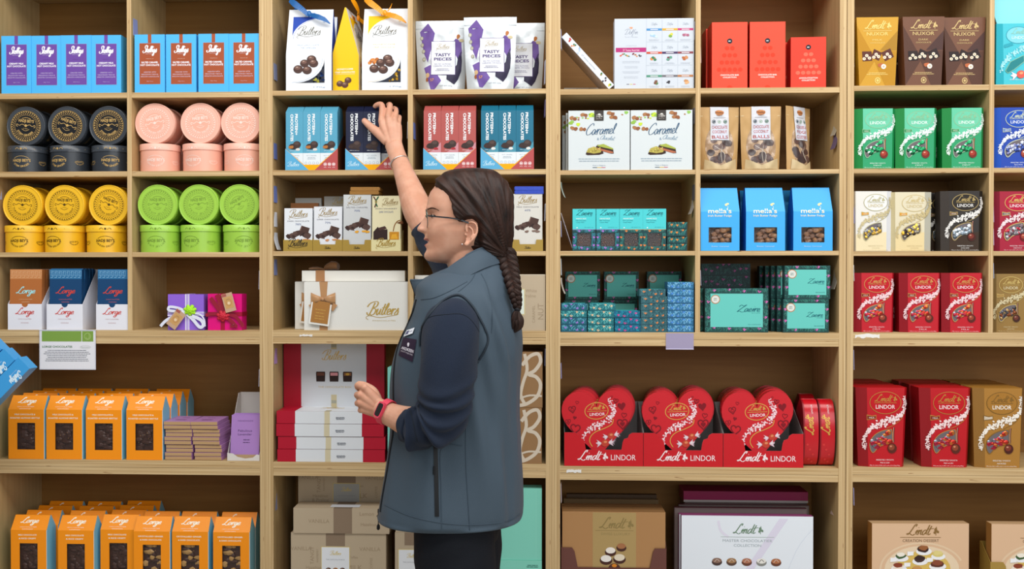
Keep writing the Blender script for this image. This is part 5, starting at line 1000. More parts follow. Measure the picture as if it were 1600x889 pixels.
# clear label holder leaning in the corner
g = G(); a = U(876.5, 332, .05); b = U(895.5, 391, .05); L = math.hypot(a.x-b.x, a.z-b.z); g.box(-.0007, 0, 0, .09, 0, L, P('#d9d4de', .15, 0, .6, alpha=.55)); g.box(-.0008, .0002, -.001, 0, 0, L, P('#e6e0ea', .2)); o = g.obj('clear_label_holder'); o.rotation_euler = (0, math.atan2(a.x-b.x, a.z-b.z), 0); o.location = (b.x, .03, z+.0004); tag(o, 'clear plastic label holder leaning beside the turquoise cartons', 'label holder')
# ---- fudge boxes
def fudge():
    k = K(1195); W, H, D, b0 = 61, 100.5, .075, 62; r = thing('fudge_box'); bl = card('#3aa9ee'); s_ = card('#0f62c0'); w = W*k/2; h = H*k; z0 = b0*k; ti = 1.3*k; u0, u1, v0, v1 = 12.5, 48.5, 13, 37; X = lambda u: (u-W/2)*k; g = G(k, W)
    for a, b, c, d in ((0, 0, W, v0), (0, v1, W, b0), (0, v0, u0, v1), (u1, v0, W, v1)): g.add([(X(a), 0, b*k), (X(c), 0, b*k), (X(c), 0, d*k), (X(a), 0, d*k)], [(0, 1, 2, 3)], bl)
    f1 = D*.40; g.add([(-w, 0, z0), (w, 0, z0), (w-ti, f1, h), (-w+ti, f1, h)], [(0, 1, 2, 3)], bl); g.add([(-w+ti, f1, h), (w-ti, f1, h), (w-ti, D-f1, h), (-w+ti, D-f1, h)], [(0, 1, 2, 3)], bl); g.add([(w, D, z0), (-w, D, z0), (-w+ti, D-f1, h), (w-ti, D-f1, h)], [(0, 1, 2, 3)], bl); g.add([(w, D, 0), (-w, D, 0), (-w, D, z0), (w, D, z0)], [(0, 1, 2, 3)], bl)
    for sx in (-1, 1): g.add([(sx*w, 0, 0), (sx*w, D, 0), (sx*w, D, z0), (sx*(w-ti), D-f1, h), (sx*(w-ti), f1, h), (sx*w, 0, z0)], [(0, 1, 2, 3, 4, 5)], s_)
    g.add([(-w, 0, .0003), (w, 0, .0003), (w, D, .0003), (-w, D, .0003)], [(0, 1, 2, 3)], bl); sl = f1/(h-z0)
    g.S = lambda u, v, l: ((u-W/2)*k, (0 if v <= b0 else (v-b0)*k*sl)-l*.0003, v*k); c = '#f3efd0'
    g.stroke([(0, 37.3), (W, 37.3)], .35, '#4fb4ea', 1, 1)
    g.S = lambda u, v, l: ((u-W/2)*k, max(0, (v-b0)*k*sl)-.0004-l*.0003, v*k)
    g.txt("mella's", W/2-.5, 59.5, 7.4, c, 2, fit=36.5, bold=.012); g.txt('Irish Butter Fudge', W/2-.5, 54, 3.2, c, 2, fit=37, res=1, bold=.01); g.blob(W/2+10, 73, 2, 2, '#ece0a0', 2, 1); g.blob(W/2+12.5, 74.5, 1.8, 1.8, '#ece0a0', 2, 2); g.stroke([(W/2+11, 72), (W/2+13, 69), (W/2+11, 67)], .5, '#d9e6c0', 2)
    g.txt('Butter Caramel', W/2, 6, 2.2, '#bfdcec', 2, fit=27, res=1); g.obj('carton', r)
    g = G(k, W); rr = random.Random(3)
    for i in range(14): g.ball((X(rr.uniform(u0+2, u1-2)), .009, rr.uniform(v0+2, v1-2)*k), (rr.uniform(4, 6)*k, .006, rr.uniform(3.5, 5)*k), P(('#8a5c38', '#a6764a', '#7a5238')[i % 3], .3, 0, .6, .6, 120), 7, jit=.25, sm=False)
    g.box(X(u0)-.002, X(u1)+.002, .014, .016, v0*k-.002, v1*k+.002, P('#5a3c28')); g.obj('fudge_pieces', r)
    g = G(k, W); n = 9; vs_ = [(X(u0+(u1-u0)*i/n), .0006+(0 if i in (0, n) or j in (0, n) else rr.uniform(0, .0022)), (v0+(v1-v0)*j/n)*k) for j in range(n+1) for i in range(n+1)]
    g.add(vs_, [(j*(n+1)+i, j*(n+1)+i+1, (j+1)*(n+1)+i+1, (j+1)*(n+1)+i) for j in range(n) for i in range(n)], FILM, False); g.obj('window_film', r); return r
fp_ = Proto(fudge())
for i, px in enumerate((1125, 1196, 1270)):
    o = put(fp_(), px, .006, z); o.location.x = CL('C', 1, o.location.x, 30.5*K(1195)); tag(o, 'bright blue butter fudge box with window, %s of the three in front' % ('left', 'middle', 'right')[i], 'box', 'bright blue fudge boxes')
    o = at(fp_(), o.location.x+(.004 if i < 2 else -.008), .105, z); tag(o, 'bright blue butter fudge box standing in shade behind the %s one' % ('left', 'middle', 'right')[i], 'box', 'bright blue fudge boxes')
# ---- stacks of small flowered boxes
z = SZ('C', 4); kk = 11.05*K(990)+.0005
cs = dict(purple=('#1f5a6e', ('#3f8fa6', '#2c6f8a', '#5fa8ba'), '#a878d8'), teal=('#1f6a74', ('#4fa8aa', '#2c8088', '#74c4c0'), '#edc8a0'), pink=('#0f5a74', ('#1f90aa', '#2a74a0'), '#d84a94'), orange=('#33606a', ('#4d8288', '#2a5058'), '#e88844'), blue=('#2f6a92', ('#5fa6d0', '#3f86b8', '#8ac0e0'), '#4f8fe0'))
for nm, px, cols, dx in (('first', 896.8, ['purple', 'purple', 'teal', 'purple'], .5), ('second', 939, ['teal']*4, 3), ('third', 981, ['pink']*3, -1.5), ('fourth', 1022, ['orange']*6, -3), ('fifth', 1063.6, ['blue']*7, 0)):
    for i, c in enumerate(cols):
        key = 'tb_'+c
        if key not in globals(): globals()[key] = Proto(tiny_box(*cs[c], seed=len(c)))
        n = len(cols); px_ = px+(dx if i == n-1 else 0)*.8; o = put(globals()[key](), px_, .006+.0015*(i % 2), z+i*kk); tag(o, 'small flowered chocolate box in the %s stack from the left, %s from the bottom' % (nm, ordn(i)), 'box', 'stacked small flowered boxes')
def big_teal(W, H, D=.035, seed=0):
    k = K(1150); g = G(k, W); g.box(-W*k/2, W*k/2, 0, D, 0, H*k, card('#17393a')); b = W*.085; lf = ('#2d6a62', '#3c8074', '#1f5450'); fl = '#d667b4'; t = H*.12
    for i, (a, b_, c, d) in enumerate(((.2, .2, W-.2, t), (.2, H-t, W-.2, H-.2), (.2, t, b, H-t), (W-b, t, W-.2, H-t))): leafy(g, a, b_, c, d, '#1c4544', lf, fl, int((c-a)*(d-b_)/4.5), 1, i+seed, 3.2)
    g.rect(b, t, W-b, H-t, '#66c6bc', 4); g.script('Zaeire', W*.68, H*.47, W*.36, '#1c6a72', 5, pen=.16, hs=.8); g.txt('CHOCOLATES', W*.8, H*.43, 1.5, '#1c6a72', 5, fit=W*.14, res=1); g.txt('MILK CHOCOLATES', W*.78, t+3.2, 1.7, '#1c6a72', 5, fit=W*.2, res=1)
    g.ell(W*.165, H*.75, 7.2, 7.2, '#b8794a', 5, 20); g.ell(W*.165, H*.75, 6, 6, '#d9dcd6', 6, 20); g.lines(W*.165, H*.76, 7, 2, 2.4, 1, '#7a8a86', 7); return g.obj('teal_chocolate_box')
bt = Proto(big_teal(99, 69.5)); o = put(bt(), 1151, .006, z); tag(o, 'large teal chocolate box with flowered border and round sticker, at the front', 'box', 'large teal boxes')
for j in range(2): o = at(bt(), XW(1151, .006)-.013*0-.006, .045+.04*j, z); o.location.x = CL('C', 1, o.location.x-.01, 50*K(1150)); tag(o, 'large teal chocolate box standing %s behind the large front one' % ('just', 'further')[j], 'box', 'large teal boxes')
k = K(1150)
for j in range(2):
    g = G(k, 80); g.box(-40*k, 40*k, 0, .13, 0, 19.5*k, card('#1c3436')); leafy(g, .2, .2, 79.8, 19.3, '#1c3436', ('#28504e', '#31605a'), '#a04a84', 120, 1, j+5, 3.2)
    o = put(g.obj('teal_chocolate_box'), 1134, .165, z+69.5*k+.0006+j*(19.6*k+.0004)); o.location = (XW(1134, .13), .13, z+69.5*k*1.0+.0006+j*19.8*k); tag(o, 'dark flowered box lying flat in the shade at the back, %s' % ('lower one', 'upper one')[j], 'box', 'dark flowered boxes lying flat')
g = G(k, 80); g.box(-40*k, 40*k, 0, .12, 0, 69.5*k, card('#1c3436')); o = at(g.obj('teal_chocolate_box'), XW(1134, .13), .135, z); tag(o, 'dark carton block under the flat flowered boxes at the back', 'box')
st = Proto(big_teal(71, 52.5, .030, 3))
for lv in range(2):
    for j in range(5 if lv else 4):
        o = at(st(), XW((1259.5, 1261.5)[lv], .006)-(.0105*j if j < 4 else .058)-(.004*lv if j else 0), .006+.0335*j, z+lv*(52.6*k+.0004)) if j < 4 else at(st(), XW(1261.5, .006)-.062, .006+.0335*j+.02, z+lv*(52.6*k+.0004))
        if j == 4: o.location.z = z+52.6*k+.0004; o.location.x += .02
        tag(o, '%s teal chocolate box with flowered border at right, %s' % (('lower', 'upper')[lv], 'front one' if j == 0 else ordn(j)+' behind the front one'), 'box', 'two-level teal boxes at right')
# dark cartons at the back of the left bay
sh = Proto(big_teal(58, 48, .04, 7))
for i, px in enumerate((908.5, 969, 1036)):
    Y = .17+.02*i; x = XW(px, Y)
    for lv in range(2): o = at(sh(), x+(.004*lv), Y, z+lv*(48*K(1150)*1.0+.0006)); tag(o, 'teal chocolate box in the shade behind the small stacks, %s column, %s' % (('left', 'middle', 'right')[i], ('lower', 'upper')[lv]), 'box', 'teal boxes in the shade')
g = G(); a = U(1040.5, 520.5, -.002); b = U(1083.8, 546, -.002); g.box(0, b.x-a.x, 0, .0012, 0, a.z-b.z, P('#b3a9c9', .2, 0, .5, alpha=.72)); g.box(0, b.x-a.x, -.0012, 0, 0, .0022, P('#d9d4f0', .2)); o = g.obj('clear_label_holder'); o.location = (a.x, -.0018, b.z); tag(o, 'empty clear lilac label holder hanging on the shelf edge below the flowered stacks', 'label holder')
# ---- heart boxes in red display trays
def heart_pts(W, H, n=30):
    pts = []
    for i in range(2*n):
        t = 2*math.pi*i/(2*n); x = 16*math.sin(t)**3; y = 13*math.cos(t)-5*math.cos(2*t)-2*math.cos(3*t)-math.cos(4*t); pts.append((x*W/32., (y+17)/29.0*H))
    return pts[::-1]
def logo(g, u, v, wd, c, l=3):
    g.script('Lindt', u-wd*.11, v, wd*.70, c, l, pen=.17, hs=.95); a = u+wd*.44
    g.stroke([(a, v-wd*.02), (a+wd*.02, v+wd*.26)], wd*.02, c, l, 1); g.blob(a, v+wd*.16, wd*.05, wd*.07, c, l, 3, 7); g.blob(a+wd*.06, v+wd*.1, wd*.05, wd*.05, c, l, 4, 7); g.blob(a-wd*.03, v+wd*.07, wd*.04, wd*.04, c, l, 5, 7)
def petals(g, path, width, c, n, l=3, seed=0, s=3):
    rr = random.Random(seed); p = smooth(path, 8)
    for i in range(n):
        t = (i+rr.random())/n; q = t*(len(p)-1); j = min(int(q), len(p)-2); f = q-j; x = p[j][0]*(1-f)+p[j+1][0]*f; y = p[j][1]*(1-f)+p[j+1][1]*f
        wd = width*math.sin(math.pi*(.08+.86*t))**.8; a = rr.uniform(0, 2*math.pi); d = rr.uniform(-.5, .5)*wd; x += d*.55; y += d*.85; L = s*rr.uniform(.7, 1.25)*(.45+.55*math.sin(math.pi*(.05+.9*t))); ww = L*.32; ca, sa = math.cos(a), math.sin(a)
        g.fill([(x, y), (x+L*.5*ca-ww*sa, y+L*.5*sa+ww*ca), (x+L*ca, y+L*sa), (x+L*.5*ca+ww*sa, y+L*.5*sa-ww*ca)], c[i % len(c)], l+(i % 3))
def candy(g, u, v, s, rot, l=6):
    c, d = math.cos(rot), math.sin(rot); T = lambda x, y: (u+(x*c-y*d)*s, v+(x*d+y*c)*s)
    for sg in (-1, 1): g.fill([T(sg*.8, 0), T(sg*2.4, 1.2), T(sg*2.0, .5), T(sg*2.7, .2), T(sg*2.1, -.3), T(sg*2.4, -1.1)], P('#e6c9d4', .2, .2, .6), l); g.fill([T(sg*1.1, 0), T(sg*2.1, .7), T(sg*1.9, -.2)], P('#f4e6ea', .2, .2, .6), l+1)
    g.fill([T(1.1*math.cos(a), 1.05*math.sin(a)) for a in [2*math.pi*i/14 for i in range(14)]], P('#c8402a', .25, .2, .6), l+2); g.fill([T(.15+.5*math.cos(a), .3+.35*math.sin(a)) for a in [2*math.pi*i/10 for i in range(10)]], P('#e88a5a', .25, .2, .6), l+3)
def heart_box():
    k = K(1060); W, H, D = 111, 112, .026; r = thing('heart_box'); hp = heart_pts(W, H); g = G(k, W); g.prism([(x*k, z_*k) for x, z_ in hp], 0, D, card('#c80f1f'), side=P('#b00c1c', .25, 0, .5)); 
    g.S = lambda u, v, l: ((u-W/2)*k, -l*.00022, v*k); gd = P('#d8a548', .35, .3, .5); wt = '#f6e2e6'
    g.ring(55, 80, 19, 13.5, 1.1, gd, 2, 30, rot=.06); logo(g, 55, 82, 25, gd, 3); g.rect(40, 79.2, 71, 79.9, gd, 3); g.txt('LINDOR', 56, 72.5, 4.6, wt, 3, fit=24, res=1, bold=.01)
    petals(g, [(74, 98), (79, 90), (82, 80), (78, 68), (64, 60), (50, 56), (38, 48), (32, 38), (33, 28)], 13, (wt, '#f0c4cc'), 150, 3, 5, 4.2)
    g.stroke([(81, 66), (78, 58), (66, 52), (52, 47), (44, 40), (42, 32), (46, 24)], 1.2, gd, 3); candy(g, 76, 40, 5, .2); candy(g, 66, 29, 5.4, .05)
    def hrt(u, v, s, c, fill=False, l=2, rot=0):
        p = [(x*math.cos(rot)-(y-s/2)*math.sin(rot)+u, x*math.sin(rot)+(y-s/2)*math.cos(rot)+v) for x, y in heart_pts(s, s, 10)]
        if fill: g.fill(p, c, l)
        else: g.stroke(p+[p[0]], s*.13, c, l, 1)
    dk = '#7d0a1a'
    for u, v, s, f, ro in ((17, 83, 11, 0, .15), (17, 83, 5, 0, .15), (25, 94, 5, 0, -.2), (9.5, 64, 8, 0, .1), (9.5, 64, 3, 1, 0), (20, 70, 6, 1, -.3), (20, 52, 15, 0, -.2), (86, 94, 8, 0, -.2), (86, 94, 4, 0, -.2), (95, 85, 13, 1, .1), (98, 71, 8, 0, -.2), (95, 57, 16, 0, 0), (95, 57, 8, 1, 0), (80, 101, 3.5, 0, 0)): hrt(u, v, s, dk, f, 2, ro)
    g.obj('box', r); g = G(k, W); g.prism([(x*k*1.008, (z_-.4)*k*1.006) for x, z_ in hp], .0035, .0115, P('#c0101f', .25, 0, .5)); g.obj('lid_rim', r); return r
def heart_tray():
    k = K(1060); W = 124; fr = [(0, 0), (W, 0), (W, 53)]
    L_ = [(107, 53), (102, 50), (100, 45), (94, 43), (92, 38), (90, 26)]; fr += L_+[(W-x, y) for x, y in reversed(L_)]+[(0, 53)]
    r, g = tray('display_tray', W, 53, 92, .17, k, P('#8e8a88', .6), front=fr, fmat=card('#c8101e')); g.div = 0
    logo(g, 44, 9.5, 46, '#f6e6e8', 2); g.txt('LINDOR', 93, 9.5, 9, '#f6e6e8', 2, fit=39, bold=.0, res=2); g.obj('front_panel', r); return r
z = SZ('C', 5); ht = Proto(heart_tray()); hx = Proto(heart_box())
for i, (px, hp_, n) in enumerate(((943.5, 932, 7), (1068, 1060, 7), (1193.5, 1186, 7))):
    o = put(ht(), px, .004, z); tag(o, 'red heart-box display tray with white lettering, %s of the three' % ('left', 'middle', 'right')[i], 'display tray', 'red heart-box trays'); xt = o.location.x
    for j in range(n):
        x = xt+(-.0095+.005*j-(0 if i else .004)); x = CL('C', 0 if i == 0 else 1, x, .1095) if i == 0 else x
        o = hx(); at(o, x, .007+j*.030, z+.0125*1.0+.0006) if j < 5 else at(o, x-.002, .192+.034*(j-5), z+.006); o.rotation_euler = (math.radians(-3), math.radians(-2.5+(j % 2)*1.5), 0); tag(o, 'red heart-shaped chocolate box in the %s tray, %s' % (('left', 'middle', 'right')[i], 'front one' if j == 0 else ordn(j)+' behind the front one'), 'heart box', 'red heart-shaped boxes')
def side_heart():   # heart box turned edge-on
    k = K(1280); r = thing('heart_box'); W, H, D = 104, 106, 23; g = G(k, W); hp = heart_pts(W, H)
    pts = [(x*k, z_*k) for x, z_ in hp]; g.X = Matrix.Rotation(math.pi/2, 4, 'Z'); g.prism(pts, -D*k/2, D*k/2, card('#c00f1f'), side=P('#c4101f', .22, 0, .55)); g.X = None
    g.S = lambda u, v, l: ((u-D/2)*k, -(16*.99*W/32)*k-l*.0003+max(0, (abs(v-66)-22))**2*.0000045*1, v*k); g.obj('box', r); return r
def rounded_side():
    k = K(1280); D, H, L = 23.5, 106, .13; g = G(k, D); r = thing('heart_box'); c = P('#c4101f', .22, 0, .55); e = 26; prof = [(0, 0), (0, 0)]
    ys = [];
    for i in range(25):   # bulging edge seen from the front: profile runs in y and z
        a = math.pi*i/24; ys.append((.052-(.052)*math.sin(a)**.62, H/2*k*(1-math.cos(a))))
    ring = ys+[(.052, H*k), (L, H*k*.62), (L, H*k*.4)]
    v = [(-D*k/2, y, z_) for y, z_ in ring]+[(D*k/2, y, z_) for y, z_ in ring]; n = len(ring); g.add(v, [tuple(range(n)), tuple(reversed(range(n, 2*n)))], card('#7e0a16')); g.add(v, [(i, (i+1) % n, (i+1) % n+n, i+n) for i in range(n)], c, True)
    def S(u, vv, l):
        a = math.acos(max(-1, min(1, 1-2*vv/H))); return ((u-D/2)*k, .052-.052*math.sin(a)**.62-.0004-l*.0003, vv*k)
    g.S = S; g.script('Lindt', 15, 66, 26, P('#d8a548', .35, .3, .5), 2, rot=math.pi/2, pen=.24); g.txt('LINDOR', 15, 92, 2.8, '#f4dede', 2, fit=14, rot=math.pi/2, res=1)
    for i, (u, vv) in enumerate(((9, 12), (15, 20), (10, 28), (6, 36), (14, 8))): g.ell(u, vv, 2, 2, '#d83a3a', 2, 8)
    g.obj('box', r); g = G(k, D); 
    v = [(-D*k/2-.0006, y-.0008, z_) for y, z_ in ys]+[(-D*k/2+.004, y-.0008, z_) for y, z_ in ys]; n = len(ys); g.add(v, [(i, i+1, i+1+n, i+n) for i in range(n-1)], card('#8c0b18'), True); g.obj('rim', r); return r
rs = Proto(rounded_side())
for i, px in enumerate((1268.5, 1294)):
    o = put(rs(), px, .012, z); tag(o, 'red chocolate box standing edge-on beside the right heart tray, %s' % ('left', 'right')[i], 'box', 'red boxes standing edge-on')
o = at(rs(), XW(1264, .15), .155, z); o.location.y = .148; tag(o, 'red chocolate box standing edge-on at the back, behind the other two', 'box', 'red boxes standing edge-on')
# ---- bottom row: golden box in brown tray, white chocolatier box
z = SZ('C', 6); k = K(960)
def gold_box():
    W, H = 162, HP('C', 6, 960, 800, .014); g = G(k, W); g.box(-W*k/2, W*k/2, 0, .026, 0, H*k, P('#b98a5a', .3, .35, .5, .1, 30)); g.rect(48, 1, 116, H-1, P('#b99c66', .3, .35, .5, .1, 30), 1); logo(g, 84, H-26, 52, '#8f7a4a', 2); g.rect(52, H-30, 112, H-29.4, '#8f7a4a', 2); g.txt('SWISS LUXURY', 84, H-37, 4.2, '#9a8656', 2, fit=46, res=1)
    for u, v, q, c in ((93, H-55, 8, '#a8704a'), (76, H-62, 9, '#efe6dc'), (69, H-75, 10, '#efe9e2'), (90, H-73, 10, '#e6d8c0'), (82, H-88, 10, '#5a342a')): g.ell(u, v-2, q, q*.72, '#4a2a22', 3, 16); g.ell(u, v+1, q*.85, q*.55, c, 4, 14)
    g.ell(82, H-85, 4, 2.8, '#e08a2a', 5, 10); return g.obj('golden_chocolate_box')
gb = Proto(gold_box())
for j in range(4): o = at(gb(), XW(959.5, .014), .0145+j*.0285, z+.0013); tag(o, 'golden chocolate box in the brown tray of the bottom row, %s' % ('front one' if j == 0 else ordn(j)+' behind the front one'), 'box', 'golden chocolate boxes')
W = 165; fr = [(0, 0), (W, 0), (W, 86), (147, 86), (144, 80), (139, 55), (26, 55), (21, 80), (17, 86), (0, 86)]
r, g = tray('display_tray', W, 86, 138, .135, k, P('#6a4038', .5), front=fr); g.obj('front_panel', r); put(r, 959.5, .010, z); tag(r, 'brown display tray with cut-out front holding golden chocolate boxes', 'display tray')
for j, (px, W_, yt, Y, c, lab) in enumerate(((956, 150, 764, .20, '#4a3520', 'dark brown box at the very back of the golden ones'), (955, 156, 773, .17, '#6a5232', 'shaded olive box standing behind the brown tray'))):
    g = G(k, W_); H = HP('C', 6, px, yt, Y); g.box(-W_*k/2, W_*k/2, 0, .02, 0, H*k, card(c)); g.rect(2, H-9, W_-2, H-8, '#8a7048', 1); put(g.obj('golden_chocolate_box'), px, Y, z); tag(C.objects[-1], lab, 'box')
def white_choc(W, yt, px, Y, full, edge='#8a3a6a'):
    k = K(1170); H = HP('C', 6, px, yt, Y); g = G(k, W); g.box(-W*k/2, W*k/2, 0, .022, 0, H*k, P('#dfe6ee', .3, 0, .4), dict(top=card(edge), left=card(edge)))
    if full:
        g.rect(0, 0, W, H-.8, '#e4eaf2', 1); g.fill([(66, 1), (78, 1), (168, H-4), (154, H-4)], '#dcd8ea', 2); g.stroke([(58, H-8), (62, H-24), (74, H-34)], 4, '#e0dcec', 2); g.stroke([(150, 5), (180, H*.6), (206, H-20)], .5, '#ccd4e4', 2)
        logo(g, 104, H-28, 46, '#6f8a72', 3); g.rect(62, H-34, 146, H-33.4, '#a9b8ae', 3); g.txt('MASTER CHOCOLATIER', 104, H-41.5, 4.2, '#a6b0b6', 3, fit=78, res=1); g.txt('COLLECTION', 104, H-49, 4.2, '#a6b0b6', 3, fit=43, res=1)
        for u, c, l_ in ((56, '#4a3834', '#8a6a5a'), (79, '#5a4034', '#a07a54'), (103, '#6a3f30', '#b0745a'), (126, '#8a8a84', '#e9e6e0'), (149, '#6a3f2e', '#b0704a')): g.ell(u, H-74, 8.2, 5.8, c, 3, 16); g.ell(u, H-71.5, 7.4, 4.2, l_, 4, 14); g.stroke([(u-4, H-74), (u, H-69.5), (u+4, H-73)], .8, '#d8c4b8' if c != '#8a8a84' else '#4a4644', 5)
    return put(g.obj('white_chocolate_box'), px, Y, z)
tag(white_choc(207, 805.5, 1168.5, .018, True), 'white chocolatier box with five printed chocolates, front of the bottom row', 'box', 'white chocolatier boxes')
tag(white_choc(205, 803, 1163, .043, False), 'white chocolatier box just behind the front one with the chocolates', 'box', 'white chocolatier boxes')
k = K(1170)
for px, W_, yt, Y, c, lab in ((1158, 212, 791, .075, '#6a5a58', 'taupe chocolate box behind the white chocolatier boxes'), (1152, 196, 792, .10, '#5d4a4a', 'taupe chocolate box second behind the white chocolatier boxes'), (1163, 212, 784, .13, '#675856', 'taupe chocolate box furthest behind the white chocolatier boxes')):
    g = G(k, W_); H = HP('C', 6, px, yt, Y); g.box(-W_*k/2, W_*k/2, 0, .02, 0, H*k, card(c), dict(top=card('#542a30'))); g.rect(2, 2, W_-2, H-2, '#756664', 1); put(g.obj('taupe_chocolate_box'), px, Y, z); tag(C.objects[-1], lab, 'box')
zt = C.objects[-1].location.z+H*k+.0006; g = G(k, 204); g.box(-102*k, 102*k, 0, .10, 0, 18*k, card('#8a1148'), None); g.rect(0, 0, 204, 3.6, '#a39a98', 1); put(g.obj('maroon_chocolate_box'), 1166, .155, z); C.objects[-1].location.z = U(1166, 785, .155).z; zM = C.objects[-1].location.z; tag(C.objects[-1], 'maroon chocolate box lying flat on boxes at the back of the bottom row', 'box')
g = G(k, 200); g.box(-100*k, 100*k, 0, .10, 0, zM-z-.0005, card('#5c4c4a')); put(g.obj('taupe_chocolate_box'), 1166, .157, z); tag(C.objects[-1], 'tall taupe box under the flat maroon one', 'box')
# ================================================================ unit D
def nuxor(face, tri, tri2, ink, t, nutc):
    k = K(1440); W, Wb, H, D = 65.5, 56, 109, .055; g = G(k, W); m = card(face); a = W*k/2; b = Wb*k/2
    v = [(-b, 0, 0), (b, 0, 0), (b, D, 0), (-b, D, 0), (-a, 0, H*k), (a, 0, H*k), (a, D, H*k), (-a, D, H*k)]; g.add(v, [(0, 1, 5, 4), (1, 2, 6, 5), (2, 3, 7, 6), (3, 0, 4, 7), (4, 5, 6, 7), (3, 2, 1, 0)], m)
    g.S = lambda u, v, l: ((u-W/2)*k*(Wb+(W-Wb)*v/H)/W, -l*.00022, v*k); c = W/2
    g.fill([(0.3, H-14), (c-3, 42), (.3, 0.5)], tri, 1); g.fill([(W-.3, H-22), (c+4, 56), (W-.3, 56)], tri2, 1); g.fill([(c-8, 46), (c+14, .5), (W-.3, .5), (W-.3, 55), (c+6, 55)], tri, 2)
    logo(g, c, H-18.5, 41, ink, 3); g.rect(10, H-22, W-10, H-21.3, ink, 3); g.txt('NUXOR', c, H-29, 5.4, ink, 3, fit=35, bold=.012); g.txt(t, c, H-37.5, 3, ink, 3, fit=16, res=1); g.txt('CHOCOLATE', c, H-41.8, 2.2, ink, 3, fit=25, res=1)
    for u, v_, r_, s in ((15, 47, .1, 1), (31, 49, -.35, .9), (50, 49, .5, 1)):
        g.fill([(u+(x*math.cos(r_)-y*math.sin(r_))*s, v_+(x*math.sin(r_)+y*math.cos(r_))*s) for x, y in ((-8.5, -7), (8, -8), (8.5, 7), (-7.5, 8.5))], nutc, 4)
        for q in range(3): uu = u+(-5+q*4.5)*s; vv = v_+(-4+((q*5) % 9))*s; g.ell(uu, vv, 2.9, 2.5, '#efe2cc', 5, 10); g.ell(uu, vv, 1.3, 1.1, '#c9a27c', 6, 8)
    g.blob(38, 33, 4.2, 3.6, '#b8643c', 5, 2); g.ell(43.5, 30.5, 4.4, 4, '#efe6d8', 6, 12); g.ell(43.5, 30.5, 2, 1.8, '#cdb9a0', 7, 8); g.lines(c, 20, 40, 2, 2.3, .9, ink, 3); g.ring(c+.5, 8.5, 5, 5, 1.4, ink, 3, 18); g.ell(c+.5, 8.5, 2.2, 2.2, ink, 3, 10)
    return g.obj('tapered_chocolate_carton')
z = SZ('D', 1); ng = nuxor('#c9951c', '#b98418', '#a97c22', '#e8cf7a', 'MILK', '#5a2c22'); put(ng, 1369.5, .008, z); tag(ng, 'gold tapered chocolate carton with nut cubes, left of the brown ones', 'carton')
nd = Proto(nuxor('#6e442c', '#55362a', '#4a302c', '#cfb47a', 'DARK', '#2a1c1c'))
for i, px in enumerate((1441.3, 1505.3)): o = put(nd(), px, .008+(.014 if i else 0), z); tag(o, 'dark brown tapered chocolate carton with nut cubes, %s one' % ('left, front', 'right')[i], 'carton', 'dark brown tapered cartons')
o = at(nd(), XW(1425, .07), .085, z); tag(o, 'dark brown tapered chocolate carton in the shade between gold and brown ones', 'carton', 'dark brown tapered cartons')
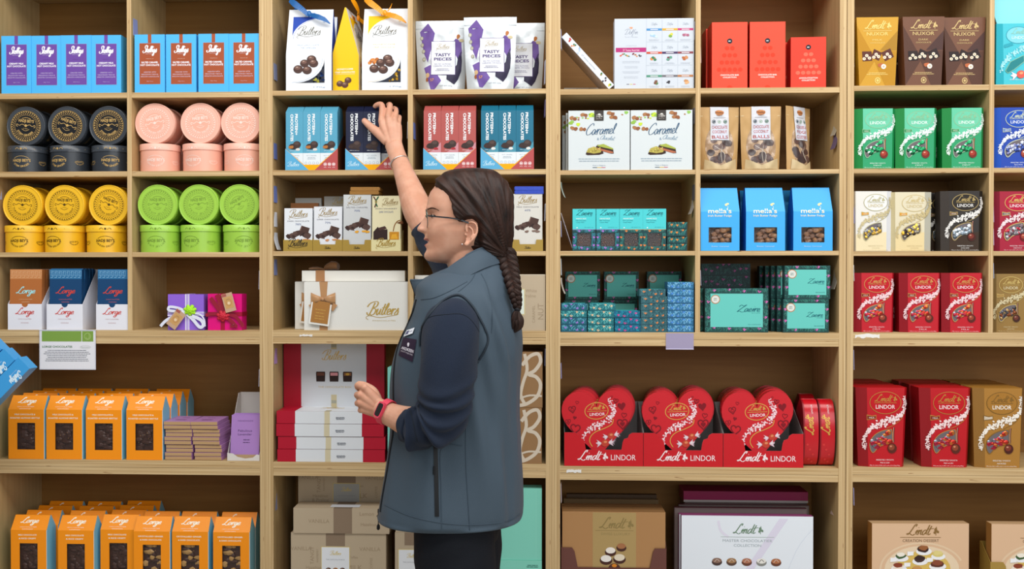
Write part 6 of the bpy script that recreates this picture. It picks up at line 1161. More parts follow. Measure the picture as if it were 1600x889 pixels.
def truffle(W, Wb, H, fl, fr_, D, face, facel, facer, ovalc, gold, white, tagc, ballc, picks, lines_, k, drip=True, two=None, seed=1, light=None):
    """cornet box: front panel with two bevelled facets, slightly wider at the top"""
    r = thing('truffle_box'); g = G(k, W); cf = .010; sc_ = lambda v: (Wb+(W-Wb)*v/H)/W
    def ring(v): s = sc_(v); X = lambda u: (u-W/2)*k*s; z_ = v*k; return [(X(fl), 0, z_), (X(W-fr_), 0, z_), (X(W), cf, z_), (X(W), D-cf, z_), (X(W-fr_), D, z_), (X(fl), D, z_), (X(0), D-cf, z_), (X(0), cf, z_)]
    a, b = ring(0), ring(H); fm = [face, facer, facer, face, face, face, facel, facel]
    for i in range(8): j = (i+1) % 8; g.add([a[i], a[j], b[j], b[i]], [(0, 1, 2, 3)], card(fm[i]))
    g.add(b, [tuple(range(8))], card(face)); g.add(a, [tuple(reversed(range(8)))], card(face))
    def S(u, v, l):
        y = (fl-u)/fl*cf if u < fl else ((u-W+fr_)/fr_*cf if u > W-fr_ else 0); return ((u-W/2)*k*sc_(v), y-.0002-l*.00024, v*k)
    g.S = S; F = lambda x, y: (x*W, y*H); gd = P(gold, .35, .3, .5); ou, ov = F(.565, .81)
    if two: g.fill([(fl+.2, H*.0+.3), (W-fr_-.2, .3), (W-fr_-.2, H*.32), (fl+.2, H*.28)], two, 1)
    if light: g.fill([(fl+.2, H-.3), (fl+.2, H*.5), (W-fr_-.2, H*.6), (W-fr_-.2, H-.3)], light, 1)
    g.ell(ou, ov, W*.30, H*.135, ovalc, 2, 30); g.ring(ou, ov, W*.315, H*.143, .9, gd, 3, 34); logo(g, ou, H*.825, W*.43, gd, 4); g.rect(ou-W*.22, H*.806, ou+W*.22, H*.812, gd, 4); g.txt('LINDOR', ou, H*.735, H*.05, white, 4, fit=W*.385, bold=.012)
    g.fill([F(.19, .59), F(.385, .605), F(.38, .655), F(.30, .645), F(.19, .66)], gd, 3); g.fill([F(.20, .6), F(.375, .612), F(.37, .645), F(.30, .636), F(.20, .648)], tagc, 4); g.txt(lines_[0], W*.29, H*.612, H*.018, '#f2e8dc', 5, fit=W*.11, res=1)
    petals(g, [F(*p) for p in ((.93, .885), (.955, .80), (.93, .70), (.84, .635), (.70, .60), (.50, .56), (.32, .51), (.20, .44), (.13, .34), (.14, .235))], H*.13, white if isinstance(white, tuple) else (white, white), 300, 5, seed, W*.055)
    g.stroke([F(*p) for p in ((.94, .68), (.88, .60), (.74, .53), (.60, .49))], .8, gd, 4)
    wp = smooth([F(*p) for p in ((.70, .475), (.715, .40), (.705, .32), (.56, .285), (.42, .245), (.32, .18), (.265, .20), (.235, .27), (.27, .35), (.38, .42), (.55, .465), (.70, .475))], 3)
    g.fill(wp, '#6a6266', 6); g.stroke(wp, 1.0, gd, 7, 1); rr = random.Random(seed+1)
    if drip: g.stroke([F(.745, .50), F(.735, .42), F(.74, .31)], W*.032, ballc[0], 8); g.stroke([F(.738, .50), F(.729, .42), F(.733, .31)], W*.01, '#d9a58c', 9); bu, bv = F(.715, .235); g.ell(bu, bv, W*.098, W*.098, ballc[0], 8, 22); g.ell(bu-W*.015, bv+W*.02, W*.065, W*.06, ballc[1], 9, 16); g.ell(bu-W*.03, bv+W*.04, W*.025, W*.018, ballc[2], 10, 10)
    for t, v, h, f in ((lines_[1], .078, .019, .38), (lines_[2], .042, .019, .2), (lines_[3], .012, .013, .66)): g.txt(t, ou, H*v, H*h, white if not isinstance(white, tuple) else white[0], 3, fit=W*f, res=1)
    g.obj('carton', r)
    g = G(k, W); g.S = S
    for i in range(26):
        t = (i+rr.random())/26; x = .275+.395*t; y = .262+.12*t+rr.uniform(-.06, .068); p = S(x*W, y*H, 7); q = rr.uniform(.04, .06)*W*k; g.ball(p, (q, .0011, q*rr.uniform(.7, 1)), foil(rr.choice(picks), .2), 9, jit=.12)
    g.obj('wrapped_truffles', r); return r
LN = lambda a, b: (a, 'IRRESISTIBLY SMOOTH', b, 'Milk chocolate truffles with a smooth melting filling')
RP = ('#c83a2c', '#a9a9b4', '#d87a3a', '#8a8490', '#c0304a'); k4 = K(1440)
def row(specs, unit_row, Y0=.006):
    zz = SZ('D', unit_row)
    for (px, pr_, lab, Y, grp) in specs: o = put(pr_(), px, Y, zz); tag(o, lab, 'truffle box', grp)
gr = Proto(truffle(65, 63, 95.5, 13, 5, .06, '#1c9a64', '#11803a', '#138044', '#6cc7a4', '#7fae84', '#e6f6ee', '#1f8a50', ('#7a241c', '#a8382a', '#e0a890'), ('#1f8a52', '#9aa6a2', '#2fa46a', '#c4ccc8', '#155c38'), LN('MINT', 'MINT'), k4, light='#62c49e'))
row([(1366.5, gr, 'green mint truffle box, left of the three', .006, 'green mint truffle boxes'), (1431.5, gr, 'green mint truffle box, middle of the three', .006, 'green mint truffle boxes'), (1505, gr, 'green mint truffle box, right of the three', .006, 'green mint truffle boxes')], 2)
for i, px in enumerate((1366.5, 1431.5, 1500)): o = at(gr(), XW(px, .006)+(.012 if i < 2 else 0), .075, SZ('D', 2)); tag(o, 'green mint truffle box standing behind the %s one' % ('left', 'middle', 'right')[i], 'truffle box', 'green mint truffle boxes')
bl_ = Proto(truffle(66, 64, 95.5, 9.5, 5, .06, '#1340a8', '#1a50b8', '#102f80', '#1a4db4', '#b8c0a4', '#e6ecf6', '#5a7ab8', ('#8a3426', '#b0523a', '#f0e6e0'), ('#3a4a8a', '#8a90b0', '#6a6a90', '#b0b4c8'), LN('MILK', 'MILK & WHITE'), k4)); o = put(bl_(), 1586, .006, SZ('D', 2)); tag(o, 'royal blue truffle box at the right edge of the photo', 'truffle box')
wp_ = Proto(truffle(61, 59, 95.5, 2.5, 9, .06, '#e2dfd8', '#cfc8b8', '#d9dade', '#e6e6e4', '#a8a070', '#cdbf94', '#d9972c', ('#e9d8a8', '#f0e6c8', '#f8f2e0'), ('#b8923a', '#8a8a90', '#d8b24a', '#6a665e'), LN('WHITE', 'WHITE'), k4, two='#e8d8b0', drip=False)); o = put(wp_(), 1364, .006, SZ('D', 3)); tag(o, 'white and cream truffle box, leftmost of its row', 'truffle box')
cp_ = Proto(truffle(64, 62, 94, 5.5, 12, .06, '#dcd2b4', '#c9bb90', '#b9b6a6', '#dcd3b8', '#c0aa70', '#cdbb8a', '#d9972c', ('#e9d8a8', '#f0e6c8', '#f8f2e0'), ('#d8a83a', '#3a2c28', '#e6c052', '#8a8070'), LN('WHITE', 'WHITE'), k4, two='#e4cf9c', drip=False, seed=4)); o = put(cp_(), 1424.5, .006, SZ('D', 3)); tag(o, 'cream truffle box between the white and the black ones', 'truffle box')
bk = Proto(truffle(66.5, 64, 95.5, 12, 7, .06, '#2a231e', '#3a332e', '#1c1816', '#2a241e', '#a89058', '#e9e6e2', '#7a5a40', ('#4a1c16', '#7a3024', '#c08a78'), ('#8a96a0', '#b8c0c8', '#5a666e', '#d0d6da'), LN('EXTRA DARK', 'EXTRA DARK'), k4, two='#3c2c20')); o = put(bk(), 1503.5, .008, SZ('D', 3)); tag(o, 'black extra dark truffle box in front', 'truffle box', 'black truffle boxes')
o = at(bk(), XW(1503, .008)-.03, .078, SZ('D', 3)); tag(o, 'black extra dark truffle box standing behind and left of the front one', 'truffle box', 'black truffle boxes')
dr = Proto(truffle(66, 64, 94.5, 9, 5, .06, '#a30c30', '#7d0a26', '#7d0a26', '#b8103a', '#c8a85a', '#f0dce0', '#6a6468', ('#6a1c18', '#a04030', '#d8907a'), ('#8a8488', '#a82a3a', '#b8b0b4', '#6a5a60'), LN('DOUBLE', 'DOUBLE CHOCOLATE'), k4)); o = put(dr(), 1585.5, .006, SZ('D', 3)); tag(o, 'dark crimson truffle box at the right edge of the photo', 'truffle box')
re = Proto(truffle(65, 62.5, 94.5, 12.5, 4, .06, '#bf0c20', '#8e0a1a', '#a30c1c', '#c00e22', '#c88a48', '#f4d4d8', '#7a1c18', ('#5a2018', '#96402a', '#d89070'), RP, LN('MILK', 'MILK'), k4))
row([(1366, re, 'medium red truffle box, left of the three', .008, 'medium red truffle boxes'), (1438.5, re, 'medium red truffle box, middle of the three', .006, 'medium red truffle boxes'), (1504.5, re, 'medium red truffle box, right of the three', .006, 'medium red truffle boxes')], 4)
o = at(re(), XW(1420, .08), .085, SZ('D', 4)); tag(o, 'medium red truffle box in the shade between the left and middle ones', 'truffle box', 'medium red truffle boxes')
go = Proto(truffle(60, 58, 93, 11, 4, .06, '#93733a', '#7a5f30', '#7a5f30', '#93733a', '#c8ac64', '#d6c8a0', '#a88448', ('#3f1f1a', '#6a3428', '#a87a6a'), ('#8a5030', '#5a5a60', '#a88a5a', '#4a4448'), LN('', 'ASSORTED'), k4)); o = put(go(), 1566-4+6, .03, SZ('D', 4)); o.location.x = X0(1552)+.0012+30*k4; tag(o, 'gold truffle box on the right, beside the divider', 'truffle box', 'gold truffle boxes of the upper row')
o = at(go(), X0(1552)+.0012+30*k4+.122, .03, SZ('D', 4)); tag(o, 'gold truffle box at the very right edge of the photo', 'truffle box', 'gold truffle boxes of the upper row')
# tall presentation box with its lid propped up
k = k4; W = 70; r = thing('turquoise_truffle_box'); g = G(k, W); H = 96.5; g.box(-W*k/2, W*k/2, 0, .06, 0, H*k, card('#23a9bd'), dict(front=card('#3cbccb'))); g.fill([(.3, .3), (12, .3), (10, H-.3), (.3, H-.3)], '#1aa0b0', 1); g.ell(34, 78, 18.5, 13, '#7ccdd8', 2, 28); g.ring(34, 78, 19, 13.5, .8, '#2a90a4', 3, 30); logo(g, 36, 80, 26, '#8ac0b0', 4); g.txt('LINDOR', 36, 72, 4.6, '#dff2f2', 4, fit=24)
petals(g, [(60, 66), (48, 60), (34, 52), (20, 44), (12, 34), (8, 22)], 15, ('#a8dfe6', '#7fd0dc'), 110, 5, 3, 5); g.fill([(14, 22), (22, 36), (42, 46), (43, 36), (28, 24), (18, 18)], '#1f7f84', 8); g.stroke([(14, 22), (22, 36), (42, 46), (43, 36), (28, 24), (18, 18), (14, 22)], .8, '#8fc4a0', 9, 1)
g.fill([(12, 58), (26, 62), (25, 67), (12, 63)], '#2aa0b2', 6); candy(g, 38, 16, 6, .2, 9); g.txt('IRRESISTIBLY SMOOTH', 34, 7, 2, '#d6f0f2', 3, fit=26); g.obj('carton', r)
g = G(k, W); g.X = Matrix.Translation((0, .02, H*k)) @ Matrix.Rotation(math.radians(-6), 4, 'X'); pts = [(-W*k/2+.012, 0), (W*k/2, 0), (W*k/2, 60*k), (-W*k/2+.004, 60*k), (-W*k/2, 42*k), (-W*k/2+.002, 20*k)]; g.prism(pts, 0, .004, card('#7fd4de')); g.obj('open_lid', r)
put(r, 1590, .006, SZ('D', 1)); tag(r, 'turquoise truffle box with raised lid at the top right', 'truffle box')
# larger truffle boxes of the wide shelf
k5 = K(1440); RB = Proto(truffle(81, 71.5, 126.5, 16.5, 5, .085, '#bc0c1a', '#8e0a14', '#a80c18', '#be0e1c', '#c88a3c', '#f6dcdc', '#7a2018', ('#5a2418', '#8a4028', '#d08a68'), RP, LN('MILK', 'MILK & LUSH'), k5)); z = SZ('D', 5)
for i, (px, n) in enumerate(((1379, 4), (1478.5, 4))):
    x0 = XW(px, .012)
    for j in range(n): o = at(RB(), x0-(.006*j if i == 0 else -.004*(j > 0)), .012+j*.0+.09*j if j < 3 else .0, z) if j < 3 else None; (tag(o, 'large red truffle box on the wide shelf, %s column, %s' % (('left', 'right')[i], ('front', 'middle', 'back')[j]), 'truffle box', 'large red truffle boxes') if o else None)
GB = Proto(truffle(78.5, 71, 126.5, 16.5, 3, .085, '#a9772f', '#8e6428', '#8e6428', '#a5732c', '#8a6428', '#f4ece0', '#c9b8a0', ('#4a1e16', '#7a3424', '#c08a70'), RP, LN('ASSORTED', 'ASSORTED'), k5))
for j in range(3): o = at(GB(), XW(1561.5, .012)+.003*j, .012+.09*j, z); tag(o, 'large gold truffle box on the wide shelf, %s' % ('front', 'middle', 'back')[j], 'truffle box', 'large gold truffle boxes')
# peach dessert boxes of the bottom row
z = SZ('D', 6)
def dessert():
    px = 1440; H = HP('D', 6, px, 817, .03); W = 155; g = G(k5, W); g.box(-W*k5/2, W*k5/2, 0, .038, 0, H*k5, P('#dcb794', .35, 0, .4), dict(left=P('#a8753c', .4), top=P('#c9a57c', .4))); g.ell(80, H-74, 60, 38, '#e6cfb0', 1, 30); g.ring(80, H-74, 68, 44, 3, '#e3c7a6', 1, 40, 20, 200); g.ell(82, H-74, 44, 30, '#d9b860', 2, 24)
    logo(g, 80, H-18, 50, '#8a6838', 3); g.rect(45, H-22.5, 110, H-21.8, '#8a6838', 3); g.txt('CREATION DESSERT', 78, H-29.5, 4.6, '#8d735a', 3, fit=58, res=1)
    it = [(82, H-41, 11, '#9a6038', '#3a221c', 0), (105, H-49, 10, '#e0d089', '#d8c878', 1), (46, H-52, 10, '#f0eadc', '#3f5a34', 0), (76, H-57, 11, '#3a2624', '#4a3430', 2), (104, H-65, 12, '#8a4a34', '#5f3226', 1), (42, H-69, 11, '#8a3f28', '#f0e2d4', 2), (72, H-74, 10, '#c89458', '#b5783c', 0)]
    for u, v, q, c, c2, sh_ in it: g.ell(u+1, v-4, q*1.15, q*.55, '#efeff2', 4, 16); g.blob(u, v, q*.85, q*.5, c2, 5, int(u), 10, .12); g.blob(u, v+2, q*.7, q*.38, c, 6, int(u)+1, 10, .15)
    for u, v in ((61, H-48), (92, H-58), (34, H-58), (56, H-66)): g.fill([(u-5, v-4), (u+5, v-3), (u+5.5, v+3), (u-4.5, v+3)], '#f2f2f4', 7)
    return g.obj('dessert_chocolate_box')
dp = Proto(dessert()); o = put(dp(), 1440, .03, z, math.radians(2)); tag(o, 'peach dessert chocolate box with printed plated sweets, bottom right bay', 'box', 'peach dessert boxes'); o = at(dp(), XW(1630, .026), .03, z+.0012); tag(o, 'peach dessert chocolate box in a gold tray at the right edge', 'box', 'peach dessert boxes')
W = 160; Hf = 76; r, g = tray('display_tray', W, Hf, 100, .075, k5, P('#a8883f', .45, .1, .4), front=[(0, 0), (W, 0), (W, Hf), (142, Hf), (136, 45), (28, 45), (24, 70), (20, Hf), (0, Hf)]); g.obj('front_panel', r); at(r, XW(1630, .026), .026, z-.0); dp.o.location.z += 0
tag(r, 'gold display tray at the bottom right corner', 'display tray'); C.objects[-1]
# ================================================================ the woman
YM = -.50; NP = Vector((U(712, 430, YM).x, YM, 0)); KP = kat(700, YM)
def VO(m, voxel, smooth_=2, fac=.5):
    """fuse the shells of a mesh into one continuous surface"""
    o = bpy.data.objects.new('tmp', m); C.objects.link(o); r = o.modifiers.new('r', 'REMESH'); r.mode = 'VOXEL'; r.voxel_size = voxel
    if smooth_: s = o.modifiers.new('s', 'SMOOTH'); s.iterations = smooth_; s.factor = fac
    dg = bpy.context.evaluated_depsgraph_get(); me = bpy.data.meshes.new_from_object(o.evaluated_get(dg)); bpy.data.objects.remove(o)
    me.polygons.foreach_set('use_smooth', [True]*len(me.polygons)); return me
def interp(tab, y):
    if y <= tab[0][0]: return tab[0][1:]
    for a, b in zip(tab, tab[1:]):
        if y <= b[0]: t = (y-a[0])/(b[0]-a[0]); return tuple(p+(q-p)*t for p, q in zip(a[1:], b[1:]))
    return tab[-1][1:]
def cinterp(tab, y):   # smooth through the table
    n = len(tab)
    if y <= tab[0][0]: return tab[0][1:]
    if y >= tab[-1][0]: return tab[-1][1:]
    for i in range(n-1):
        if y <= tab[i+1][0]:
            t = (y-tab[i][0])/(tab[i+1][0]-tab[i][0]); p = [tab[max(i-1, 0)], tab[i], tab[i+1], tab[min(i+2, n-1)]]
            return tuple(.5*(2*p[1][j]+(-p[0][j]+p[2][j])*t+(2*p[0][j]-5*p[1][j]+4*p[2][j]-p[3][j])*t*t+(-p[0][j]+3*p[1][j]-3*p[2][j]+p[3][j])*t**3) for j in range(1, len(p[0])))
person = thing('person'); person.location = NP; tag(person, 'woman in grey-blue vest with long dark braid reaching up to the shelf', 'person')
def rel(p): return Vector(p)-NP
def limb(g, path, m, n=20, disp=None, cap=True, fine=6):
    """path: (px, py, Y, radius[, flat]) joints, smoothed"""
    pts = smooth([(*U(a[0], a[1], a[2]), a[3], a[4] if len(a) > 4 else 1.0) for a in path], fine); rings = []; N = len(pts); up = None
    for i, p in enumerate(pts):
        c = Vector(p[:3]); t = (Vector(pts[min(i+1, N-1)][:3])-Vector(pts[max(i-1, 0)][:3])).normalized()
        a = Vector((0, -1, 0)); a = (a-t*a.dot(t)); a = a.normalized() if a.length > .05 else t.orthogonal().normalized()
        if up is not None: a = (up-t*up.dot(t)).normalized()
        up = a; b = t.cross(a); ring = []
        for k in range(n):
            th = 2*math.pi*k/n; d = disp(i/(N-1), th) if disp else 0; ring.append(tuple(rel(c+a*math.cos(th)*(p[3]*p[4]+d)+b*math.sin(th)*(p[3]+d))))
        rings.append(ring)
    g.loft(rings, m, cap)
SKIN = bpy.data.materials.new('skin'); SKIN.use_nodes = True; _b = SKIN.node_tree.nodes['Principled BSDF']; _b.inputs['Roughness'].default_value = .48; _b.inputs['Specular IOR Level'].default_value = .35; _b.inputs['Subsurface Weight'].default_value = .12; _b.inputs['Subsurface Scale'].default_value = .01
_n = SKIN.node_tree.nodes.new('ShaderNodeTexNoise'); _n.inputs['Scale'].default_value = 28; _t = SKIN.node_tree.nodes.new('ShaderNodeTexCoord'); SKIN.node_tree.links.new(_t.outputs['Object'], _n.inputs['Vector'])
_r = SKIN.node_tree.nodes.new('ShaderNodeValToRGB'); _r.color_ramp.elements[0].position = .35; _r.color_ramp.elements[0].color = lin('#cc9479')+(1,); _r.color_ramp.elements[1].position = .68; _r.color_ramp.elements[1].color = lin('#d8a48a')+(1,)
SKIN.node_tree.links.new(_n.outputs['Fac'], _r.inputs[0]); SKIN.node_tree.links.new(_r.outputs[0], _b.inputs['Base Color'])
LIP = P('#b0605a', .4, 0, .4, name='lip'); 
# head slices: image row -> front of the face without nose, back of the skull, half width
HD = [(266, 738, 742, .004), (269, 712, 764, .034), (275, 698, 775, .050), (284, 686, 784, .061), (296, 676.5, 790, .069), (308, 670.5, 793, .0735), (318, 668.5, 794, .0755), (326, 668, 793.5, .076), (334, 670, 792, .0755), (342, 671, 790, .0745), (352, 669.5, 786, .072), (362, 668, 780, .0695), (370, 667, 773, .0665), (378, 667, 766, .0630), (386, 667.5, 760, .0585), (394, 665.5, 755, .052), (401, 665.5, 750, .044), (406, 669, 746, .036), (410, 679, 740, .022), (412, 695, 735, .006)]
PROF = [(296, 676.5), (300, 672.8), (308, 669.6), (316, 668), (322, 667), (326, 666.6), (330, 667.6), (333, 666.8), (337, 664), (344, 659.6), (350, 656), (354, 653), (357, 651.4), (359.5, 651.4), (361.5, 653.5), (363.5, 659), (365, 662.8), (368.5, 664), (371.5, 663.4), (374, 663.0), (375.8, 664.2), (376.6, 668.6), (380.4, 668.8), (381.4, 665.4), (383.4, 664.2), (386, 665.2), (389.5, 667.2), (393, 665.2), (397, 662.9), (401, 662.6), (405, 664.6), (408, 669), (410, 679), (412, 695)]
def gauss(x, s): return math.exp(-(x/s)**2)
def face_pt(py, th, hair=None):
    """th = 0 at the front; returns image-plane px, lateral metres s (near side positive)"""
    xf, xb, w_ = cinterp(HD, py)[:3]; cx = (xf+xb)/2; a = (xb-xf)/2; ct, st = math.cos(th), math.sin(th)
    e = 2/2.25; x = cx-a*math.copysign(abs(ct)**e, ct); 
    jaw = max(0, min(1, (py-352)/50)); q = abs(st)**(e if ct < 0 else e*(1+.28*jaw)); s = w_*q*(1 if st > 0 else -1)
    if ct > 0:
        xp = interp(PROF, py)[0] if 296 <= py <= 412 else xf; d = xf-xp; sg = .0075+.0065*max(0, min(1, (py-335)/25)) if py < 366 else .021; sg = .05 if py > 388 or py < 331 else sg
        if py < 331 and py > 324: sg = .05
        x -= d*gauss(s, sg); A = abs(s); m_ = KP
        x += 4.2*gauss(A-.031, .013)*gauss(py-337.5, 6.5)             # eye socket
        x -= 2.0*gauss(A-.033, .017)*gauss(py-326.5, 3.2)             # brow
        x -= 3.6*gauss(A-.040, .019)*gauss(py-362, 10)                # cheek
        x += 1.2*gauss(A-(.019+(py-362)*.0006), .004)*gauss(py-370, 8)  # smile fold
        mouth = 378.6-3.4*(A/.026)**2
        if .006 < A < .028: x += 4.2*gauss(py-mouth, 1.9)*(1-(A/.028)**4)*min(1, (A-.006)/.006)
        if A < .026: x -= 1.7*(gauss(py-(mouth-4.2), 1.7)+gauss(py-(mouth+4.6), 1.9))*(1-(A/.026)**2)
        lat = 0
        lat += .0030*gauss(A-.058, .02)*gauss(py-360, 11)
        lat -= .0030*gauss(x-683, 9)*gauss(py-334, 8)*(A > .02)
        s += lat*(1 if s > 0 else -1)
    return x, s
g = G(); rings = []; NTH = 88
for i in range(96):
    py = 266.3+(411.8-266.3)*i/95; ring = []
    for k in range(NTH):
        x, s = face_pt(py, 2*math.pi*k/NTH); p = U(x, py, YM); p.y = YM-s; ring.append(tuple(rel(p)))
    rings.append(ring)
g.loft(rings, SKIN)
def SP(px, py, s): p = U(px, py, YM); p.y = YM-s; return rel(p)
def pball(px, py, s, r, m=SKIN, n=12): g.ball(tuple(SP(px, py, s)), r, m, n)
for sd in (1, -1):
    pball(660, 358.8, sd*.0095, (.0085, .0062, .0060)); 
    ear = [(733, 365), (731.5, 358), (733.5, 351.5), (739.5, 349.6), (745.5, 352), (748, 358), (747.5, 366), (744, 373), (739.5, 378), (735.5, 382.5), (731.5, 384.5), (729, 381)]
    e3 = [tuple(SP(a, b, sd*(.0745+(.006 if 2 < i < 9 else .002)))) for i, (a, b) in enumerate(ear)]; g.tube(smooth(e3, 4), .0030, SKIN, 8)
    g.loft([[tuple(SP(738+(a-738)*f, 367+(b-367)*f, sd*(.066+h))) for a, b in ear] for f, h in ((.9, 0), (.95, .0085), (.62, .0070), (.3, .0045))], SKIN)
    g.tube([tuple(SP(a, b, sd*.0795)) for a, b in ((736, 356), (741, 361), (742, 368), (738, 374))], .0026, SKIN, 8); pball(730.5, 368, sd*.0735, (.0035, .0035, .004)); pball(732, 382, sd*.0755, (.0045, .0035, .0045))
# neck and hidden trunk, so that the head, arms and legs are one body
limb(g, [(722, 385, YM, .050), (730, 405, YM, .054), (738, 425, YM, .057), (735, 450, YM, .075), (728, 470, YM, .10)], SKIN, 24)
limb(g, [(728, 452, YM, .06, 1.5), (726, 480, YM, .085, 1.6), (724, 540, YM, .10, 1.35), (722, 620, YM, .09, 1.35), (718, 720, YM, .10, 1.4), (718, 790, YM, .085, 1.3)], SKIN, 24)
z_of = lambda z, Y=YM: z
def leg(sY, dx):
    x0 = U(714+dx, 430, YM).x; pts = [(x0, YM-sY, .80, .082), (x0, YM-sY, .62, .072), (x0-.01, YM-sY, .46, .052), (x0+.01, YM-sY, .3, .050), (x0+.02, YM-sY, .10, .034), (x0+.0, YM-sY, .05, .034)]
    p = smooth(pts, 5); g.tube([tuple(rel(q[:3])) for q in p], [q[3] for q in p], SKIN, 14); g.ball(tuple(rel((x0-.05, YM-sY, .045))), (.10, .038, .032), SKIN, 10)
leg(.088, 0); leg(-.088, 8)
# left arm (near side), forearm foreshortened towards the shelves
limb(g, [(716, 470, -.56, .035), (706, 495, -.62, .040), (702, 550, -.668, .044), (697, 620, -.70, .044), (692, 655, -.70, .042), (672, 664, -.685, .041), (640, 659, -.655, .0375), (618, 651, -.632, .031), (602, 644, -.617, .0275), (592, 638, -.607, .0285, .85)], SKIN, 22)
def hand(wrist, mcps, fingers, thumb, back, rad, palm_r, flat=.62):
    """palm fused from a wrist ring to the knuckle row, five tapering fingers of their own"""
    wv = U(*wrist[:3]); kn = [U(*m) for m in mcps]; bk = Vector(back).normalized()
    for i in range(4):   # four metacarpal rays side by side make a palm with knuckles
        a = wv.lerp(kn[i], .0)+(kn[i]-sum(kn, Vector())/4)*.35; b = a.lerp(kn[i], .55)-bk*.001
        pr_ = smooth([(*a, palm_r[0]), (*b, palm_r[1]), (*kn[i], palm_r[2])], 4); g.tube([tuple(rel(p[:3])) for p in pr_], [p[3] for p in pr_], SKIN, 12)
        g.ball(tuple(rel(kn[i]+bk*.0012)), palm_r[2]*1.03, SKIN, 10)
    for i, f in enumerate(fingers):
        p = [(*kn[i], rad[i]*1.08)]+[(*U(*q), rad[i]*s_) for q, s_ in zip(f, (1.0, .9, .78))]
        d = Vector(p[-1][:3])-Vector(p[-2][:3]); fine = smooth(p, 4); g.tube([tuple(rel(q[:3])) for q in fine], [q[3] for q in fine], SKIN, 12)
        for q in p[1:]: g.ball(tuple(rel(q[:3])), q[3]*1.02, SKIN, 10)
    p = [(*U(*q[:3]), q[3]) for q in thumb]; fine = smooth(p, 4); g.tube([tuple(rel(q[:3])) for q in fine], [q[3] for q in fine], SKIN, 12); g.ball(tuple(rel(p[-1][:3])), p[-1][3], SKIN, 10)
hand((592, 638, -.607), [(570, 606, -.612), (563.5, 617, -.612), (563, 629, -.610), (568, 640, -.604)],
     [[(559.5, 602, -.590), (560, 606, -.566), (568, 611, -.556)], [(558, 617, -.582), (562, 621, -.558), (572, 622, -.556)], [(558.5, 630, -.582), (563, 631, -.560), (572, 630, -.560)], [(563, 641, -.584), (567, 640, -.566), (575, 638, -.566)]],
     [(590, 626, -.598, .013), (583, 612, -.578, .0125), (570, 603, -.566, .0105), (561, 600.5, -.562, .0088)], (-.3, -1, .1), (.0088, .0085, .0082, .0074), (.0145, .0135, .0098))
# right arm raised behind the face, hand over the navy boxes
limb(g, [(720, 455, -.41, .040), (712, 432, -.355, .038), (697, 403, -.30, .038), (682, 380, -.262, .0385), (671, 364, -.235, .040), (664.5, 351, -.218, .0425), (652, 326, -.185, .0435), (640, 294, -.135, .036), (629.5, 266, -.092, .0292), (623.5, 250, -.068, .0268), (619, 238, -.052, .0262, .8), (614.5, 224, -.043, .027, .7)], SKIN, 24)
hand((616, 228, -.045), [(596, 189, -.028), (606.5, 183, -.030), (616, 187, -.030), (622.5, 197, -.028)],
     [[(597, 165.3, -.006), (590, 163.6, .004), (586, 166, .010)], [(609.3, 166.5, -.004), (608.5, 163.5, .010), (606.5, 164, .020)], [(618.5, 177, -.006), (618.5, 171, .010), (616, 169, .022)], [(623.5, 188, -.010), (624.5, 183, .004), (623, 182, .016)]],
     [(606, 221, -.038, .0165), (592, 208.5, -.026, .0152), (578.5, 197.5, -.014, .0118), (569.5, 189, -.008, .0094)], (.1, -1, .1), (.0093, .0095, .0088, .0075), (.0135, .0142, .0105))
raw = g.mesh('raw'); bm_ = VO(raw, .0023, 3, .5); bm_.name = 'body'
bm_.materials.clear(); bm_.materials.append(SKIN); bm_.materials.append(LIP); bm_.materials.append(P('#efe8de', .25, 0, .5, name='teeth')); bm_.materials.append(P('#5a2420', .5, name='mouth'))
from bpy_extras.object_utils import world_to_camera_view
def px_of(w_):   # world point -> photo pixel
    v = CR.transposed() @ (Vector(w_)-CAM); return PX0+F*v.x/-v.z, 444.5-F*v.y/-v.z
body = bpy.data.objects.new('body', bm_); C.objects.link(body); body.parent = person
zc0, zc1 = U(667, 390, YM).z-NP.z, U(667, 368, YM).z; kz = U(0, 0, YM); pz = lambda py: U(667, py, YM).z
for p in bm_.polygons:
    c = p.center
    if pz(388.5) < c.z < pz(371) and c.x < U(679, 380, YM).x-NP.x:
        A = abs(c.y); mz = pz(378.6)+.0056*(A/.026)**2; d = c.z-mz
        if A < .0255 and ( .0022*(1-(A/.026)**2) < d < .0098*(1-(A/.030)**2) or -.0125*(1-(A/.030)**2) < d < -.0022*(1-(A/.026)**2)): p.material_index = 1
        elif A < .019 and -.0010 < d <= .0030: p.material_index = 2
        elif A < .024 and abs(d) <= .003: p.material_index = 3
# ---- hair
HAIR = bpy.data.materials.new('dark_brown_hair'); HAIR.use_nodes = True; nt = HAIR.node_tree; L = nt.links.new; hb_ = nt.nodes['Principled BSDF']
uvn = nt.nodes.new('ShaderNodeUVMap'); mp = nt.nodes.new('ShaderNodeMapping'); mp.inputs['Scale'].default_value = (90, 4, 1); nn = nt.nodes.new('ShaderNodeTexNoise'); nn.inputs['Scale'].default_value = 1; nn.inputs['Detail'].default_value = 5; L(uvn.outputs[0], mp.inputs[0]); L(mp.outputs[0], nn.inputs['Vector'])
rp = nt.nodes.new('ShaderNodeValToRGB'); rp.color_ramp.elements[0].position = .3; rp.color_ramp.elements[0].color = lin('#140a07')+(1,); rp.color_ramp.elements[1].position = .75; rp.color_ramp.elements[1].color = lin('#3f251b')+(1,); L(nn.outputs['Fac'], rp.inputs[0]); L(rp.outputs[0], hb_.inputs['Base Color'])
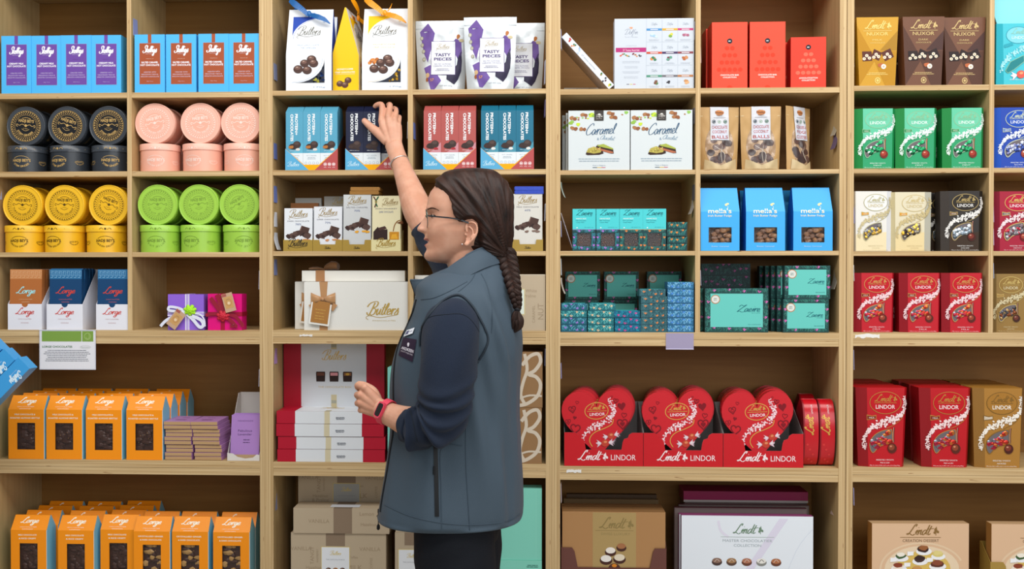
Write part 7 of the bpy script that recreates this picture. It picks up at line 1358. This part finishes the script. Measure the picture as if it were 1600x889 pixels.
bp_ = nt.nodes.new('ShaderNodeBump'); bp_.inputs['Strength'].default_value = .8; bp_.inputs['Distance'].default_value = .004; L(nn.outputs['Fac'], bp_.inputs['Height']); L(bp_.outputs[0], hb_.inputs['Normal']); hb_.inputs['Roughness'].default_value = .52; hb_.inputs['Specular IOR Level'].default_value = .32
HL = [(672, 297), (674, 286), (682, 272), (700, 262), (738, 258), (775, 262), (800, 280), (815, 320), (815, 370), (805, 420), (776, 420), (757, 396), (751, 388), (750.5, 376), (751, 362), (749.5, 352), (741, 346.5), (732, 348), (725, 353), (716, 352), (709, 345), (704.5, 334), (702, 322), (697, 312), (688, 304), (681, 299)]
def pdist(x, y):
    ins = False; best = 1e9; n = len(HL)
    for i in range(n):
        x1, y1 = HL[i]; x2, y2 = HL[(i+1) % n]
        if (y1 > y) != (y2 > y) and x < (x2-x1)*(y-y1)/(y2-y1)+x1: ins = not ins
        dx, dy = x2-x1, y2-y1; t = max(0, min(1, ((x-x1)*dx+(y-y1)*dy)/(dx*dx+dy*dy))); best = min(best, math.hypot(x-x1-t*dx, y-y1-t*dy))
    return best if ins else -best
HH = [(262.5, 728, 752, .004), (265, 706, 771, .036), (271, 690, 785, .058), (281, 678.5, 794, .071), (296, 671.5, 801, .081), (312, 668, 804.5, .0865), (330, 668, 805.5, .0885), (350, 672, 804.5, .086), (368, 680, 802, .080), (382, 700, 799, .070), (394, 725, 797, .058), (406, 752, 797, .042), (414, 775, 794, .02)]
g = G(); HN, HT = 130, 150; vv = []; uv = []
for i in range(HN):
    py = 262.6+(413.5-262.6)*i/(HN-1); xf, xb, w_ = cinterp(HH, py)[:3]
    for k in range(HT):
        th = 2*math.pi*k/HT; ct, st = math.cos(th), math.sin(th); e = 2/2.2; cx = (xf+xb)/2; a = (xb-xf)/2; x = cx-a*math.copysign(abs(ct)**e, ct); s = w_*math.copysign(abs(st)**e, st)
        ph = math.atan2(py-402, x-795); rr = math.hypot(py-402, x-795)
        rip = .0022*math.sin(ph*34+3*math.sin(rr*.03+ph*5))+.0014*math.sin(ph*83+rr*.02+2*math.sin(ph*13))+.0016*math.sin(ph*17+rr*.05)
        edge = pdist(x, py); f = max(0, min(1, (edge+1.0)/9.0)); f = f*f*(3-2*f)
        ins_ = 1-f   # sink under the scalp outside the hairline
        hx, hw_ = (xf+xb)/2, 1
        dx = (x-cx)/a if a > 1 else 0; sc_ = (1-ins_*.24*(1 if py < 385 else .7))+(rip*12)*f
        if py < 300: sc_ = (1-ins_*.16)+rip*12*f
        X = cx+(x-cx)*sc_; S_ = s*sc_; vv.append(tuple(SP(X, py, S_))); uv.append((ph/6.283, rr/150))
fs = [(i*HT+k, i*HT+(k+1) % HT, (i+1)*HT+(k+1) % HT, (i+1)*HT+k) for i in range(HN-1) for k in range(HT)]+[tuple(reversed(range(HT))), tuple((HN-1)*HT+k for k in range(HT))]
def uvmesh(name, vv, fs, uv, mats):
    me = bpy.data.meshes.new(name); me.from_pydata(vv, [], fs); l = me.uv_layers.new(name='UVMap')
    for lp in me.loops: l.data[lp.index].uv = uv[lp.vertex_index]
    me.polygons.foreach_set('use_smooth', [True]*len(me.polygons)); [me.materials.append(m) for m in mats]; me.update(); return me
hair = bpy.data.objects.new('hair', uvmesh('hair', vv, fs, uv, [HAIR])); C.objects.link(hair); hair.parent = person
def strand_tube(vv, fs, uv, path, n=14, seed=0, ridges=7):
    N = len(path); b0 = len(vv); rr = random.Random(seed); c0 = rr.random()*9
    for i, (c, r, fl) in enumerate(path):
        c = Vector(c); t = (Vector(path[min(i+1, N-1)][0])-Vector(path[max(i-1, 0)][0])).normalized(); a = Vector((0, -1, 0)); a = (a-t*a.dot(t)).normalized(); b = t.cross(a)
        for k in range(n): th = 2*math.pi*k/n; q = r*(1+.07*math.sin(ridges*th+c0)); vv.append(tuple(rel(c+a*math.cos(th)*q*fl+b*math.sin(th)*q))); uv.append((k/n*.25+seed*.13, i/N*.6))
    for i in range(N-1):
        for k in range(n): fs.append((b0+i*n+k, b0+i*n+(k+1) % n, b0+(i+1)*n+(k+1) % n, b0+(i+1)*n+k))
    fs.append(tuple(b0+k for k in reversed(range(n)))); fs.append(tuple(b0+(N-1)*n+k for k in range(n)))
vv, fs, uv = [], [], []
def YB(y): return -.51-.095*max(0, min(1, (y-400)/55))
bp0 = smooth([(786, 392, .021), (792, 408, .0185), (797, 424, .0155), (801, 440, .0135), (804, 456, .0115), (807, 470, .0095), (808.5, 482, .0065)], 14)
for s_ in range(3):
    path = []
    for i, (x, y, r) in enumerate(bp0):
        t = i/(len(bp0)-1); ph = t*2*math.pi*3.6+s_*2*math.pi/3; c = U(x, y, YB(y)); path.append((c+Vector((math.sin(ph)*r*.85, -.55*r*math.sin(2*ph), 0)), r*.72, .8))
    strand_tube(vv, fs, uv, path, 14, s_)
braid = bpy.data.objects.new('braid', uvmesh('braid', vv, fs, uv, [HAIR])); C.objects.link(braid); braid.parent = person
vv, fs, uv = [], [], []
strand_tube(vv, fs, uv, [(U(x, y, YB(y)), r, .8) for x, y, r in smooth([(808.5, 485, .006), (807.5, 491, .0115), (808, 500, .0165), (808.5, 508, .0145), (806, 514, .009), (803, 519, .003)], 5)], 22, 5, 9)
for q in range(5): strand_tube(vv, fs, uv, [(U(x+dx_, y, YB(y)-.01+.005*q), r, .8) for (x, y, r), dx_ in zip(smooth([(808, 486, .003), (806+q*2, 497, .005), (802+q*3.4, 506, .004), (801+q*3, 517-abs(q-1)*2.5, .0008)], 5), [0]*20)], 8, q+7, 4)
tuft = bpy.data.objects.new('hair_end', uvmesh('hair_end', vv, fs, uv, [HAIR])); C.objects.link(tuft); tuft.parent = braid
g = G(); c = rel(U(808.6, 483.5, YB(483))); g.lathe([(.0066, c.z-.004), (.008, c.z-.002), (.008, c.z+.002), (.0066, c.z+.004)], P('#141318', .6), 14, c.x, c.y); o = g.obj('hair_tie', braid)
# ---- eyes, brows, glasses, earring
for sd in (1, -1):
    g = G(); c = SP(682.6, 338.6, sd*.0300); g.ball(tuple(c), .0098, P('#e6e0da', .15, 0, .6), 16)
    d = Vector((-1, -sd*.12, .0)).normalized()*.0098; g.ball(tuple(c+d), (.0022, .0052, .0052), P('#3a2a20', .1, 0, .6), 10); g.obj('eye', person)
    g = G(); v = []; f = []; nn_, mm_ = 24, 32   # lids around the open slit
    for i in range(nn_+1):
        el = math.pi*(i/nn_-.5)
        for j in range(mm_): az = 2*math.pi*j/mm_; v.append(tuple(c+Vector((-math.cos(el)*math.cos(az), -sd*math.cos(el)*math.sin(az), math.sin(el)))*.0109))
    for i in range(nn_):
        for j in range(mm_):
            el = math.degrees(math.pi*((i+.5)/nn_-.5)); az = (360*(j+.5)/mm_+180) % 360-180-14
            if abs(az) < 62 and -22*(1-(az/66)**2) < el < 20*(1-(az/66)**2): continue
            f.append((i*mm_+j, i*mm_+(j+1) % mm_, (i+1)*mm_+(j+1) % mm_, (i+1)*mm_+j))
    g.add(v, f, SKIN, True); g.obj('eyelid', person)
gl = G(); steel = P('#5f716c', .25, .7, .5); slate = P('#252d33', .3, .3, .5)
for sd in (1, -1):
    cx_, cy_, cs = 667.2, 342.2, .0325; rim = []
    for k in range(25):
        a = 2*math.pi*k/24; yy = cy_-14*math.copysign(abs(math.sin(a))**.8, math.sin(a))*.98; ss = sd*(cs+.0255*math.copysign(abs(math.cos(a))**.8, math.cos(a))); rim.append(tuple(SP(cx_+1.6*(yy-cy_)/14*-1*-.6+((abs(ss)/.058)**2)*4.2, yy, ss)))
    gl.tube(rim, .0011, steel, 6); gl.tube([tuple(SP(*q)) for q in ((670.8, 338.5, sd*.0585), (672.5, 338.8, sd*.066), (676, 340, sd*.0775))], .0016, steel, 8)
    gl.loft([[tuple(SP(x, y+dy, sd*(s+ds))) for dy, ds in ((-1.1, 0), (-1.1, .0012), (1.1, .0012), (1.1, 0))] for x, y, s in ((674, 340, .0765), (690, 341.5, .080), (706, 343, .0815), (722, 345.5, .081), (736, 351, .079))], slate, True, False)
gl.tube([tuple(SP(*q)) for q in ((667, 339, -.0075), (664.8, 337.2, 0), (667, 339, .0075))], .0013, steel, 6); glasses = gl.obj('glasses', person)
g = G()
for sd in (1, -1):
    v = [];
    for k in range(20): a = 2*math.pi*k/20; yy = 342.2-13.4*math.sin(a); ss = sd*(.0325+.0245*math.cos(a)); v.append(tuple(SP(667.3+((abs(ss)/.058)**2)*4.2, yy, ss)))
    g.add(v, [tuple(range(20))], P('#dfe9ea', .03, 0, .8, alpha=.12))
g.obj('lens', glasses)
g = G(); g.ball(tuple(SP(725.5, 383, .0805)), .0024, P('#e6e2dc', .1, .9, .6), 12); g.ball(tuple(SP(725.5, 383, .083)), .0014, P('#f4f4f8', .05, .5, .8), 8); g.obj('earring', person)
# ---- vest
VM = P('#43525f', .62, 0, .25, .35, 900, sheen=.04, name='softshell'); VD = P('#2c3640', .6); BLK = P('#131417', .5)
VS = [(404, 742, 772, .05), (412, 715, 784, .066), (422, 690, 791, .088), (434, 664, 796, .118), (446, 652, 799.5, .143), (460, 650.5, 803, .160), (480, 646, 808, .171), (500, 640.5, 813, .176), (520, 630, 816, .178), (545, 620.5, 817, .176), (575, 614, 815, .172), (610, 612, 813, .169), (645, 613, 812.5, .168), (675, 612, 814, .170), (705, 608, 815, .174), (735, 603, 816.5, .179), (765, 597.5, 817, .184), (788, 593.5, 817, .187), (801, 592.5, 816, .187)]
def vest_disp(py, th):
    st, ct = math.sin(th), math.cos(th); low = max(0, min(1, (py-470)/80)); d = 0
    d += .0045*low*math.sin(th*3.1+py*.012)+.0035*low*math.sin(th*7.3-py*.021+1.3)
    for (y0, t0, sl, w_, a_) in ((560, 2.05, .0075, .10, .006), (600, 2.35, .006, .12, .006), (650, 1.9, .004, .10, .0045), (590, 1.15, -.002, .09, .003), (520, 2.2, .010, .09, .005), (640, 2.75, .0015, .08, .004), (700, 1.35, .001, .1, .0035), (730, 2.3, .003, .12, .005)):
        d += 2.0*a_*(gauss(th-(t0+(py-y0)*sl*.35), w_)-.5*gauss(th-.16-(t0+(py-y0)*sl*.35), w_))*gauss(py-y0, 70)
    if py > 780: d += .0022*math.sin((th*19))*((py-780)/21)*.4
    return d
g = G(); rings = []; nv_ = 96; nt_ = 110
for i in range(nv_):
    py = 404+(801-404)*i/(nv_-1); xf, xb, w_ = cinterp(VS, py)[:3]; cx = (xf+xb)/2; a = (xb-xf)/2; ring = []
    for k in range(nt_):
        th = 2*math.pi*k/nt_; ct, st = math.cos(th), math.sin(th); e = 2/2.35; d = vest_disp(py, th) if st > 0 else vest_disp(py, -th)
        x = cx-(a+d/KP*(.35 if abs(st) < .5 else 1))*math.copysign(abs(ct)**e, ct); s = (w_+d)*math.copysign(abs(st)**e, st); ring.append(tuple(SP(x, py, s)))
    rings.append(ring)
# rolled hem and inside
for py, f in ((803, 1.004), (805.5, .995), (806, .97), (800, .955), (770, .93)):
    rings.append([tuple(SP(704.5+(px_-704.5)*f, py, s_*f)) for px_, s_ in [((lambda th: (704.25-111.75*math.copysign(abs(math.cos(th))**(2/2.35), math.cos(th)), .187*math.copysign(abs(math.sin(th))**(2/2.35), math.sin(th))))(2*math.pi*k/nt_)) for k in range(nt_)]])
g.loft(rings, VM, True); vest = g.obj('vest', person)
# collar: a standing band, open at the throat
g = G(); T_ = [(640.5, 437.5, .030), (652, 438, .047), (668, 435.5, .062), (684, 429, .071), (699, 419.5, .076), (716, 407.5, .078), (735, 396, .074), (754, 387.5, .060), (768, 384, .034), (773, 383, 0)]
B_ = [(650, 466, .028), (658, 466, .060), (672, 463, .088), (690, 455, .104), (707, 446, .112), (724, 436, .112), (742, 426, .102), (762, 417, .078), (782, 411, .040), (788, 410, 0)]
T_ = smooth(T_, 4); B_ = smooth(B_, 4)
def side(sd):
    vs_ = []
    for (a, b, s), (a2, b2, s2) in zip(T_, B_):
        col_ = []
        for j in range(6):
            t = j/5; x = a+(a2-a)*t; y = b+(b2-b)*t; ss = s+(s2-s)*t+.004*math.sin(math.pi*t); p = U(x, y, YM-ss) if sd > 0 else U(x, y, YM-ss); q = rel(p); 
            if sd < 0: q.y = -q.y
            col_.append(q)
        vs_.append(col_)
    return vs_
for sd in (1, -1):
    cols = side(sd); n = len(cols); out = [p for c_ in cols for p in c_]; inn = []
    for c_ in cols:
        for p in c_: q = Vector((p.x+.004*(1 if p.x < .03 else -1), p.y*(1-.05), p.z-.0005)); inn.append(q)
    fo = [(i*6+j, (i+1)*6+j, (i+1)*6+j+1, i*6+j+1) for i in range(n-1) for j in range(5)]
    g.add([tuple(p) for p in out], fo, VM, True); g.add([tuple(p) for p in inn], [tuple(reversed(f)) for f in fo], VD, True)
    rim = [tuple((out[i*6]+inn[i*6])/2) for i in range(n)]; g.tube(rim, .0030, VM, 8); g.tube([tuple((out[j]+inn[j])/2) for j in range(6)], .0028, BLK, 8)
g.obj('collar', vest)
# ---- near sleeve with folds at the pushed-up elbow
SW = P('#252d3d', .95, 0, .1, .8, 700, sheen=.08, name='navy_fleece')
def sl_d(t, th):
    d = .0022*math.sin(th*3+t*9)+.0015*math.sin(th*5-t*17)
    for t0, w_, a_, sk in ((.50, .02, .006, .05), (.56, .02, .008, .07), (.63, .025, .009, .05), (.70, .022, .009, -.04), (.77, .02, .008, .05), (.84, .02, .007, -.05), (.42, .025, .004, .08)): d += 1.5*a_*(gauss(t-t0-sk*math.sin(th+.6), w_)-.6*gauss(t-t0-.026-sk*math.sin(th+.6), w_*.6))*(.6+.4*math.cos(th*1.0-.5))
    return d-.003
g = G(); limb(g, [(724, 488, -.585, .045), (713, 496, -.62, .059), (708, 508, -.648, .0705), (704, 535, -.668, .0735), (700, 568, -.684, .071), (696, 602, -.692, .068), (693, 632, -.694, .065), (686, 655, -.692, .061), (668, 665, -.682, .055), (650, 666, -.668, .049), (638, 664, -.657, .0435), (634, 663, -.653, .0415)], SW, 48, sl_d, fine=14)
sl = g.obj('sleeve', person)
g = G(); limb(g, [(722, 455, -.40, .065), (712, 432, -.355, .058), (697, 403, -.30, .053), (682, 380, -.262, .050), (671, 364, -.235, .0485), (666.5, 357, -.226, .0465)], SW, 30, lambda t, th: .003*math.sin(th*4+t*12)+.004*gauss(t-.75, .08)*math.cos(th)); g.obj('sleeve', person)
# cuff bands and sleeve seam
# ---- trousers and shoes
TM = P('#14171e', .8, 0, .2, .5, 500, name='black_trousers')
def trouser(sY, dx):
    g = G(); pts = [(714+dx, 790, .098, .088), (714+dx, 840, .1035, .094), (716+dx, 889, .0975, .090), (716+dx, 960, .090, .084), (716+dx, 1030, .078, .076), (718+dx, 1100, .075, .074), (718+dx, 1180, .068, .066), (720+dx, 1225, .064, .062)]
    P_ = smooth([(U(a, b, YM).x, U(a, b, YM).z, c_, d_) for a, b, c_, d_ in pts], 6); rg = []
    for i, (x, z_, rx_, ry_) in enumerate(P_):
        rg.append([tuple(rel((x-rx_*math.cos(t), YM-sY-ry_*math.sin(t), z_+.0035*math.sin(3*t+i)*0)))if False else tuple(rel((x-(rx_+.0018*math.sin(.8*i+2*t)*gauss(i-8, 8))*math.cos(t), YM-sY-(ry_+.003*math.sin(.9*i+3*t)*gauss(i-9, 8))*math.sin(t), max(z_, .055)))) for t in [2*math.pi*k/32 for k in range(32)]])
    g.loft(rg, TM); return g
gt = trouser(.085, 0); o = gt.obj('trousers', person); g2 = trouser(-.085, 6); b0 = len(gt.v)
gt.v += g2.v; gt.f += [tuple(i+b0 for i in f) for f in g2.f]; gt.mi += g2.mi; gt.sm += g2.sm
hipr = [[tuple(SP(714+3-rx*math.cos(t), py, sy*math.sin(t))) for t in [2*math.pi*k/32 for k in range(32)]] for py, rx, sy in ((775, 62, .150), (800, 65, .160), (822, 66, .162), (838, 62, .155), (846, 54, .14))]
gt.loft(hipr, TM); me_ = gt.mesh('trousers'); o.data = me_
for sY, dx in ((.088, 0), (-.088, 8)):
    g = G(); x0 = U(714+dx, 430, YM).x-.06; rg = []
    for u, w_, h0 in ((-.095, .012, .03), (-.085, .03, .045), (-.05, .043, .058), (0, .045, .075), (.05, .042, .095), (.095, .038, .10), (.115, .034, .09), (.125, .02, .06)): rg.append([tuple(rel((x0+u, YM-sY-w_*math.cos(t), max(0.0015, h0*.5+h0*.5*math.sin(t))))) for t in [2*math.pi*k/16 for k in range(16)]])
    g.loft(rg, P('#1a1a1c', .4)); g.obj('shoe', person)
# ---- things laid on the cloth surfaces: seams, zips, badge
from mathutils.bvhtree import BVHTree
bpy.context.view_layer.update()
def bvh(os_):
    V = []; Fc = []
    for o_ in os_:
        b = len(V); V += [NP+v.co for v in o_.data.vertices]; Fc += [tuple(b+i for i in p.vertices) for p in o_.data.polygons]
    return BVHTree.FromPolygons(V, Fc)
BF = bvh([body]); BV = bvh([vest]); BS = bvh([vest, sl]); BT = bvh([sl])
def hit(px, py, tree, off=.0008):
    d = (U(px, py, 0)-CAM).normalized(); h = tree.ray_cast(CAM, d)
    if h[0] is None: return None
    n = h[1] if h[1].dot(d) < 0 else -h[1]; return h[0]+n*off
def seam(name, pts, tree, r, m, parent, off=.0003):
    p = [hit(a, b, tree, off) for a, b in smooth(pts, 6)]; p = [tuple(rel(q)) for q in p if q is not None]; g = G(); g.tube(p, r[:len(p)] if isinstance(r, list) else r, m, 6); return g.obj(name, parent)
VSm = P('#3b4a57', .6)
BRW = P('#3c281e', .85, 0, .1)
seam('eyebrow', [(668.2, 327.6), (671.5, 325.6), (676, 325), (681, 326.4), (686, 329)], BF, [.0012]*6+[.0016]*6+[.0015]*6+[.0009]*7, BRW, person, .0)
seam('eyelash', [(672.8, 337.6), (674.5, 335.8), (677.5, 335.4), (681, 337.2)], BF, .0009, P('#241713', .7), person, .001)
seam('armhole_piping', [(656, 540), (657, 522), (663, 505), (674, 489), (690, 472), (708, 462), (722, 463), (738, 478), (751, 500), (760, 520), (762, 534), (756, 550), (746, 566)], BS, .0030, P('#26303a', .6), vest, .001)
for pts in ([(752, 428), (760, 444), (766, 466), (769, 495), (768, 520)], [(746, 575), (738, 612), (729, 660), (728, 720), (731, 780), (734, 829)], [(722, 696), (690, 700), (689, 760), (690, 829)], [(658, 468), (676, 466), (694, 459), (712, 450), (730, 440)], [(601, 789), (640, 806), (690, 817), (740, 820), (790, 815), (812, 803)], [(744, 424), (735, 440), (716, 456)]):
    seam('seam', pts, BV, .0011, VSm, vest)
seam('front_zip', [(651, 468), (646, 486), (637, 508), (626, 532), (619, 556), (615.5, 590), (615.5, 640), (614.5, 676), (610, 705), (605.5, 735), (600, 765), (596, 790), (595, 800)], BV, .0032, BLK, vest, .0005)
def decal(name, quad, build, tree, parent, W, H, nsub=3, off=.0016):
    g = G(1, W); 
    def S(u, v, l):
        a, b = u/W, v/H; (x0, y0), (x1, y1), (x2, y2), (x3, y3) = quad   # bl br tr tl
        x = (x0*(1-a)+x1*a)*(1-b)+(x3*(1-a)+x2*a)*b; y = (y0*(1-a)+y1*a)*(1-b)+(y3*(1-a)+y2*a)*b; q = hit(x, y, tree, off+l*.0004)
        return tuple(rel(q)) if q is not None else tuple(rel(U(x, y, -.6)))
    g.S = S; g.div = nsub; build(g); return g.obj(name, parent)
decal('embroidered_patch', [(623.5, 555), (645, 565.5), (651.5, 530.5), (631, 527.5)], lambda g: (g.fill([(0, 0), (60, 0), (60, 78), (0, 78)], P('#2a1a30', .7), 1), g.txt('ARDKEEN', 31, 30, 11, '#d9d2dc', 3, fit=52, res=1, bold=.02), g.txt('QUALITY FOOD STORE', 31, 20, 5.5, '#c9c0cc', 3, fit=50, res=1), g.blob(30, 54, 5, 8, '#d9d2dc', 3, 3)), BV, vest, 60, 78, 4)
decal('name_tag', [(632.5, 526.5), (646, 521.5), (649.5, 512.5), (637.5, 517)], lambda g: (g.fill([(0, 0), (60, 0), (60, 40), (0, 40)], P('#dfe2ea', .3), 2), g.fill([(6, 8), (26, 8), (26, 32), (6, 32)], '#5a5a7a', 3), g.rect(30, 18, 52, 23, '#8a8a9a', 3)), BV, vest, 60, 40, 4, .003)
decal('pocket_zip', [(679.5, 807), (686.2, 807), (683.5, 697), (677.2, 697)], lambda g: (g.fill([(0, 0), (6, 0), (6, 110), (0, 110)], P('#0e1013', .5), 1)), BV, vest, 6, 110, 5)
g = G(); c = hit(678, 728, BV, .003); g.tube([tuple(rel(c)), tuple(rel(c+Vector((0, -.002, -.02))))], [.002, .0028], BLK, 8); g.obj('zip_pull', vest)
p0 = U(592.5, 800, -.52); g = G(); g.tube([tuple(rel(p0+Vector((0, 0, d_)))) for d_ in (.008, .0, -.006)], [.004, .0045, .003], P('#3a3d42', .3, .8, .5), 8); g.tube([tuple(rel(p0+Vector((x_, -.002, z_)))) for x_, z_ in ((-.002, -.006), (-.006, -.010), (-.002, -.016), (.002, -.010), (-.002, -.006))], .0011, P('#3a3d42', .3, .8, .5), 6); g.tube([tuple(rel(p0+Vector((-.002, -.002, z_)))) for z_ in (-.016, -.030, -.034, -.042, -.046)], [.0011, .0012, .004, .0046, .002], BLK, 8); g.obj('zip_pull', vest)
seam('sleeve_seam', [(664, 500), (676, 494), (700, 491), (722, 491), (738, 502), (752, 524)], BT, .0010, P('#1e2530', .8), sl)
seam('cuff_seam', [(640, 640), (645, 655), (648, 672), (652, 690)], BT, .0012, P('#1e2530', .8), sl)
# ---- watch and bracelet
def ringband(c, ax, r1, r2, w_, th_, m, n=36, a0=0, a1=360):
    g = G(); ax = Vector(ax).normalized(); u = Vector((0, -1, 0)); u = (u-ax*u.dot(ax)).normalized(); v = ax.cross(u); rg = []
    for i in range(n+1):
        a = math.radians(a0+(a1-a0)*i/n); d = u*math.cos(a)*r1+v*math.sin(a)*r2; o_ = d.normalized()*th_; rg.append([tuple(rel(c+d-ax*w_/2)), tuple(rel(c+d+o_-ax*w_/2)), tuple(rel(c+d+o_+ax*w_/2)), tuple(rel(c+d+ax*w_/2))])
    g.loft(rg, m, True, False); return g, u, v, ax
a_, b_ = U(618, 651, -.632), U(592, 638, -.607); cw = a_.lerp(b_, .55); axw = (b_-a_)
pink = P('#e0465e', .45, 0, .4, name='pink_silicone'); g, u, v, ax = ringband(cw, axw, .0285, .0305, .017, .0024, pink); wt = g.obj('wristwatch', person)
g = G(); cs_ = cw+u*.0300+v*.004; uu = (u+v*.12-ax*-.25).normalized(); e1 = ax; e1 = (e1-uu*e1.dot(uu)).normalized(); e2 = uu.cross(e1)
def slab(g, c, hx_, hy_, t0, t1, m, rd=.25):
    ring = []
    for k in range(24): a = 2*math.pi*k/24; ring.append((hx_*math.copysign(abs(math.cos(a))**.45, math.cos(a)), hy_*math.copysign(abs(math.sin(a))**.45, math.sin(a))))
    g.loft([[tuple(rel(c+e1*x+e2*y+uu*t)) for x, y in ring] for t in (t0, t1)], m, True, False)
slab(g, cs_, .0115, .0205, -.004, .0042, pink); slab(g, cs_, .0088, .0165, .0042, .0052, P('#17120e', .12, 0, .7)); g.obj('watch_case', wt)
g = G()
for q in (-.022, .022): g.ball(tuple(rel(cw+(u*math.cos(q*22)+v*math.sin(q*22))*.0325-ax*.004)), .0018, P('#d8d4d0', .2, .9, .6), 8)
g.obj('rivet', wt)
a_, b_ = U(629.5, 266, -.092), U(619, 238, -.052); cb_ = U(624.6, 254.8, -.074); g = G(); ax = (b_-a_).normalized(); ax = (ax+Vector((-.10, 0, .0))).normalized(); u = Vector((0, -1, 0)); u = (u-ax*u.dot(ax)).normalized(); v = ax.cross(u)
g.tube([tuple(rel(cb_+u*math.cos(t)*.030+v*math.sin(t)*.0285)) for t in [2*math.pi*k/40 for k in range(41)]], .0017, P('#d8d8d6', .15, .95, .6), 8); g.obj('bracelet', person)
